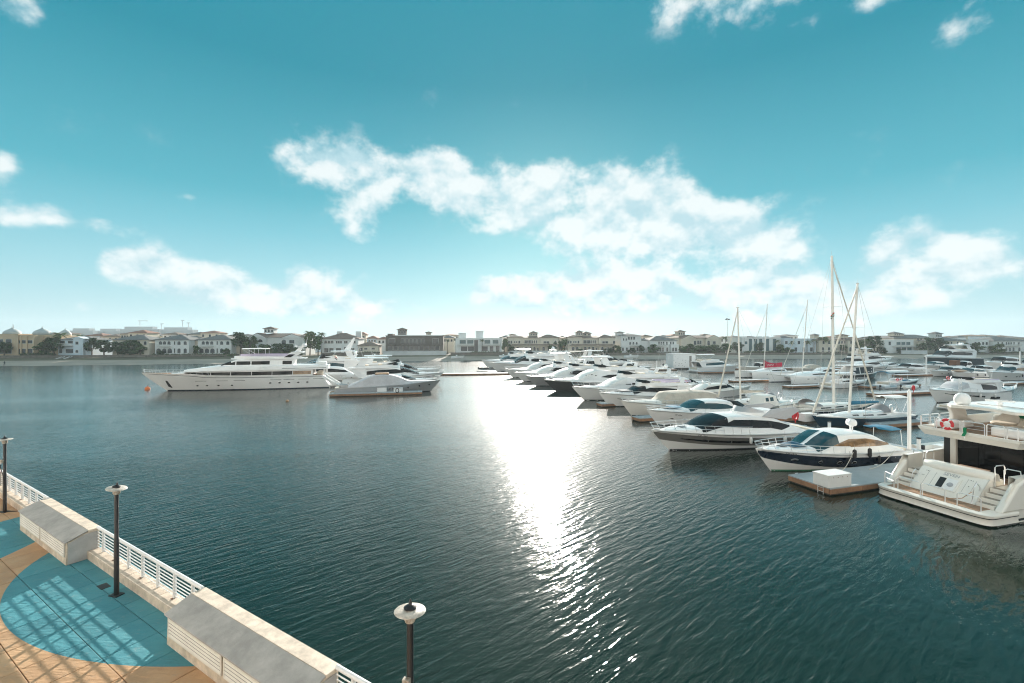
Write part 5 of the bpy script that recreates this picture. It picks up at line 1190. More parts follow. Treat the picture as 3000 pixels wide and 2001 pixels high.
    hoop(2.85, 2.0, 0.75, 0.32); hoop(1.75, 0.45); hoop(0.35, -0.85); hoop(-1.45, -2.5, 0.30, 0.42)
    for sg in (1, -1): MB().tube([(1.25, sg * 1.62, 0.8), (1.5, sg * 1.62, 1.75), (1.75, sg * 1.62, 1.95), (2.0, sg * 1.62, 1.75), (2.0, sg * 1.62, 1.45)], 0.034, 6).build('stair_handrail', m_chrome, r, smooth=True)
    MB().tube([(0.32, 1.75, 1.1), (0.5, 0.6, 0.86), (0.7, -0.6, 0.82), (1.0, -1.3, 1.05), (1.35, -1.6, 1.5)], 0.02, 5).build('mooring_rope', m_tan, r, smooth=True)
    # aft sofa, cockpit, saloon doors
    b = MB(); pr = [(2.62, 2.08), (2.58, 2.3), (2.72, 2.52), (3.02, 2.56), (3.15, 2.42), (3.2, 2.05)]
    b.grid(lambda y, k: Vector((pr[int(k)][0] + 0.25 * (abs(y) / 1.85) ** 4, y, pr[int(k)][1] - 0.10 * (abs(y) / 1.85) ** 6)), lin(-1.85, 1.85, 13), [0, 1, 2, 3, 4, 5]); b.build('sofa_back', m_ivory, r, smooth=True, angle=60)
    MB().box((3.6, 0, 1.85), (0.9, 3.6, 0.35)).build('aft_sofa', m_cush, r, bevel=0.08)
    MB().box((4.9, 0, 1.52), (4.4, 5.4, 0.05)).build('cockpit_sole', m_teak, r)
    MB().box((4.6, 0.2, 2.15), (0.9, 1.6, 0.06)).build('cockpit_table', m_teak, r, bevel=0.02); MB().box((4.6, 0.2, 1.85), (0.15, 0.15, 0.6)).build('table_leg', m_chrome, r)
    for sg in (1, -1): MB().tube([(3.05, sg * 1.80, 1.5), (3.05, sg * 1.80, 2.85), (3.2, sg * 1.80, 2.95), (3.8, sg * 1.84, 2.95), (3.9, sg * 1.84, 2.8), (3.9, sg * 1.84, 2.4)], 0.034, 6).build('sofa_rail', m_chrome, r, smooth=True)
    for sg in (1, -1): MB().tube([(3.3, sg * 2.1, 1.9), (3.3, sg * 2.1, 2.75), (3.4, sg * 2.2, 2.85), (3.45, sg * 2.75, 2.85), (3.45, sg * 2.8, 2.5)], 0.034, 6).build('gate_rail', m_chrome, r, smooth=True)
    ys = [-2.6, -1.5, -0.4, 0.75, 1.9]
    for y0, y1 in zip(ys[:-1], ys[1:]): MB().box((6.5, (y0 + y1) / 2, 2.85), (0.04, y1 - y0 - 0.025, 2.6)).build('saloon_door', m_glass, r)
    MB().box((6.56, 0, 2.9), (0.05, 5.5, 2.8)).build('saloon_frame', m_blackt, r)
    for y in (2.1,): MB().box((6.45, y, 2.8), (0.30, 0.34, 2.6)).build('frame_pillar', m_ivory, r, bevel=0.04)
    st = [(6.6, 2.5, 4.25, 2.85, 2.65), (10, 2.6, 4.3, 2.85, 2.6), (15, 2.8, 4.25, 2.7, 2.3), (18, 3.0, 3.6, 2.4, 1.9), (20, 3.1, 3.3, 1.9, 1.3)]
    Lf = Loft(st, c=0.25); Lf.mesh().build('saloon', m_ivory, r, smooth=True)
    both(Lf, [(7.0, 3.0, 3.9), (11, 3.05, 3.95), (15, 3.2, 3.9), (17.3, 3.35, 3.6)], 'side_window', m_glass, r, 0.02)
    H.deck(0.30, 0.995).build('side_deck', m_deckw, r, smooth=True)
    # flybridge overhang
    zf = 4.30
    b = MB(); xs_ = [(3.70, 2.60, 0.10), (3.90, 2.70, 0.0), (5.0, 2.82, 0.0), (8.0, 2.9, 0.0), (14.0, 2.7, 0.0), (16.5, 1.6, 0.0)]
    for k, (za, zb) in enumerate(((zf - 0.28, zf - 0.28), (zf + 0.10, zf + 0.10))):
        b.grid(lambda i, y: Vector((xs_[int(i)][0] + (0.22 if k == 0 else 0.0), xs_[int(i)][1] * y * (0.92 if k == 0 else 1), za)), list(range(6)), (-1, 0, 1), flip=(k == 0))
    for sg in (1, -1): b.grid(lambda i, k: Vector((xs_[int(i)][0] + (0.22 if k == 0 else 0), sg * xs_[int(i)][1] * (0.92 if k == 0 else 1), zf - 0.28 + 0.38 * k)), list(range(6)), (0, 1), flip=sg > 0)
    b.grid(lambda y, k: Vector((3.70 + (0.22 if k == 0 else 0), 2.60 * y * (0.92 if k == 0 else 1), zf - 0.28 + 0.38 * k)), lin(-1, 1, 5), (0, 1))
    b.build('flybridge_deck', m_ivory, r, smooth=True, angle=30)
    MB().box((7.5, 0, zf + 0.112), (7.2, 5.0, 0.02)).build('fly_teak', m_teak, r)
    for sg in (1, -1): MB().prism([(3.75, sg * 2.66, zf + 0.1), (14, sg * 2.60, zf + 0.1), (14, sg * 2.55, zf + 0.85), (7.4, sg * 2.70, zf + 0.75), (5.6, sg * 2.72, zf + 0.32), (3.65, sg * 2.68, zf + 0.28)], (0, -sg * 0.10, 0)).build('fly_bulwark', m_ivory, r, bevel=0.03)
    MB().box((3.73, 0, zf + 0.18), (0.10, 5.2, 0.22)).build('aft_toe_rail', m_ivory, r, bevel=0.03)
    def frail(p, q, h=0.72):
        p, q = Vector(p), Vector(q); z = zf + 0.28; d = q - p; up = Vector((0, 0, 1))
        P0, Q0 = Vector((p.x, p.y, z)), Vector((q.x, q.y, z))
        g = MB().tube([P0, P0 + up * (h - 0.07), P0 + up * h + d * 0.08, Q0 + up * h - d * 0.08, Q0 + up * (h - 0.07), Q0], 0.03, 6).build('fly_rail', m_chrome, r, smooth=True)
        for f in (0.4, 0.7): MB().tube([P0 + up * h * f, Q0 + up * h * f], 0.010, 4).build('rail_wire', m_chrome, g)
    for a, c in ((2.5, 1.7), (1.6, 0.3), (0.2, -0.95), (-1.05, -1.9), (-2.0, -2.5)): frail((3.77, a, 0), (3.77, c, 0))
    for a, c in ((3.9, 4.8), (4.9, 5.8)): frail((a, 2.62, 0), (c, 2.64, 0))
    frail((5.9, 2.64, 0), (7.2, 2.64, 0))
    # fly furniture: sofas, loungers, arch wings, hardtop
    MB().box((5.6, -1.6, zf + 0.42), (1.2, 2.0, 0.6)).build('fly_counter', m_gel, r, bevel=0.10)
    MB().box((6.1, 1.9, zf + 0.38), (2.4, 1.0, 0.5)).build('fly_sofa', m_gel, r, bevel=0.12)
    for y in (0.2, -1.5):
        MB().lathe([(0.1, 0), (0.62, 0.03), (0.66, 0.12), (0.60, 0.2), (0.1, 0.22)], c=(8.0, y, zf + 0.5), n=20).build('round_lounger', m_cush, r, smooth=True)
        MB().lathe([(0.1, 0), (0.55, 0.02), (0.55, 0.14), (0.1, 0.16)], n=20, M=Matrix.Translation((8.6, y, zf + 0.8)) @ Matrix.Rotation(R(-65), 4, 'Y')).build('lounger_back', m_ivory, r, smooth=True)
    MB().box((9.8, -0.4, zf + 0.6), (1.4, 3.6, 0.8)).build('helm_console', m_ivory, r, bevel=0.2); MB().box((9.5, -0.8, zf + 1.08), (1.3, 2.2, 0.25)).build('green_towel_cover', m_green, r, bevel=0.1)
    for sg in (1, -1):
        b = MB(); b.prism([(6.5, sg * 2.40, zf + 0.30), (9.0, sg * 2.40, zf + 0.30), (7.9, sg * 2.30, zf + 0.78), (7.2, sg * 2.1, zf + 1.64), (5.6, sg * 2.1, zf + 1.64), (6.05, sg * 2.2, zf + 1.1)], (0, -sg * 0.22, 0)); b.build('arch_wing', m_ivory, r, bevel=0.05)
    slab(r, 'hardtop', 5.3, 12.5, 4.4, zf + 1.60, 0.18, m_ivory, nose=0.3, cam=0.03)
    MB().box((8.9, 0, zf + 1.86), (3.4, 2.6, 0.04)).build('sunroof', m_gel, r, bevel=0.01)
    props(r, [((11.5, s * 2.1, zf + 0.85), (10.8, s * 1.9, zf + 1.63)) for s in (1, -1)], 0.03, name='hardtop_strut')
    dome(r, (6.1, 1.45, zf + 1.82), 0.46); radar(r, (7.2, 0, zf + 1.9), 1.4)
    MB().tube([(3.77, 0.1, zf + 0.9), (3.6, 0.0, zf + 0.2), (3.55, -0.05, zf - 0.1)], 0.02, 5).build('flag_pole', m_chrome, r)
    b = MB(); b.grid(lambda t, w: Vector((3.65 - 0.18 * t, 0.09 * w - 0.05 + 0.03 * math.sin(t * 8), zf + 0.62 - 0.55 * t)), lin(0, 1, 6), (-1, 0, 1)); b.build('furled_flag', m_green, r)
    return r
ivory()
iv = Matrix.Translation((25.75, 28.35, 0)) @ Matrix.Rotation(HR, 4, 'Z')
ring('lifebuoy', iv @ Vector((3.66, 0.95, 4.95)), (R(90), 0, HR + R(90)), 'red and white lifebuoy on the ivory yacht upper rail', 0.30, 0.09)

# ------------------------------------------------------------------ right basin
RB = 'motor yachts in the right basin'
motor('flybridge_yacht', 'white flybridge yacht with a black bow strip and dark arched side window', (2743, 1180), HL, 17.0, group=RB, z0=1.45, z1=2.15, fly=(0.08, 0.60), ws=(0.74, 0.58), hc=1.5, tail=0.18, wsm=m_cover, win=[[(0.20, 0.30, 0.60), (0.26, 0.28, 0.74), (0.36, 0.28, 0.84), (0.42, 0.30, 0.84)]], hwin=[(0.42, 0.86, 0.50, 0.64, 0.74, 0.78), (0.20, 0.34, 0.30, 0.52, 0.20, 0.56)], rn=6,
      extra=lambda t: coaming(t.root, 'windbreak', 2.5, 9.0, 3.4, t.sh(6) + t.hc + 0.3, 0.2, 0.3, m_lilac))
motor('sedan_cruiser', 'grey sedan cruiser with two square hull windows, bow right', (2962, 1166), HR, 15.5, group=RB, z0=1.5, z1=2.2, hullm=m_silver, ws=(0.62, 0.46), re=0.22, tail=0.10, hc=1.5, hwin=[(0.60, 0.67, 0.48, 0.64, 0.48, 0.64), (0.74, 0.82, 0.54, 0.68, 0.55, 0.69)], rn=5)
motor('motor_cruiser', 'open cruiser with a swooping blue and white canopy and two red rings', (2682, 1128), HR, 11.5, group=RB, z0=1.3, z1=1.9, stripe=[(0.25, 0.985, 0.12, 0.70, 0.55, 0.88, m_navyc)], ws=(0.62, 0.50), re=0.36, tail=0.30, hc=0.9, glass=m_bluec2, rn=0, rail=False,
      extra=lambda t: (slab(t.root, 'canopy', 0.2, 7.6, 3.0, 3.1, 0.06, m_whitec, nose=0.4, cam=0.22), slab(t.root, 'canopy_trim', -0.4, 4.0, 3.1, 2.98, 0.05, m_bluec2, nose=0.2, cam=0.2), props(t.root, [((x, s * 1.35, 1.5), (x + 0.3, s * 1.3, 3.05)) for x in (1.2, 5.6) for s in (1, -1)], name='canopy_pole')))
t_ = motor('sport_cruiser', 'white cruiser with a flat white hardtop and dark hull windows beside the tall masts', (2530, 1132), HR, 12.5, group=RB, z0=1.3, z1=1.95, ws=(0.60, 0.48), re=0.30, tail=0.2, hc=0.9, hwin=[(0.45, 0.85, 0.4, 0.66, 0.55, 0.7)], rn=4,
      extra=lambda t: (slab(t.root, 'hardtop', 1.0, 8.2, 3.0, 3.0, 0.16, m_gel, nose=0.4), props(t.root, [((x, s * 1.3, 1.5), (x + 0.6, s * 1.2, 3.05)) for x in (1.6, 6.6) for s in (1, -1)], 0.05, m_gel, 'hardtop_leg')))
motor('sedan_cruiser', 'white sedan yacht with a dark curved window left of the slim white pile', (2617, 1094), HL, 15.0, group=RB, z0=1.4, z1=2.0, ws=(0.66, 0.52), re=0.26, tail=0.12, hc=1.6, ports=[(0.74, 0.6, 0.3, 0.1), (0.58, 0.56, 0.2, 0.12), (0.54, 0.56, 0.2, 0.12)], rn=4)
motor('sedan_cruiser', 'white sedan yacht with a black hull line, bow right, behind the masts', (2592, 1088), HR, 17.0, group=RB, z0=1.5, z1=2.1, ws=(0.70, 0.56), re=0.30, tail=0.12, hc=1.6, hwin=[(0.4, 0.8, 0.55, 0.64, 0.6, 0.68), (0.84, 0.93, 0.3, 0.6, 0.6, 0.72)], rn=4)
motor('sedan_cruiser', 'white cruiser with three round ports right of the slim white pile', (2735, 1103), HL, 14.5, group=RB, z0=1.3, z1=2.0, ws=(0.66, 0.50), re=0.3, tail=0.12, hc=1.4, ports=[(0.78, 0.56, 0.16, 0.12), (0.66, 0.54, 0.16, 0.12), (0.52, 0.5, 0.16, 0.12)], rn=5)
motor('sedan_cruiser', 'white cruiser with a peach foredeck cover and teal cabin glass', (2797, 1107), HL, 14.0, group=RB, z0=1.3, z1=1.9, ws=(0.62, 0.50), re=0.3, tail=0.12, hc=1.45, glass=m_tglass, rn=4, extra=lambda t: slab(t.root, 'foredeck_cover', 9.2, 13.2, 2.4, t.sh(11) + 0.30, 0.10, m_tan, nose=0.5, cam=0.2))
motor('flybridge_yacht', 'white flybridge yacht with a teal windscreen near the right edge, double oval ports', (2905, 1116), HL, 18.0, group=RB, z0=1.5, z1=2.15, fly=(0.06, 0.58), ws=(0.66, 0.54), hc=1.5, tail=0.2, wsm=m_tglass, glass=m_brglass, ports=[(0.74, 0.55, 0.3, 0.1), (0.58, 0.55, 0.2, 0.12), (0.53, 0.55, 0.2, 0.12)], rn=4, archx=None, flagc=None)
motor('motor_yacht', 'dark green hulled explorer yacht with a long pale hardtop by the far beach', (2722, 1069), HL, 30.0, group=RB, z0=1.7, z1=2.2, k=1.6, hullm=m_navyc, stripe=[(0.005, 0.995, 0.86, 0.995, 0.88, 0.995, m_gel)], fly=(0.10, 0.62), ws=(0.72, 0.58), hc=1.7, tail=0.16, hard=(0.18, 0.54), domes=((0.3, 0.15), (0.22, -0.1)), rn=5, topm=m_gel)
motor('flybridge_yacht', 'white flybridge yacht with a flat hardtop on thin legs right of the flag, far row', (2600, 1070), HR, 20.0, group=RB, z0=1.3, z1=1.9, k=1.4, fly=(0.10, 0.60), ws=(0.74, 0.58), hc=1.7, tail=0.18, hard=(0.12, 0.44), rn=4, domes=((0.3, 0.0),))
motor('sedan_cruiser', 'white yacht with one long black window by the right edge, far row', (2895, 1082), HL, 20.0, group=RB, z0=1.5, z1=2.1, ws=(0.70, 0.58), re=0.30, tail=0.12, hc=1.7, rn=4)
motor('sport_cruiser', 'domed white cruiser in front of the long black window yacht', (2925, 1092), HL, 15.0, group=RB, z0=1.3, z1=1.9, ws=(0.62, 0.52), re=0.30, tail=0.12, hc=1.5, cover=m_whitec, rn=0, rail=False)
motor('motor_cruiser', 'dark open houseboat with a pale flat roof behind the masts', (2560, 1106), HR, 15.0, group=RB, z0=1.2, z1=1.6, ws=(0.80, 0.76), re=0.3, tail=0.1, hc=2.2, glass=m_navyc, hullm=m_darkhull, rn=0, rail=False, extra=lambda t: slab(t.root, 'flat_roof', 0.3, 13.0, 3.9, t.sh(7) + t.hc + 0.1, 0.15, m_gel, nose=0.1, cam=0.0), win=[[(0.12, 0.1, 0.85), (0.40, 0.1, 0.88)], [(0.42, 0.1, 0.88), (0.74, 0.1, 0.86)]])
motor('sedan_cruiser', 'low white cruiser with a pale awning behind the slim white pile', (2640, 1080), HR, 14.0, group=RB, z0=1.3, z1=1.9, ws=(0.66, 0.52), re=0.3, tail=0.12, hc=1.2, rn=0, rail=False, extra=lambda t: slab(t.root, 'awning', 1.0, 7.5, 2.8, 4.3, 0.06, m_whitec, nose=0.1))
motor('sedan_cruiser', 'white cruiser with a dark arch roof panel in front of the explorer yacht', (2850, 1096), HR, 13.0, group=RB, z0=1.3, z1=1.9, ws=(0.64, 0.50), re=0.3, tail=0.12, hc=1.4, rn=3, archx=0.15)
motor('motor_cruiser', 'white workboat with boxes and rusty gear in front of the explorer yacht', (2775, 1086), HL, 14.0, group=RB, z0=1.2, z1=1.9, ws=(0.44, 0.36), re=0.24, tail=0.16, hc=2.2, rn=0, rail=False, extra=lambda t: MB().box((9.0, 0, 2.6), (2.0, 2.0, 1.5)).build('deck_cargo', m_rust, t.root, bevel=0.1))
motor('sport_cruiser', 'cream cruiser with an orange deckhouse cover behind the two catamarans', (2330, 1093), HL, 13.0, group=RB, hullm=m_gel2, z0=1.3, z1=1.9, ws=(0.60, 0.48), re=0.3, tail=0.12, hc=1.6, cover=m_beige_cover, rn=4)
motor('sport_cruiser', 'white dome roofed cruiser just right of the nearer catamaran', (2468, 1102), HR, 13.0, group=RB, z0=1.3, z1=1.8, ws=(0.66, 0.52), re=0.3, tail=0.12, hc=1.7, rn=3)
motor('motor_cruiser', 'cream fishing boat with a square wheelhouse behind the red sail cover', (2172, 1086), HL, 12.5, group=RB, hullm=m_gel2, topm=m_gel2, z0=1.2, z1=1.8, ws=(0.42, 0.36), re=0.22, tail=0.16, hc=2.0, rn=0, rail=False)
motor('motor_yacht', 'white trawler yacht with an open upper deck moored beside the white floating box', (2150, 1087), HR, 17.5, group=RB, z0=1.4, z1=1.9, fly=(0.02, 0.56), ws=(0.66, 0.58), hc=1.55, tail=0.14, glass=m_tglass, bimini=(0.04, 0.44, m_whitec), rn=4, fscreen=False)

motor('sedan_cruiser', 'white sedan cruiser with a low teal cabin between the slim pile and the explorer yacht', (2700, 1082), HL, 14.0, group=RB, z0=1.3, z1=1.9, ws=(0.66, 0.52), re=0.3, tail=0.12, hc=1.5, glass=m_tglass, rn=4)
motor('flybridge_yacht', 'white flybridge yacht with a beige bimini behind the dark open houseboat', (2455, 1078), HL, 16.0, group=RB, z0=1.3, z1=1.9, k=1.2, fly=(0.08, 0.58), ws=(0.72, 0.56), hc=1.6, tail=0.18, bimini=(0.12, 0.36, m_beige_cover), rn=4)
motor('sport_cruiser', 'white sport cruiser with a blue cockpit awning at the far right edge', (2960, 1102), HL, 14.0, group=RB, z0=1.3, z1=1.9, ws=(0.68, 0.52), re=0.3, tail=0.12, hc=1.4, rn=4, extra=lambda t: slab(t.root, 'awning', 0.4, 5.0, 3.0, 3.2, 0.05, m_bluec2, nose=0.1, cam=0.1))
motor('sedan_cruiser', 'white sedan cruiser with a dark hull band behind the peach covered cruiser', (2830, 1099), HL, 14.0, group=RB, z0=1.4, z1=2.0, ws=(0.66, 0.52), re=0.3, tail=0.12, hc=1.6, stripe=[(0.01, 0.985, 0.1, 0.4, 0.4, 0.6, m_navy)], rn=4)
motor('flybridge_yacht', 'white flybridge yacht with twin domes in the far right corner of the basin', (2985, 1090), HL, 18.0, group=RB, z0=1.3, z1=1.9, k=1.3, fly=(0.08, 0.58), ws=(0.72, 0.56), hc=1.6, tail=0.18, hard=(0.12, 0.40), domes=((0.2, 0.2), (0.2, -0.2)), rn=4)
motor('sport_cruiser', 'low white cruiser with black glass left of the dome roofed cruiser', (2395, 1106), HL, 13.0, group=RB, z0=1.2, z1=1.8, ws=(0.70, 0.54), re=0.3, tail=0.12, hc=1.3, rn=4)
# white floating box with oval punched holes
p0 = gp(1972, 1082); fb = empty('floating_pavilion', p0, HR - R(6), 'tall white floating box with punched slots and a dark door beside the trawler yacht', 'floating box')
MB().box((4.3, 2.5, 0.2), (8.6, 5.2, 0.5)).build('pontoon', m_float, fb); MB().box((4.3, 2.5, 2.75), (8.3, 5.0, 4.7)).build('walls', m_gel, fb, bevel=0.03)
MB().box((4.3, 2.5, 5.18), (8.5, 5.2, 0.14)).build('roof', m_gel, fb)
MB().box((6.5, -0.012, 2.6), (0.85, 0.04, 3.9)).build('door', m_greyhull, fb)
rnd = random.Random(5)
for i in range(13): MB().box((0.5 + (i % 4) * 1.3 + rnd.uniform(-0.2, 0.5), -0.006, 1.0 + (i // 4) * 1.15 + rnd.uniform(-0.3, 0.3)), (0.30, 0.02, 0.11)).build('slot_window', m_blackt, fb)

# ------------------------------------------------------------------ docks, boxes, piles
def dpt(px, py, z=0.52): return gp(px, py, z)
e0 = (dpt(2325, 1388) + dpt(2415, 1434)) / 2
near_w = (dpt(2325, 1388) - dpt(2415, 1434)).length
dock(e0, e0 + AX * 17.5, 3.3, 'near floating finger dock with timber fascia carrying a big white box')
dock_box(dpt(2428, 1420) + AX * 0.3 + Vector((0, 0, 0.52)), HR, 'large white storage box with rusty latches on the near finger dock', (2.1, 1.15, 0.85), bolts=True)
md0 = e0 + AX * 17.3 + Vector((0.0, -1.0, 0)); BV = Vector((-0.290, 0.957, 0))
dock(md0, md0 + BV * 118, 2.6, 'long main floating dock running behind the sterns of the near row')
ld = MB(); lr = empty('dock_ladder', e0 + AX * -0.05 + Vector((0.35, -0.9, 0.5)), HR, 'small steel ladder on the near finger dock end', 'ladder')
MB().tube([(-0.06, -0.2, -0.9), (-0.06, -0.2, 0.35), (0.25, -0.2, 0.35), (0.3, -0.2, 0)], 0.02, 5).build('rail', m_chrome, lr); MB().tube([(-0.06, 0.2, -0.9), (-0.06, 0.2, 0.35), (0.25, 0.2, 0.35), (0.3, 0.2, 0)], 0.02, 5).build('rail', m_chrome, lr)
for z in (-0.6, -0.35, -0.1): MB().tube([(-0.06, -0.2, z), (-0.06, 0.2, z)], 0.018, 5).build('rung', m_chrome, lr)
f1 = dpt(2262, 1222); dock(f1, f1 + AX * 11.5, 1.9, 'finger dock between the grey striped yacht and the blue sailing yacht')
dock_box(dpt(2366, 1233) + Vector((0, 0, 0.52)), HR, 'white storage box beside the red ring near the blue sailing yacht', (1.9, 0.9, 0.95))
f2 = dpt(1862, 1222); dock(f2, f2 + AX * 16, 1.8, 'finger dock end showing under the covered cruiser')
f3 = dpt(1755, 1181); dock(f3, f3 + AX * 17, 1.8, 'finger dock end showing between the two flybridge yachts')
f4 = dpt(2548, 1240); dock(f4, f4 + AX * 9, 2.0, 'blue grey dock piece right of the blue sailing yacht stern')
f5 = dpt(2556, 1152); dock(f5, f5 + AX * 15, 2.4, 'long dock with red brown fascia below the blue canopy cruiser')
f6 = dpt(2528, 1130); dock(f6, f6 + AX * 16, 2.2, 'dock under the cruiser with the blue and white canopy')
f7 = dpt(2625, 1098); dock(f7, f7 + AX * 14, 2.2, 'dock in front of the sedan yacht left of the slim pile')
f8 = dpt(2905, 1122); dock(f8, f8 + AX * 16, 2.4, 'dock in front of the teal windscreen yacht at the right edge')
f9 = dpt(2142, 1114); dock(f9, f9 + AX * 12, 2.0, 'dock beside the bow of the red cover catamaran')
f10 = dpt(2302, 1130); dock(f10, f10 + AX * 14, 2.0, 'dock beside the bow of the nearer catamaran')
f11 = dpt(2130, 1078); dock(f11, f11 + Vector((44, 2, 0)), 2.6, 'far straight dock with a brown edge behind the catamarans')
f12 = dpt(1875, 1081); dock(f12, f12 + Vector((12, 1, 0)), 2.4, 'far dock between the pack and the white floating box')
f13 = dpt(1285, 1094); dock(f13, f13 + Vector((26, 3.0, 0)), 2.6, 'far dock reaching right from the left group to the tall white yacht')
f14 = dpt(968, 1152); dock(f14, f14 + Vector((16.2, 3.4, 0)), 2.6, 'left finger dock with red brown fascia beside the covered silver yacht')
f15 = dpt(1003, 1146); dock(f15, f15 + BV * 62, 2.4, 'left main dock running away between the superyacht and the silver yacht')
f16 = dpt(2050, 1089); dock(f16, f16 + AX * 13, 2.0, 'dock along the trawler yacht')
for i, (px, w_) in enumerate(((1118, 'left'), (1166, 'right'))):
    dock_box(dpt(px, 1147.5) + Vector((0, 0.2, 0.52)), HR, ['white storage box on the left finger dock, nearer its middle', 'white storage box on the left finger dock, next to the tyre'][i], (1.7, 0.7, 0.75))
ty = empty('tyre_fender', dpt(1164, 1151) + Vector((0, 0, 0.95)), 0, 'upright oval tyre fender on the left finger dock', 'fender'); ty.rotation_euler = (R(90), 0, HR)
MB().grid(lambda a, c_: Vector(((0.34 + 0.09 * math.cos(c_)) * math.cos(a) * 0.8, (0.42 + 0.09 * math.cos(c_)) * math.sin(a), 0.10 * math.sin(c_))), lin(0, 2 * math.pi, 21), lin(0, 2 * math.pi, 9)).build('tyre', m_black, ty, smooth=True)
pile(gp(2664, 1345), 5.9, 'tall slim white pile standing right of the blue sailing yacht', 0.14)
pile(gp(2714, 1100), 5.6, 'slim white pile between the sedan yachts in the right basin', 0.17)
pile(gp(2989, 1100), 6.6, 'slim white pile at the right edge', 0.17)
pile(gp(1924, 1112), 4.6, 'slim pole beside the green glass cruiser in the middle', 0.09)
pile(gp(2368, 1080), 4.2, 'thin dark pole on the far straight dock behind the catamarans', 0.08, m_wire)
for (px, py, z, lab, s) in ((2330, 1238, 0.52, 'red heart shaped lifebuoy stand beside the white storage box', 1.0), (2676, 1150, 0.52, 'red lifebuoy stand on the long dock in the right basin', 0.8)):
    p = gp(px, py, z); st = empty('lifebuoy_stand', p + Vector((0, 0, z)), HR, lab, 'lifebuoy stand')
    MB().tube([(0, 0, 0), (0, 0, 0.5)], 0.05, 6).build('post', m_red, st)
    b = MB(); b.grid(lambda a, c_: Vector(((0.42 * s + 0.10 * math.cos(c_)) * math.cos(a), 0.11 * math.sin(c_), 0.85 + (0.52 * s + 0.10 * math.cos(c_)) * math.sin(a))), lin(0, 2 * math.pi, 21), lin(0, 2 * math.pi, 9)); b.build('ring', m_red, st, smooth=True)
    MB().box((0, 0.06, 0.85), (0.5, 0.04, 0.6)).build('backboard', m_red, st, bevel=0.02)
for i, (px, py) in enumerate(((2629, 1112), (2641, 1111))):
    p = atd(px, py, 100.5); ring('lifebuoy', p, (R(90), 0, HR), ['red ring on the blue canopy cruiser, left of its pair', 'red ring on the blue canopy cruiser, right of its pair'][i], 0.30, 0.09)
p = atd(2777, 1108, 88.0); ring('lifebuoy', p, (R(90), 0, HR), 'red ring on the small pale workboat in front of the peach covered cruiser', 0.34, 0.10)
# small craft
tender('tender', 'grey rigid inflatable with a dark cover on the long red edged dock', dpt(2580, 1141), HR, 4.2, m_silver, z=0.55)
tender('tender', 'pale rigid inflatable with a console on the right end of the long red edged dock', dpt(2640, 1140), HR, 4.5, m_gel2, z=0.55)
tender('tender', 'grey dinghy afloat behind the white pack near the far dock', gp(1944, 1071), HR, 4.0, m_darkhull)
tender('tender', 'white tender floating between the navy cruiser and the ivory yacht', gp(2672, 1372), HR, 5.2, m_gel, motor_=False)
tender('tender', 'ivory tender with a steering console behind the ivory yacht cockpit', gp(2706, 1330), HR, 6.2, m_ivory)
tender('jet_ski', 'dark jet ski parked at the far end of the dock right of the left group', gp(1402, 1087), HR, 3.4, m_black, cat='jet ski', z=0.5)
motor('motor_cruiser', 'small pale workboat with a purple tarpaulin in front of the peach covered cruiser', (2770, 1124), HL, 10.0, group=RB, z0=1.2, z1=1.6, ws=(0.5, 0.42), re=0.3, tail=0.2, hc=1.1, cover=m_lilac, rn=0, rail=False)
motor('motor_cruiser', 'white launch with a raised ladder and blue tarpaulin right of the arched window yacht', (2880, 1192), HR, 9.0, group=RB, z0=1.0, z1=1.4, ws=(0.5, 0.42), re=0.3, tail=0.2, hc=0.9, rn=0, rail=False,
      extra=lambda t: [MB().tube([(3.0 + s * 0.25, 0, 1.2), (3.0 + s * 0.25, 0, 4.6)], 0.05, 5).build('ladder_rail', m_gel, t.root) for s in (1, -1)] + [MB().box((3.0, 0, 1.6 + i * 0.55), (0.5, 0.2, 0.08)).build('ladder_rung', m_gel, t.root) for i in range(5)])
by = empty('mooring_buoy', gp(432, 1141), 0, 'orange mooring buoy floating off the superyacht bow', 'buoy', 'mooring buoys')
MB().lathe([(0.05, -0.4), (0.42, -0.2), (0.5, 0.1), (0.42, 0.42), (0.12, 0.6), (0.06, 0.62)], n=14).build('float', m_orange, by, smooth=True); MB().tube([(0, 0, 0.6), (0, 0, 0.85)], 0.05, 6).build('ring_bolt', m_rust, by)
MB().tube([(0.1, 0, 0.7), (2.0, 0.6, 1.0), (4.2, 1.2, 2.0)], 0.03, 5).build('mooring_line', m_wire, by)
by = empty('mooring_buoy', gp(842, 1176), 0, 'small pale buoy floating below the superyacht', 'buoy', 'mooring buoys'); MB().lathe([(0.05, -0.2), (0.24, -0.05), (0.26, 0.15), (0.05, 0.3)], n=12).build('float', m_tan, by, smooth=True)

def pedestal(p, label, hd=HR):
    o = empty('power_pedestal', (p.x, p.y, 0.52), hd, label, 'power pedestal', 'power pedestals on the docks')
    MB().box((0, 0, 0.5), (0.26, 0.22, 1.0)).build('column', m_white_box, o, bevel=0.03); MB().box((0, 0, 1.06), (0.30, 0.26, 0.12)).build('light_cap', m_blackt, o, bevel=0.02)
near_ = ['behind the navy cruiser', 'behind the grey striped yacht', 'behind the blue sailing yacht', 'behind the teal glass cruiser', 'behind the covered cruiser']
for i in range(5): pedestal(md0 + BV * (5 + i * 8.5) + AX * 0.9, 'white power pedestal on the main dock ' + near_[i])
for i in range(2): pedestal(f15 + BV * (5 + i * 14) + AX * 0.8, ['white power pedestal near the superyacht stern', 'farther white power pedestal on the left main dock'][i])
def mooring(a, b, label):
    o = empty('mooring_rope', a, 0, label, 'rope', 'mooring ropes of the near boats'); d = Vector(b) - Vector(a)
    MB().tube([d * t + Vector((0, 0, -0.35 * math.sin(math.pi * t))) for t in lin(0, 1, 8)], 0.022, 5).build('rope', m_sail, o, smooth=True)
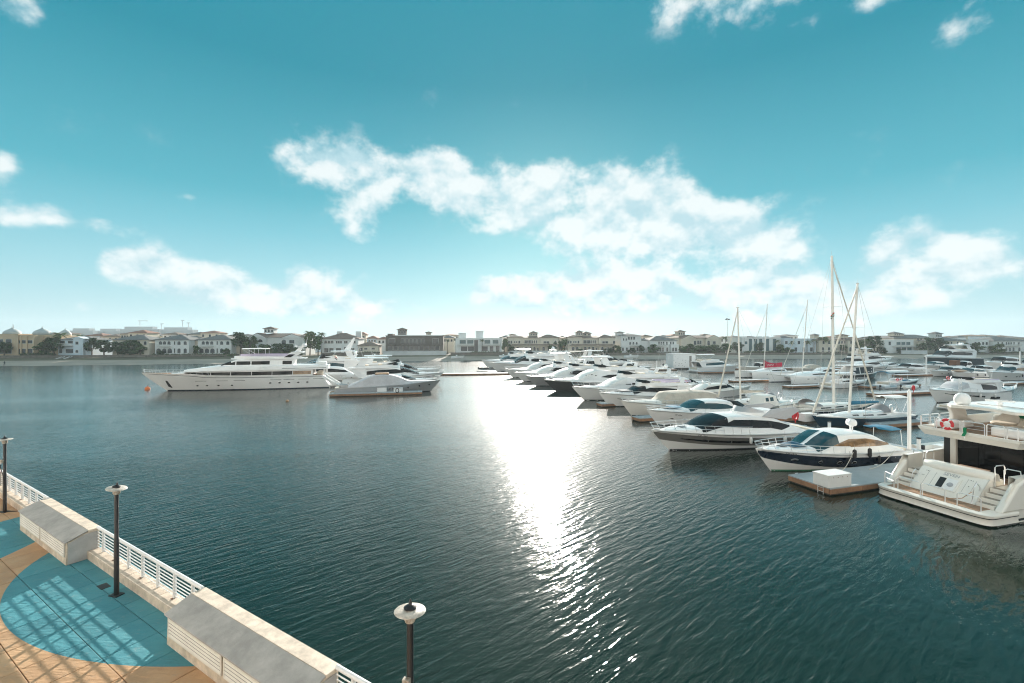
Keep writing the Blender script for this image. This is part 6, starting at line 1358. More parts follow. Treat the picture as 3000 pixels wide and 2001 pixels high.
mooring(atd(2500, 1325, 34.6), dpt(2452, 1390) + Vector((0, 0, 0.6)), 'mooring rope from the navy cruiser to the near finger dock')
mooring(atd(2620, 1320, 37.5), dpt(2545, 1378) + Vector((0, 0, 0.6)), 'stern rope of the navy cruiser near the ivory yacht')
# ------------------------------------------------------------------ far shore
HAZE = 0.00020
SHORE = [(-900, 1080), (-300, 1076), (0, 1073), (300, 1070), (600, 1066), (900, 1061), (1300, 1056.5), (1700, 1053.5), (2100, 1051.5), (2600, 1050.5), (3000, 1050), (3600, 1049), (4300, 1048)]
SP = [gp(*p) for p in SHORE]
def shore_d(px):
    k = (px - CX) / FP
    for a, b in zip(SP[:-1], SP[1:]):
        ka, kb = a.x / a.y, b.x / b.y
        if ka <= k <= kb:
            t = (k - ka) / (kb - ka); return a.y + (b.y - a.y) * t
    return 230.0
m_sand = mat('beach_sand', (0.40, 0.335, 0.275), 0.95, var=0.18, vscale=0.08, bump=0.2, bscale=1.5)
m_ground = mat('garden_ground', (0.13, 0.12, 0.075), 0.95, var=0.4, vscale=0.05)
m_groundfar = m_ground
ring_off = [(-6, -0.8), (0, -0.02), (4, 0.25), (14, 0.75), (21, 1.15), (22.5, 1.75), (26, 1.9), (60, 1.95), (250, 2.0), (1500, 2.0), (6000, 2.0)]
b = MB(); nO = len(ring_off); vv = []
rr = random.Random(11)
dense = []
for a, c in zip(SP[:-1], SP[1:]):
    for t in lin(0, 1, 9)[:-1]: dense.append(a + (c - a) * t)
dense.append(SP[-1])
for i, p in enumerate(dense):
    w = 1.2 * math.sin(i * 0.9) + 0.8 * math.sin(i * 2.3)
    for j, (o_, z) in enumerate(ring_off):
        f = 1 + max(0, o_ - 60) / p.y * 0.9
        vv.append((p.x * (1 if o_ < 100 else f), p.y + o_ + (w if j < 4 else 0), z))
ff = [(i * nO + j, (i + 1) * nO + j, (i + 1) * nO + j + 1, i * nO + j + 1) for i in range(len(dense) - 1) for j in range(nO - 1)]
mi = [0 if j < 4 else 1 for i in range(len(dense) - 1) for j in range(nO - 1)]
b.add(vv, ff); b.m = mi
tag(b.build('ground', [m_sand, m_ground], smooth=True), kind='structure')

# ---- villas
m_wallw = mat('villa_white_render', (0.78, 0.77, 0.75), 0.9, var=0.08, vscale=0.3)
m_wallc = mat('villa_cream_render', (0.70, 0.62, 0.51), 0.9, var=0.08, vscale=0.3)
m_wallo = mat('villa_sand_render', (0.64, 0.48, 0.32), 0.9, var=0.1, vscale=0.3)
m_wallb = mat('villa_bluish_render', (0.66, 0.73, 0.78), 0.9, var=0.06, vscale=0.3)
m_wallbr = mat('villa_brown_cladding', (0.14, 0.115, 0.095), 0.8, var=0.15, vscale=0.4)
m_roofg = mat('grey_roof_tiles', (0.17, 0.165, 0.16), 0.85, var=0.25, vscale=1.2, bump=0.5, bscale=6)
m_roofb = mat('brown_roof_tiles', (0.21, 0.15, 0.115), 0.85, var=0.25, vscale=1.2, bump=0.5, bscale=6)
m_roofr = mat('red_roof_tiles', (0.30, 0.15, 0.105), 0.85, var=0.25, vscale=1.2, bump=0.5, bscale=6)
m_pane = mat('house_glass', (0.03, 0.035, 0.04), 0.1)
m_paneg = mat('house_green_glass', (0.03, 0.09, 0.10), 0.1)
m_trim = mat('house_trim', (0.68, 0.66, 0.62), 0.8)
m_dome = mat('dome_grey_plaster', (0.44, 0.46, 0.45), 0.7, var=0.08)
WCACHE = {}
def window(par, kind, w, h, x, y, z, pane=None, trim=None, face=0.0):
    key = (kind, round(w, 2), round(h, 2), (pane or m_pane).name, (trim or m_trim).name)
    if key not in WCACHE:
        if kind == 'arch':
            sp_ = h - w / 2; pl = [(-w / 2, 0), (w / 2, 0)] + [(w / 2 * math.cos(a), sp_ + w / 2 * math.sin(a)) for a in [math.pi * i / 8 for i in range(9)]]
        else: pl = [(-w / 2, 0), (w / 2, 0), (w / 2, h), (-w / 2, h)]
        f = 0.11; n = len(pl); cx_, cz_ = 0, h / 2
        a = MB().prism([(px_, 0, pz_) for px_, pz_ in pl], (0, -0.03, 0)).build('window', pane or m_pane, par)
        out = [(px_ + math.copysign(f, px_) if abs(px_) > 1e-6 else px_, pz_ + (f if pz_ > cz_ else -f)) for px_, pz_ in pl]
        q = MB().add([(u, -0.03, v) for u, v in pl] + [(u, -0.07, v) for u, v in pl] + [(u, -0.07, v) for u, v in out] + [(u, 0.0, v) for u, v in out],
                     [(k * n + i, k * n + (i + 1) % n, (k + 1) * n + (i + 1) % n, (k + 1) * n + i) for k in range(3) for i in range(n)])
        b2 = q.build('frame', trim or m_trim, a)
        WCACHE[key] = (a.data, b2.data)
    else:
        da, db = WCACHE[key]; a = bpy.data.objects.new('window', da); C.objects.link(a); a.parent = par
        b2 = bpy.data.objects.new('frame', db); C.objects.link(b2); b2.parent = a
    a.location = (x, y, z)
    if face: a.rotation_euler = (0, 0, face)
    return a
def hip(par, x0, x1, y0, y1, z, h, m, ov=0.55, name='roof', ridge=None):
    x0 -= ov; x1 += ov; y0 -= ov; y1 += ov; d = min(x1 - x0, y1 - y0) / 2
    if x1 - x0 >= y1 - y0: rr_ = [(x0 + d, (y0 + y1) / 2), (x1 - d, (y0 + y1) / 2)]
    else: rr_ = [((x0 + x1) / 2, y0 + d), ((x0 + x1) / 2, y1 - d)]
    vs = [(x0, y0, z), (x1, y0, z), (x1, y1, z), (x0, y1, z), (x0, y0, z + 0.18), (x1, y0, z + 0.18), (x1, y1, z + 0.18), (x0, y1, z + 0.18), (*rr_[0], z + h), (*rr_[1], z + h)]
    if x1 - x0 >= y1 - y0: fs = [(4, 5, 9, 8), (6, 7, 8, 9), (5, 6, 9), (7, 4, 8)]
    else: fs = [(4, 5, 8), (5, 6, 9, 8), (6, 7, 9), (7, 4, 8, 9)]
    return MB().add(vs, [(3, 2, 1, 0), (0, 1, 5, 4), (1, 2, 6, 5), (2, 3, 7, 6), (3, 0, 4, 7)] + fs).build(name, m, par)
VILLAS = []
class House:
    def __init__(s, label, x0, x1, ye, yr, wall, roof, dep=12.0, back=27.0, yb=None, roof_kind='hip', name='villa', group='villas along the far shore', rz=7.0, base=1.9):
        D = shore_d((x0 + x1) / 2) + back; s.D = D; s.s = D / FP; s.x0, s.x1 = x0, x1
        s.W = (x1 - x0) * s.s; s.base = base; s.he = CZ - (ye - HY) * s.s - base; s.hr = (ye - yr) * s.s
        s.r = empty(name, ((((x0 + x1) / 2) - CX) * s.s, D, base), R(rz), label, 'house', group)
        if name == 'villa': VILLAS.append((x0, x1, label))
        s.wall, s.roof, s.dep = wall, roof, dep
        s.w = MB().box((0, dep / 2, s.he / 2 - 0.5), (s.W, dep, s.he + 1.0)).build('wall', wall, s.r)
        if roof_kind == 'hip': hip(s.r, -s.W / 2, s.W / 2, 0, dep, s.he, max(0.4, s.hr), roof)
        elif roof_kind == 'flat':
            MB().box((0, dep / 2, s.he + 0.12), (s.W + 0.3, dep + 0.3, 0.28)).build('parapet', wall, s.r)
        elif roof_kind == 'gable':
            h = max(0.4, s.hr)
            MB().prism([(-s.W / 2 - 0.5, -0.5, s.he), (s.W / 2 + 0.5, -0.5, s.he), (0, -0.5, s.he + h)], (0, dep + 1.0, 0)).build('roof', roof, s.r)
    def X(s, px): return (px - (s.x0 + s.x1) / 2) * s.s
    def H(s, py): return CZ - (py - HY) * s.s - s.base
    def wins(s, row, pxs, w, ylo, yhi, kind='rect', pane=None, par=None, y=-0.005):
        for px in pxs: window(s.r, kind, w, (ylo - yhi) * s.s, s.X(px), y, s.H(ylo), pane)
    def tower(s, xa, xb, yb, ye, yr, roof=None, open_=True, dy=3.0, wall=None, n=3):
        w = (xb - xa) * s.s * 0.78; xc = s.X((xa + xb) / 2); z0, z1 = s.H(yb), s.H(ye)
        t = MB().box((xc, dy + w / 2, (z0 + z1) / 2), (w, w, z1 - z0)).build('tower', wall or s.wall, s.r)
        r_ = hip(t, xc - w / 2, xc + w / 2, dy, dy + w, z1, max(0.5, (ye - yr) * s.s), roof or s.roof, ov=0.6)
        if open_:
            for i in range(n): window(t, 'arch', w / n * 0.55, (z1 - z0) * 0.55, xc - w / 2 + (i + 0.5) * w / n, dy - 0.005, z0 + (z1 - z0) * 0.25)
    def wing(s, xa, xb, ye, yr, dy=-1.5, dep=6.0, kind='hip', wall=None, roof=None, yb=None):
        w = (xb - xa) * s.s; xc = s.X((xa + xb) / 2); z = s.H(ye)
        z0 = -0.5 if yb is None else s.H(yb)
        t = MB().box((xc, dy + dep / 2, (z + z0) / 2), (w, dep, z - z0)).build('wing', wall or s.wall, s.r)
        if kind == 'hip': hip(t, xc - w / 2, xc + w / 2, dy, dy + dep, z, max(0.3, (ye - yr) * s.s), roof or s.roof, ov=0.45)
        elif kind == 'gable': MB().prism([(xc - w / 2 - 0.4, dy - 0.3, z), (xc + w / 2 + 0.4, dy - 0.3, z), (xc, dy - 0.3, z + (ye - yr) * s.s)], (0, dep + 1, 0)).build('roof', roof or s.roof, t); MB().prism([(xc - w / 2 + 0.1, dy - 0.34, z), (xc + w / 2 - 0.1, dy - 0.34, z), (xc, dy - 0.34, z + (ye - yr) * s.s - 0.35)], (0, 0.03, 0)).build('gable_end', wall or s.wall, t)
        else: MB().box((xc, dy + dep / 2, z + 0.1), (w + 0.25, dep + 0.25, 0.25)).build('parapet', wall or s.wall, t)
        return t
    def balcony(s, xa, xb, y, h=1.0, out=1.3, m=None):
        w = (xb - xa) * s.s; xc = s.X((xa + xb) / 2); z = s.H(y)
        b_ = MB().box((xc, -out / 2, z), (w, out, 0.22)).build('balcony', m or m_trim, s.r)
        MB().box((xc, -out + 0.06, z + h), (w, 0.12, 0.12)).build('handrail', m or m_trim, b_)
        n = max(4, int(w / 0.45))
        for i in range(n): MB().box((xc - w / 2 + (i + 0.5) * w / n, -out + 0.06, z + h / 2), (0.13, 0.10, h)).build('baluster', m or m_trim, b_)
    def dome(s, xc, rpx, yb, ytop, dy=5.0):
        r_ = rpx * s.s; z0 = s.H(yb); H_ = (yb - ytop) * s.s
        pr = [(0.92, 0.0), (1.0, 0.10), (0.98, 0.24), (0.86, 0.40), (0.62, 0.55), (0.34, 0.66), (0.14, 0.75), (0.06, 0.84), (0.015, 1.0)]
        d = MB().lathe([(a * r_, z0 + b_ * H_) for a, b_ in pr], c=(s.X(xc), dy, 0), n=20).build('dome', m_dome, s.r, smooth=True, angle=60)
        MB().lathe([(r_ * 0.96, z0 - 0.5), (r_ * 0.96, z0 + 0.05)], c=(s.X(xc), dy, 0), n=20).build('drum', s.wall, d)
    def chimney(s, xa, xb, yb, yt, dy=5): w = (xb - xa) * s.s; z0, z1 = s.H(yb) - 1.0, s.H(yt); MB().box((s.X((xa + xb) / 2), dy, (z0 + z1) / 2), (w, w, z1 - z0)).build('chimney', s.wall, s.r)

h = House('sand coloured villa with one big dome at the left edge', -60, 46, 980, 978, m_wallo, m_roofg, 16, roof_kind='flat'); h.dome(2, 20, 980, 955); h.wins(0, (0, 22), 2.2, 1004, 994); h.wins(0, (0, 22), 2.2, 1036, 1016)
h = House('sand coloured villa with two grey onion domes and tall arcades', 48, 100, 983, 980, m_wallo, m_roofg, 18, roof_kind='flat'); h.dome(86, 21, 981, 955, 6); h.dome(113, 15, 982, 958, 13)
for px in (57, 72, 87): h.wins(0, (px,), 1.75, 1006, 997); h.wins(0, (px,), 1.9, 1036, 1022)
for px in (50, 64.5, 79.5, 98): MB().box((h.X(px), -0.25, h.he / 2), (0.5, 0.5, h.he)).build('pilaster', m_wallo, h.r)
h.wing(100, 148, 986, 984, 4, 12, 'flat')
h = House('pale blue villa with a small gabled stair tower and white balcony', 176, 266, 996, 984, m_wallb, m_roofg, 12); h.wing(222, 248, 992, 986, -1.4, 3, 'gable', roof=m_wallb); h.wins(0, (187, 208), 1.9, 1006, 999, y=-0.005); h.wins(0, (207,), 3.4, 1034, 1023); h.wins(0, (182, 222), 1.2, 1034, 1023)
for z_ in (232,): h.wins(0, (z_,), 1.1, 1009, 1001, 'rect', y=-1.41); h.wins(0, (z_,), 1.1, 1033, 1025, 'arch', y=-1.41)
h.balcony(177, 220, 1013, 1.0, 1.6)
h = House('grey roofed villa half hidden by dark trees left of the twin arched villas', 335, 432, 996, 981, m_wallc, m_roofg, 13); h.wins(0, (345, 365, 385, 405, 422), 1.1, 1010, 1000, 'arch')
for (a, lab) in ((458, 'white villa with arched ground floor and grey roof, left of the twin arched villas'), (583, 'white villa with arched ground floor and grey roof, right of the twin arched villas')):
    h = House(lab, a, a + 92, 996, 980, m_wallw, m_roofg, 14); h.wins(0, (a + 15, a + 26, a + 38), 1.35, 1010, 1000, 'arch'); h.wins(0, (a + 10, a + 25, a + 40), 1.9, 1034, 1021, 'arch'); h.wins(0, (a + 65, a + 82), 1.3, 1010, 1000, 'arch'); h.wins(0, (a + 65, a + 82), 1.3, 1034, 1021, 'arch'); h.wins(0, (a + 53,), 0.5, 1010, 1000); h.wins(0, (a + 53,), 0.5, 1034, 1021); h.balcony(a + 10, a + 44, 1015, 0.9, 1.2)
    h.wing(a + 92, a + 110, 998, 990, 5, 10, 'hip', wall=m_wallc)
h = House('broad gabled villa with an open belvedere tower behind the superyacht', 738, 892, 988, 976, m_wallw, m_roofb, 16, back=34); h.wing(738, 786, 989, 975, -2, 8, 'gable'); h.wing(826, 890, 990, 977, -2, 8, 'gable'); h.tower(765, 800, 976, 963, 956, dy=3); h.wins(0, (770,), 2.2, 1002, 994, 'arch', y=-2.01); h.wins(0, (755,), 1.6, 1004, 997, y=-2.01); h.wins(0, (835,), 2.0, 1010, 995, 'arch', y=-2.01); h.wins(0, (857,), 2.3, 1006, 996, y=-2.01)
h = House('two storey white villa with brown hip roof and two chimneys', 946, 1048, 993, 975, m_wallw, m_roofb, 15); h.chimney(976, 992, 980, 970, 9); h.chimney(1030, 1046, 984, 970, 10)
h.wins(0, (956, 965, 974), 1.3, 1006, 998, 'arch'); h.wins(0, (987, 993, 999, 1010, 1015, 1026, 1032, 1038), 0.75, 1006, 999); h.wins(0, (958, 972), 2.0, 1032, 1020); h.wins(0, (992, 1030), 2.4, 1032, 1020); h.wins(0, (1012,), 1.4, 1033, 1017)
h = House('low cream annex with a brown hip roof beside the chimney villa', 1050, 1108, 1013, 1000, m_wallc, m_roofb, 10, back=26); h.wins(0, (1072, 1093), 1.6, 1024, 1019); h.wins(0, (1058,), 1.6, 1028, 1019)
h = House('dark brown modern villa with a lookout tower and big lit windows', 1132, 1298, 984, 980, m_wallbr, m_roofb, 18, roof_kind='flat'); h.tower(1160, 1192, 981, 966, 959, wall=m_wallbr, dy=4, n=3); h.tower(1242, 1262, 981, 974, 970, wall=m_wallc, dy=9, open_=False)
h.wins(0, (1180, 1192, 1204, 1216, 1228, 1240), 1.5, 1008, 993, pane=m_pane); h.wins(0, (1150, 1275), 3.0, 1008, 992); h.wins(0, tuple(range(1145, 1295, 15)), 2.0, 1026, 1014); h.balcony(1140, 1290, 1010, 0.9, 1.5, m_wallbr); h.wing(1136, 1150, 979, 978, 2, 10, 'flat', wall=m_wallbr)
h = House('modern pale villa with glass storeys and a square roof tower', 1335, 1468, 992, 986, m_wallw, m_roofg, 14, roof_kind='flat'); h.wins(0, (1356, 1378), 3.2, 1008, 996, pane=m_paneg); h.wins(0, (1428, 1452), 3.0, 1008, 996, pane=m_paneg); h.wins(0, (1395,), 2.0, 1030, 996); h.wins(0, (1360, 1380, 1420), 3.2, 1028, 1015); h.wins(0, (1440, 1458), 1.8, 1030, 1014); h.wing(1396, 1418, 970, 969, 6, 4, 'flat', yb=990); h.wing(1344, 1366, 976, 975, 6, 4, 'flat', yb=990); h.balcony(1340, 1390, 1011, 0.8, 1.4); h.balcony(1405, 1466, 1011, 0.8, 1.4)
for nm, a in (('cream villa with a brown hipped roof and one turret behind the long white wall', 1484), ('cream villa with a brown hipped roof and two turrets', 1656)):
    w_ = 156 if a < 1600 else 148
    h = House(nm, a, a + w_, 990, 983, m_wallc, m_roofb, 16); h.wing(a + 4, a + 46, 988, 981, -1.2, 8, 'hip'); h.wing(a + 98, a + w_ - 4, 989, 980, -1.2, 8, 'hip')
    if a < 1600: h.tower(1555, 1584, 984, 976, 969, dy=6, n=3); h.tower(1497, 1517, 986, 981, 977, dy=9, open_=False)
    else: h.tower(1694, 1716, 984, 973, 967, dy=5, n=3); h.tower(1714, 1744, 984, 977, 970, dy=6, n=2)
    h.wins(0, (a + 6, a + 13, a + 36), 0.9, 1006, 998, 'arch', y=-1.21); h.wins(0, (a + 22, a + 28), 0.8, 1004, 1000, y=-1.21); h.wins(0, (a + 58, a + 68), 2.0, 1006, 997); h.wins(0, (a + 76, a + 82, a + 88), 0.6, 1006, 997, 'arch'); h.wins(0, (a + 112, a + 120), 1.6, 1006, 1000, y=-1.21); h.wins(0, (a + 143,), 1.1, 1007, 998, 'arch', y=-1.21)
    h.wins(0, (a + 20, a + 32), 1.5, 1028, 1016, 'arch', y=-1.21); h.wins(0, (a + 46, a + 58, a + 70, a + 82), 1.15, 1028, 1016, 'arch'); h.wins(0, (a + 92,), 0.8, 1028, 1019); h.wins(0, (a + 108, a + 124, a + 140), 1.3, 1028, 1016, 'arch', y=-1.21); h.wing(a + 12, a + w_ - 6, 1012, 1008, -2.6, 1.2, 'hip', yb=1014)
h = House('three storey white villa with a round cornered tower block', 1818, 1880, 984, 976, m_wallw, m_roofg, 13); h.tower(1814, 1838, 984, 974, 970, dy=5, open_=False); h.wins(0, (1842, 1850, 1858), 1.0, 995, 987); h.wins(0, (1826, 1834), 0.6, 998, 991, 'arch'); h.wins(0, (1846, 1856, 1866), 0.9, 1010, 1002, 'arch'); h.wins(0, (1824, 1836, 1848, 1858, 1868), 0.9, 1028, 1018, 'arch'); h.balcony(1844, 1872, 1013)
h.wing(1872, 1908, 998, 991, 1, 8, 'hip', roof=m_roofg)
h = House('white villa with grey roofs, arcaded loggia and side porch', 1902, 1984, 998, 984, m_wallw, m_roofg, 14); h.wins(0, (1930, 1937, 1944), 0.8, 1010, 1001, 'arch'); h.wins(0, (1954, 1966, 1974), 0.8, 1010, 1001, 'arch'); h.wins(0, (1926, 1934, 1942), 1.1, 1030, 1018, 'arch'); h.wins(0, (1910, 1955), 0.9, 1030, 1018, 'arch'); h.balcony(1922, 1950, 1012); h.wing(1962, 1986, 1010, 1008, -2, 3, 'flat'); h.wins(0, (1968, 1977), 1.0, 1029, 1018, 'arch', y=-2.01)
h = House('wide cream gabled villa with a belvedere tower behind green hedges', 1985, 2110, 990, 982, m_wallc, m_roofb, 16, back=36); h.wing(1990, 2035, 992, 981, -2, 8, 'gable'); h.wing(2064, 2112, 993, 981, -2, 8, 'gable'); h.tower(1991, 2018, 983, 972, 966, dy=4); h.tower(2082, 2104, 984, 981, 977, dy=8, open_=False); h.wins(0, (2030, 2072), 1.6, 1010, 998, 'arch', y=-2.01); h.wins(0, (2089,), 1.8, 1008, 1000, y=-2.01); h.wins(0, (2045, 2052), 1.2, 1008, 998)
h = House('long white modern villa with tall dark slatted windows', 2170, 2292, 990, 986, m_wallw, m_roofg, 14, roof_kind='flat'); h.wins(0, (2182,), 1.6, 1008, 1000, pane=m_paneg)
for a in (2196, 2212, 2228, 2250, 2272): h.wins(0, (a,), 1.9, 1028, 993, pane=m_paneg)
for a in (2190, 2240, 2262): h.chimney(a, a + 12, 990, 985, 6)
h = House('white flat roofed villa with blue windows right of the slatted villa', 2294, 2395, 993, 989, m_wallb, m_roofg, 13, roof_kind='flat'); h.wins(0, (2300, 2318, 2340, 2366), 1.5, 1008, 999); h.wins(0, (2305, 2330, 2356, 2380), 1.6, 1030, 1018); h.wing(2296, 2330, 990, 982, 4, 8, 'hip'); h.tower(2404, 2424, 992, 982, 977, dy=4, open_=False, wall=m_wallc)
h = House('cream villa with arched loggia behind the tall masts', 2396, 2478, 997, 988, m_wallc, m_roofb, 14); h.wins(0, (2460, 2470, 2478), 1.0, 1007, 999, 'arch'); h.wins(0, (2410, 2428, 2446), 1.2, 1008, 999); h.wins(0, (2408, 2428, 2448, 2466), 1.4, 1030, 1017, 'arch')
h = House('cream villa with arched windows and brown roof right of the tall masts', 2480, 2562, 997, 987, m_wallc, m_roofb, 14); h.wins(0, (2490, 2502, 2514, 2526), 1.0, 1007, 998, 'arch'); h.wins(0, (2488, 2506, 2524, 2542), 1.3, 1029, 1017, 'arch'); h.tower(2480, 2508, 990, 983, 978, dy=5, open_=False)
h = House('white modern villa with glass balconies and a pale garden wall', 2586, 2682, 996, 992, m_wallw, m_roofg, 13, roof_kind='flat'); h.wins(0, (2603,), 1.4, 1011, 1001); h.wins(0, (2632, 2648, 2664), 2.6, 1011, 1002, pane=m_paneg); h.wins(0, (2632, 2650, 2668), 2.8, 1028, 1018, pane=m_paneg); h.balcony(2612, 2688, 1015, 0.9, 1.6)
h = House('large cream villa with two turrets rising behind the glass balcony villa', 2612, 2760, 992, 980, m_wallc, m_roofg, 16, back=44); h.tower(2624, 2650, 984, 977, 971, dy=3, n=3); h.tower(2646, 2672, 986, 979, 973, dy=5, open_=False); h.wins(0, (2690, 2700, 2712, 2724), 1.2, 996, 989)
h = House('cream villa with a grey roof and white belvedere, right of the big dark tree', 2756, 2834, 999, 987, m_wallc, m_roofg, 14); h.tower(2755, 2782, 990, 978, 971, dy=4, wall=m_wallw); h.wins(0, (2776, 2786, 2806, 2817), 1.1, 1009, 1001, 'arch'); h.wins(0, (2776, 2792, 2808, 2822), 1.2, 1029, 1019, 'arch'); h.balcony(2772, 2800, 1013)
h = House('plain white flat villa near the right edge', 2832, 2902, 995, 992, m_wallw, m_roofg, 13, roof_kind='flat'); h.wins(0, (2856, 2868, 2882, 2894), 1.2, 1010, 1002); h.wing(2836, 2862, 988, 983, 6, 6, 'hip')
h = House('white villa with blue grey hipped roofs at the right edge', 2904, 3020, 999, 987, m_wallw, m_roofg, 15); h.wins(0, (2918, 2932), 0.9, 1010, 1002); h.wins(0, (2946, 2954, 2962, 2972), 1.0, 1010, 1002, 'arch'); h.wins(0, (2988,), 1.2, 1012, 1003); h.wins(0, (2946, 2958, 2970, 2990), 1.3, 1029, 1018, 'arch'); h.balcony(2940, 2992, 1013)

# second row of roofs
rb = random.Random(21)
BACK = [(150, 190, 978, 973), (255, 300, 984, 976), (300, 345, 986, 979), (352, 380, 979, 974), (378, 428, 976, 966), (425, 470, 984, 977), (478, 520, 980, 973), (520, 556, 990, 982), (552, 600, 980, 972), (590, 640, 976, 968), (650, 700, 988, 979), (880, 905, 984, 977), (905, 950, 990, 982), (1052, 1072, 980, 972), (1075, 1105, 992, 983), (1105, 1140, 994, 986),
        (1296, 1330, 990, 982), (1300, 1345, 982, 978), (1470, 1500, 988, 982), (1636, 1662, 990, 984), (1790, 1822, 988, 982), (1880, 1910, 986, 980), (1930, 1975, 988, 981), (1965, 2000, 984, 978), (2108, 2150, 990, 985), (2140, 2175, 988, 983), (2180, 2230, 990, 984), (2300, 2340, 984, 979), (2430, 2470, 990, 984), (2555, 2600, 990, 985), (2560, 2640, 988, 983), (2780, 2830, 990, 984), (2850, 2890, 984, 980), (2885, 2925, 985, 980), (2930, 2975, 987, 982), (2965, 3010, 990, 985), (1190, 1230, 986, 982), (690, 740, 985, 978)]
rows = []
for i, (a, c, ye, yr) in enumerate(BACK):
    wl_ = rb.choice([m_wallw, m_wallc, m_wallc, m_wallb]); rf_ = rb.choice([m_roofg, m_roofb, m_roofr])
    nm = {m_wallw: 'white', m_wallc: 'cream', m_wallb: 'pale blue'}[wl_]; rn_ = {m_roofg: 'grey', m_roofb: 'brown', m_roofr: 'reddish'}[rf_]
    best = min(VILLAS, key=lambda v: max(v[0] - (a + c) / 2, (a + c) / 2 - v[1], 0)); mid = (best[0] + best[1]) / 2
    rel = 'left behind' if (a + c) / 2 < mid - 8 else 'right behind' if (a + c) / 2 > mid + 8 else 'behind'
    short = ' '.join(best[2].split()[:6]).rstrip(',')
    for tail_ in (' with', ' and', ' with a', ' and a', ' with one', ' with two', ' in', ' of', ' a', ' by', ' the', ' beside', ' near', ' arched'): short = short[:-len(tail_)] if short.endswith(tail_) else short
    rows.append([a, c, ye, yr, wl_, rf_, '%s house, %s roof, %s the %s' % (nm, rn_, rel, short)])
seen_l = {}
for q in rows: seen_l.setdefault(q[6], []).append(q)
for l, qs in seen_l.items():
    if len(qs) > 1:
        for k, q in enumerate(sorted(qs)): q[6] = ('left ' if k == 0 else 'right ' if k == len(qs) - 1 else 'middle ') + l
for a, c, ye, yr, wl_, rf_, l in rows:
    h = House(l, a, c, ye, yr, wl_, rf_, 10, back=58 + rb.uniform(-6, 22), name='back_row_house', group='second row houses along the far shore', rz=rb.uniform(2, 12))
    h.wins(0, tuple(lin(a + 7, c - 7, 3)), 1.0, ye + 11, ye + 4)

# ---- garden walls and steps
m_gwall = mat('garden_wall_render', (0.62, 0.63, 0.63), 0.85, var=0.12, vscale=0.3)
m_gstone = mat('garden_retaining_stone', (0.20, 0.17, 0.14), 0.9, var=0.3, vscale=0.8, bump=0.4)
def gwall(x0, x1, yb, yt, label, m, off=22.8, th=0.4, name='garden_wall'):
    Da, Db = shore_d(x0) + off, shore_d(x1) + off; a = Vector(((x0 - CX) / FP * Da, Da, 0)); b_ = Vector(((x1 - CX) / FP * Db, Db, 0))
    zb, zt = CZ - (yb - HY) / FP * Da, CZ - (yt - HY) / FP * (Da + Db) / 2; d = b_ - a; L_ = d.length
    o = empty(name, (a.x, a.y, zb), math.atan2(d.y, d.x), label, 'wall', 'garden walls along the beach')
    MB().box((L_ / 2, 0, (zt - zb) / 2), (L_, th, zt - zb)).build('wall_face', m, o); MB().box((L_ / 2, 0, zt - zb + 0.06), (L_ + 0.1, th + 0.14, 0.12)).build('coping', m, o)
gwall(1122, 1308, 1042, 1029, 'white garden wall in front of the dark brown villa', m_gwall); gwall(1496, 1667, 1041, 1028, 'white garden wall in front of the one turret villa', m_gwall); gwall(2640, 2716, 1039, 1027, 'pale garden wall in front of the glass balcony villa', m_gwall)
gwall(-40, 180, 1049, 1042, 'dark retaining wall below the domed villas', m_gstone); gwall(182, 430, 1048, 1041, 'dark retaining wall below the pale blue villa', m_gstone); gwall(432, 700, 1046, 1039, 'dark retaining wall below the twin arched villas', m_gstone); gwall(940, 1110, 1042, 1034, 'hedge topped wall below the chimney villa', m_gstone); gwall(1668, 2000, 1041, 1034, 'low stone wall below the white three storey villa', m_gstone); gwall(2002, 2480, 1040, 1034, 'low stone wall behind the catamaran masts', m_gstone); gwall(2720, 3050, 1041, 1035, 'low stone wall at the right end of the beach', m_gstone)
gwall(1320, 1490, 1042, 1033, 'grey retaining wall below the modern pale villa', m_gstone)

# ---- trees
m_leaf = [mat('leaves_dark', (0.030, 0.075, 0.022), 0.85, var=0.5, vscale=1.0), mat('leaves_mid', (0.055, 0.115, 0.028), 0.85, var=0.5, vscale=1.0), mat('leaves_olive', (0.085, 0.13, 0.035), 0.7, var=0.4, vscale=1.0)]
for m_ in m_leaf:
    m_.node_tree.nodes['Principled BSDF'].inputs['Specular IOR Level'].default_value = 0.1
m_bark = mat('bark', (0.10, 0.075, 0.055), 0.9, var=0.3, vscale=3)
def crown_mesh(seed, m, n=1100, ls=0.085, flat=1.0):
    rn = random.Random(seed); b = MB(); blobs = []
    for i in range(15):
        a, z = rn.uniform(0, 6.283), rn.uniform(-0.65, 0.8); rad = math.sqrt(max(0, 1 - (z / 1.05) ** 2)) * rn.uniform(0.25, 0.72)
        blobs.append((Vector((rad * math.cos(a), rad * math.sin(a), z)), rn.uniform(0.24, 0.42)))
    for k in range(n):
        c, r_ = rn.choice(blobs); d = Vector((rn.gauss(0, 1), rn.gauss(0, 1), rn.gauss(0, 1) + 0.2)).normalized(); p = c + d * r_ * rn.uniform(0.55, 1.08)
        u = Vector((rn.gauss(0, 1), rn.gauss(0, 1), rn.gauss(0, 0.7))).normalized(); v = u.cross(d + Vector((0.01, 0.02, 0.3))).normalized(); s = ls * rn.uniform(0.6, 1.5)
        b.add([p - u * s - v * s * 0.6, p + u * s * 0.2 - v * s, p + u * s * 1.1 + v * s * 0.3, p - u * s * 0.1 + v * s * 0.9], [(0, 1, 2, 3)])
    o = b.build('crown', m); me = o.data; bpy.data.objects.remove(o); return me
CROWNS = [crown_mesh(i, m_leaf[i % 3]) for i in range(6)]
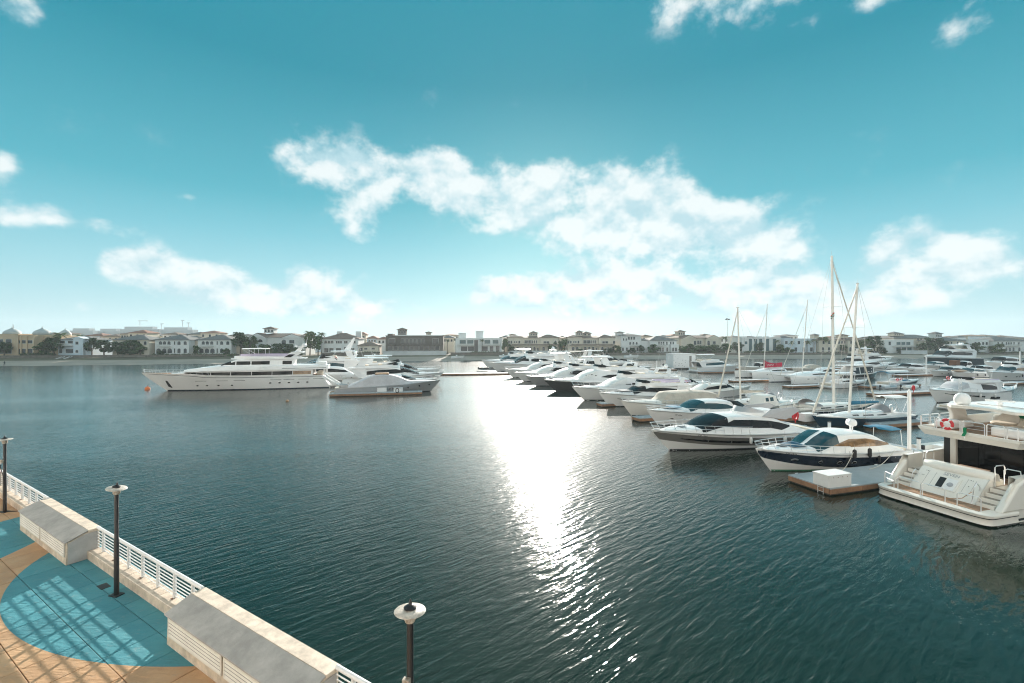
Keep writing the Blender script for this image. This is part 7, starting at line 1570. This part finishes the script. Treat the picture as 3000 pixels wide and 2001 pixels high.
def limb_mesh(seed):
    rn = random.Random(seed); b = MB(); b.tube([(0, 0, -1.9), (0.05, 0.02, -1.0), (0.0, 0.05, -0.3)], 0.10, 7, r2=0.06)
    for i in range(5):
        a = rn.uniform(0, 6.28); b.tube([(0.02, 0.03, -0.9 + i * 0.1), (0.25 * math.cos(a), 0.25 * math.sin(a), -0.35), (0.55 * math.cos(a), 0.55 * math.sin(a), 0.2 + rn.uniform(0, 0.3))], 0.045, 5, r2=0.015)
    o = b.build('trunk', m_bark); me = o.data; bpy.data.objects.remove(o); return me
TRUNKS = [limb_mesh(i) for i in range(3)]
def tree(px, w, yt, yb, label, off=25.5, ci=None, group='broadleaf trees along the far shore', name='tree', squash=1.0):
    D = shore_d(px) + off; s = D / FP; zt, zb = CZ - (yt - HY) * s, 1.7; rad = w * s / 2; H_ = zt - zb
    o = empty(name, ((px - CX) * s, D, zb), rb.uniform(0, 6), label, 'tree', group)
    rz_ = min(H_ * 0.5, max(rad * 0.8, H_ * 0.36)); ci = rb.randrange(6) if ci is None else ci
    c = bpy.data.objects.new('crown', CROWNS[ci]); C.objects.link(c); c.parent = o; c.location = (0, 0, H_ - rz_); c.scale = (rad * 1.05, rad * 1.0, rz_ * 1.02)
    t = bpy.data.objects.new('trunk', TRUNKS[rb.randrange(3)]); C.objects.link(t); t.parent = o; t.location = (0, 0, H_ - rz_); t.scale = (rad, rad, (H_ - rz_) / 1.9 * 1.05)
    return o
TREES = [(12, 44, 1004, 1040, 0, 'low dark tree at the left edge in front of the single dome villa'), (122, 44, 1002, 1040, 1, 'bushy tree hiding the right end of the two dome villa'), (158, 50, 990, 1040, 0, 'broad dark tree between the domed villa and the pale blue villa'),
    (268, 40, 992, 1042, 0, 'dark round tree right of the pale blue villa'), (305, 42, 998, 1042, 3, 'dark tree second right of the pale blue villa'), (345, 46, 1003, 1042, 0, 'dark tree in front of the half hidden villa, left one'), (380, 52, 998, 1042, 3, 'widest dark tree in front of the half hidden villa'), (412, 36, 1006, 1042, 1, 'dark tree in front of the half hidden villa, right one'),
    (575, 22, 1012, 1040, 1, 'small tree between the twin arched villas'), (706, 50, 976, 1044, 0, 'tall dark tree right of the twin arched villas'), (733, 40, 982, 1044, 4, 'tall green tree left of the belvedere villa'), (772, 50, 1008, 1044, 1, 'round tree in front of the belvedere villa, left one'), (812, 52, 1008, 1044, 3, 'round tree in front of the belvedere villa, middle one'), (852, 44, 1010, 1044, 0, 'round tree in front of the belvedere villa, right one'),
    (908, 40, 976, 1040, 5, 'tall loose tree between the belvedere villa and the chimney villa'), (932, 36, 984, 1040, 1, 'smaller loose tree just left of the chimney villa'), (1478, 26, 994, 1040, 2, 'tree between the modern pale villa and the one turret villa'), (1497, 22, 1008, 1038, 1, 'small tree at the left end of the one turret villa'),
    (1618, 34, 1000, 1036, 4, 'olive tree in front of the one turret villa'), (1645, 36, 998, 1036, 1, 'tree between the two turret villas'), (1700, 34, 1022, 1040, 1, 'low bush in front of the two turret villa'), (1778, 44, 1020, 1040, 0, 'low dark bush left of the three storey villa'), (1808, 34, 1012, 1040, 5, 'loose tree just left of the three storey villa'), (1850, 30, 1020, 1040, 0, 'bush at the foot of the three storey villa'), (1880, 22, 1012, 1040, 3, 'narrow dark tree between the white villas'), (1918, 40, 1008, 1042, 1, 'round tree hiding the left of the loggia villa'),
    (2012, 50, 1006, 1044, 4, 'green tree at the left of the long hedge'), (2052, 56, 1012, 1044, 1, 'tree in the middle of the long hedge'), (2092, 52, 1010, 1044, 2, 'olive tree at the right of the long hedge'), (2130, 40, 1006, 1044, 1, 'tree left of the red cover catamaran mast'), (2160, 36, 1004, 1044, 0, 'dark tree behind the cream sailing yacht mast'), (2226, 26, 1004, 1040, 3, 'dark tree in front of the slatted villa'), (2288, 34, 1010, 1040, 2, 'bright olive tree right of the slatted villa'), (2310, 36, 1014, 1042, 4, 'green bush right of the slatted villa'),
    (2530, 44, 996, 1042, 5, 'grey green tree in front of the villa right of the masts'), (2562, 46, 986, 1042, 0, 'tall dark tree left of the glass balcony villa'), (2582, 30, 1016, 1044, 3, 'dark bush at the foot of the glass balcony villa'), (2700, 30, 1004, 1040, 1, 'tree between the pale garden wall and the big dark tree'), (2742, 62, 992, 1046, 0, 'biggest dark round tree in the right part of the shore'), (2836, 26, 1006, 1040, 3, 'narrow dark tree right of the belvedere'), (2862, 44, 1004, 1040, 1, 'spreading tree in front of the plain white flat villa'), (2922, 46, 1008, 1040, 5, 'spreading tree in front of the blue grey roofed villa'), (2470, 24, 1010, 1040, 1, 'small tree behind the tall masts'),
    (2640, 24, 1022, 1040, 0, 'low dark bush below the glass balconies'), (660, 26, 1020, 1042, 1, 'low bush at the right twin villa'), (470, 20, 1028, 1042, 0, 'low bush at the left twin villa')]
for px, w, yt, yb, ci, lab in TREES: tree(px, w, yt, yb, lab, ci=ci)
# hedges
def hedge(x0, x1, yt, label, off=24.6, dep=2.0, seed=0, m=None):
    D = shore_d((x0 + x1) / 2) + off; s = D / FP; W_ = (x1 - x0) * s; H_ = CZ - (yt - HY) * s - 1.6; rn = random.Random(seed); b = MB()
    for k in range(int(W_ * H_ * 26)):
        p = Vector((rn.uniform(-W_ / 2, W_ / 2), rn.uniform(0, dep) ** 1.0, rn.uniform(0, 1) ** 0.7 * H_ * (0.86 + 0.14 * math.sin(k)))); u = Vector((rn.gauss(0, 1), rn.gauss(0, 1), rn.gauss(0, 1))).normalized(); v = u.cross(Vector((0.3, -0.9, 0.3))).normalized(); q = rn.uniform(0.14, 0.34)
        b.add([p - u * q - v * q * 0.6, p + u * q - v * q * 0.4, p + u * q * 0.7 + v * q * 0.6, p - u * q * 0.6 + v * q * 0.7], [(0, 1, 2, 3)])
    o = empty('hedge', (((x0 + x1) / 2 - CX) * s, D, 1.6), R(7), label, 'hedge', 'hedges along the far shore'); b.build('foliage', m or m_leaf[seed % 3], o)
    MB().box((0, dep / 2, H_ * 0.4), (W_ * 0.98, dep * 0.5, H_ * 0.8)).build('branch_core', m_bark, o)
for i, (a, c, yt, lab) in enumerate(((1052, 1110, 1030, 'clipped hedge below the cream annex'), (1380, 1480, 1030, 'low hedge below the modern pale villa'), (1690, 1800, 1028, 'hedge in front of the two turret villa'), (1830, 1990, 1032, 'low hedge in front of the white villas'), (2000, 2120, 1016, 'long tall hedge left of the catamaran masts'), (2180, 2300, 1028, 'hedge in front of the slatted villa'), (2320, 2480, 1032, 'hedge behind the masts'), (2770, 2900, 1032, 'hedge at the right of the big dark tree'), (740, 880, 1020, 'hedge in front of the belvedere villa'), (60, 150, 1034, 'low hedge below the two dome villa'), (450, 680, 1036, 'low planting below the twin arched villas'), (2900, 3010, 1030, 'hedge at the right edge'))): hedge(a, c, yt, lab, seed=i)
# palms
def frond_mesh():
    b = MB(); n = 9
    for k in range(17):
        a = k * 2.399; el = 0.9 - 1.25 * (k / 17); pts = []
        for i in range(n):
            t = i / (n - 1); r_ = t * math.cos(el * (1 - t * 0.7)); z = t * math.sin(el) - 0.55 * t * t; pts.append(Vector((r_ * math.cos(a), r_ * math.sin(a), z)))
        sd = Vector((-math.sin(a), math.cos(a), 0))
        for i in range(n - 1):
            w0, w1 = [0.02 + 0.17 * math.sin(math.pi * min(1, (j / (n - 1)) * 0.9 + 0.1)) for j in (i, i + 1)]
            for sg in (1, -1):
                p, q = pts[i], pts[i + 1]; b.add([p, q, q * 0.6 + p * 0.4 + sd * sg * w1 - Vector((0, 0, 0.5 * w1)), p * 0.85 + q * 0.15 + sd * sg * w0 - Vector((0, 0, 0.5 * w0))], [(0, 1, 2, 3)])
    o = b.build('crown', m_leaf[2]); me = o.data; bpy.data.objects.remove(o); return me
FR = frond_mesh()
tk = MB().tube([(0, 0, 0), (0.02, 0.01, 0.4), (0.03, 0.0, 0.75), (0, 0, 1.0)], 0.035, 8, r2=0.024).build('trunk', m_bark); TK = tk.data; bpy.data.objects.remove(tk)
for px, yt, w, off, lab in ((176, 972, 36, 30, 'tall date palm between the domed villa and the pale blue villa'), (58, 976, 18, 60, 'small palm top beside the two dome villa'), (235, 979, 22, 70, 'palm top behind the pale blue villa'), (845, 1006, 22, 26, 'palm in front of the belvedere villa'), (942, 972, 26, 34, 'palm at the left of the chimney villa'), (1312, 993, 14, 30, 'slim palm left of the modern pale villa'), (1335, 991, 16, 30, 'slim palm at the corner of the modern pale villa'), (1412, 993, 14, 26, 'palm in front of the modern pale villa'), (1655, 992, 26, 26, 'palm between the two turret villas'), (2275, 994, 20, 28, 'brown skirted palm by the slatted villa'),
                            (2364, 996, 22, 27, 'palm left of the tallest mast'), (2384, 992, 18, 27, 'second palm left of the tallest mast'), (2412, 984, 34, 27, 'bushy pale green palm behind the tallest mast'), (2318, 998, 20, 27, 'palm right of the olive tree by the catamaran mast'), (2125, 984, 24, 60, 'palm top beside the tall light mast'), (2382, 980, 14, 60, 'distant palm top behind the blue window villa'), (2515, 998, 20, 26, 'palm right of the shorter mast'), (905, 968, 26, 40, 'palm crown above the loose tree')):
    D = shore_d(px) + off; s = D / FP; H_ = CZ - (yt - HY) * s - 1.8
    o = empty('palm_tree', ((px - CX) * s, D, 1.8), rb.uniform(0, 6), lab, 'palm tree', 'palms along the far shore')
    c = bpy.data.objects.new('crown', FR); C.objects.link(c); c.parent = o; r_ = w * s * 0.62; c.location = (0, 0, H_ - r_ * 0.35); c.scale = (r_, r_, r_)
    t = bpy.data.objects.new('trunk', TK); C.objects.link(t); t.parent = o; t.scale = (6, 6, H_ - r_ * 0.35)
# tall light mast
D = shore_d(2132) + 40; s = D / FP; o = empty('light_mast', ((2132 - CX) * s, D, 1.9), 0, 'tall thin light mast with a floodlight cluster above the long hedge', 'light mast'); Ht = CZ - (932 - HY) * s - 1.9
MB().tube([(0, 0, 0), (0, 0, Ht)], 0.22, 8, r2=0.12).build('pole', m_alu, o)
for a in range(5): MB().box((0.9 * math.cos(a * 1.257), 0.9 * math.sin(a * 1.257), Ht - 0.8 + 0.3 * (a % 2)), (0.8, 0.5, 0.7), rz=a * 1.257).build('floodlight', m_greyc, o)
# ---- far apartment blocks and cranes in the haze
m_far = mat('distant_concrete', (0.45, 0.45, 0.45), 0.9)
for i, (x0, x1, yt, lab) in enumerate(((205, 272, 962, 'far hazy apartment block, leftmost of four'), (286, 350, 963, 'far hazy apartment block, second from the left'), (352, 466, 957, 'far hazy apartment block, the longest one'), (470, 566, 959, 'far hazy apartment block, rightmost of four'))):
    D = 1000.0; s = D / FP; W_ = (x1 - x0) * s; Ht = CZ - (yt - HY) * s - 2
    o = empty('apartment_block', (((x0 + x1) / 2 - CX) * s, D, 2), 0, lab, 'apartment block', 'far hazy apartment blocks')
    MB().box((0, 8, Ht * 0.42), (W_, 16, Ht * 0.84)).build('wall', m_far, o); MB().box((-W_ * 0.04, 8, Ht * 0.92), (W_ * 0.72, 14, Ht * 0.16 + 0.1)).build('roof_storey', m_far, o)
    for k in range(7): MB().box((0, -0.9, 1.6 + k * Ht * 0.84 / 7), (W_ * (1.03 if k % 2 else 1.0), 2.0, 0.5)).build('balcony', m_far, o)
for i, (px, yt, jx, lab) in enumerate(((388, 939, 30, 'distant tower crane with a long jib, above the longest apartment block'), (452, 948, 12, 'short distant crane, second from the left'), (515, 938, 3, 'distant crane mast, third from the left'), (533, 945, 3, 'distant crane mast, rightmost'))):
    D = 1000.0; s = D / FP; Ht = CZ - (yt - HY) * s - 2; o = empty('tower_crane', ((px - CX) * s, D + 20, 2), 0, lab, 'crane', 'distant cranes')
    MB().tube([(0, 0, 0), (0, 0, Ht)], 0.7, 4).build('mast', m_far, o); MB().box((jx * s * 0.3, 0, Ht), (max(8, jx * s), 1.2, 1.2)).build('jib', m_far, o)
D = 330.0; s = D / FP; o = empty('yard_crane', ((47 - CX) * s, D, 2), 0, 'thin leaning crane boom behind the single dome villa', 'crane'); MB().tube([(0, 0, 0), (-9 * s, 0, CZ - (950 - HY) * s - 2)], 0.25, 4).build('boom', m_wire, o); MB().box((0, 0, 1), (4, 3, 2)).build('cab', m_far, o)
# ---- things on the beach
def person(pos, h, label, top, legs, rz=0.0):
    o = empty('person', pos, rz, label, 'person'); k = h / 1.75
    sk = [(0, 0, 0.95), (0, 0, 1.2), (0, 0, 1.42), (0, 0, 1.52), (0, 0, 1.64), (0.10, 0.0, 0.9), (0.12, 0.06, 0.5), (0.12, 0.02, 0.06), (0.13, 0.14, 0.03), (-0.10, 0, 0.9), (-0.13, -0.10, 0.5), (-0.13, -0.18, 0.07), (-0.13, -0.06, 0.03), (0.19, 0, 1.40), (0.26, 0.03, 1.14), (0.25, 0.12, 0.92), (-0.19, 0, 1.40), (-0.26, -0.03, 1.14), (-0.25, 0.05, 0.92)]
    ed = [(0, 1), (1, 2), (2, 3), (3, 4), (0, 5), (5, 6), (6, 7), (7, 8), (0, 9), (9, 10), (10, 11), (11, 12), (2, 13), (13, 14), (14, 15), (2, 16), (16, 17), (17, 18)]
    rd = [0.15, 0.15, 0.16, 0.06, 0.10, 0.10, 0.07, 0.045, 0.04, 0.10, 0.07, 0.045, 0.04, 0.07, 0.05, 0.035, 0.07, 0.05, 0.035]
    me = bpy.data.meshes.new('body'); me.from_pydata([(x * k, y * k, z * k) for x, y, z in sk], ed, []); me.materials.append(top)
    b_ = bpy.data.objects.new('body', me); C.objects.link(b_); b_.parent = o
    md = b_.modifiers.new('skin', 'SKIN'); 
    for i, q in enumerate(me.skin_vertices[0].data): q.radius = (rd[i] * k, rd[i] * k); q.use_root = (i == 0)
    sb = b_.modifiers.new('sub', 'SUBSURF'); sb.levels = 1; sb.render_levels = 1
    MB().lathe([(0.02, 1.52), (0.10, 1.60), (0.105, 1.68), (0.08, 1.75), (0.01, 1.78)], n=10).build('hair', m_black, o, smooth=True)
    return o
person(gp(13, 1071.5, 0.1) + Vector((0, 0, 0.08)), 1.75, 'person in dark clothes standing at the water edge at the far left', m_black, m_black)
def beach_boat(px, off, L_, label):
    D = shore_d(px) + off; H = Hull(L_, L_ * 0.3, 0.8, 1.0, dr=0.3, rake=0.9); r = empty('beached_boat', ((px - CX) / FP * D, D, 0.9), R(10), label, 'boat', 'small boats on the beach')
    H.mesh().build('hull', m_gel, r, smooth=True); H.deck(0, 0.99, dz=-0.25).build('floor', m_greyc, r); MB().box((L_ * 0.4, 0, 1.0), (0.8, 0.8, 0.9)).build('console', m_gel, r, bevel=0.1)
beach_boat(1322, 9, 6.5, 'small white boat drawn up on the beach right of the white wall'); beach_boat(1830, 6, 8.0, 'small grey boat on the beach right of the pack'); beach_boat(1462, 16, 5.5, 'small white boat on the sand below the modern pale villa')
for i, px in enumerate((152, 174)):
    D = shore_d(px) + 19; s = D / FP; o = empty('beach_steps', ((px - CX) * s, D, 1.0), R(12), ['white steps down to the beach below the dark trees, left flight', 'white steps down to the beach below the dark trees, right flight'][i], 'steps', 'white beach steps')
    MB().prism([(0, 0, 0), (0.3, 0, 0), (3.6, 0, 1.5), (3.6, 0, 1.8), (0, 0, 0.3)], (0, 0.25, 0)).build('side_wall', m_gwall, o); MB().prism([(0, 1.6, 0), (0.3, 1.6, 0), (3.6, 1.6, 1.5), (3.6, 1.6, 1.8), (0, 1.6, 0.3)], (0, 0.25, 0)).build('side_wall', m_gwall, o)
    for k in range(6): MB().box((0.3 + k * 0.55, 0.92, 0.12 + k * 0.25), (0.55, 1.3, 0.2)).build('step', m_gwall, o)

# ---- sea haze over the whole scene
m_haze = bpy.data.materials.new('sea_haze'); m_haze.use_nodes = True; hn = m_haze.node_tree; hn.nodes.remove(hn.nodes['Principled BSDF'])
pv = hn.nodes.new('ShaderNodeVolumePrincipled'); pv.inputs['Color'].default_value = (0.80, 0.93, 1.0, 1); pv.inputs['Density'].default_value = HAZE; pv.inputs['Anisotropy'].default_value = 0.3
hn.links.new(pv.outputs[0], hn.nodes['Material Output'].inputs['Volume'])
hz = MB().box((0, 620, 28), (2600, 1400, 60)).build('haze', m_haze); tag(hz, kind='stuff')
# ---- the building behind the camera, unseen; made tall and pale to bounce fill light
m_bounce_wall = mat('pale_bounce_stucco', (0.80, 0.785, 0.76), 0.9, var=0.06, vscale=0.1)
hb = empty('unseen_bounce_building', q2w(0, -9.5, 0), QA); tag(hb, kind='structure')
MB().box((0, 0, 26), (300, 14, 52)).build('wall', m_bounce_wall, hb)
for k in range(14): 
    MB().box((0, 7.6, 4.3 + k * 3.3), (298, 1.2, 0.22)).build('balcony_slab', m_bounce_wall, hb)
    for q in range(24): MB().box((-138 + q * 12, 7.03, 6.0 + k * 3.3), (3.4, 0.10, 2.2)).build('glazing', m_pane, hb)
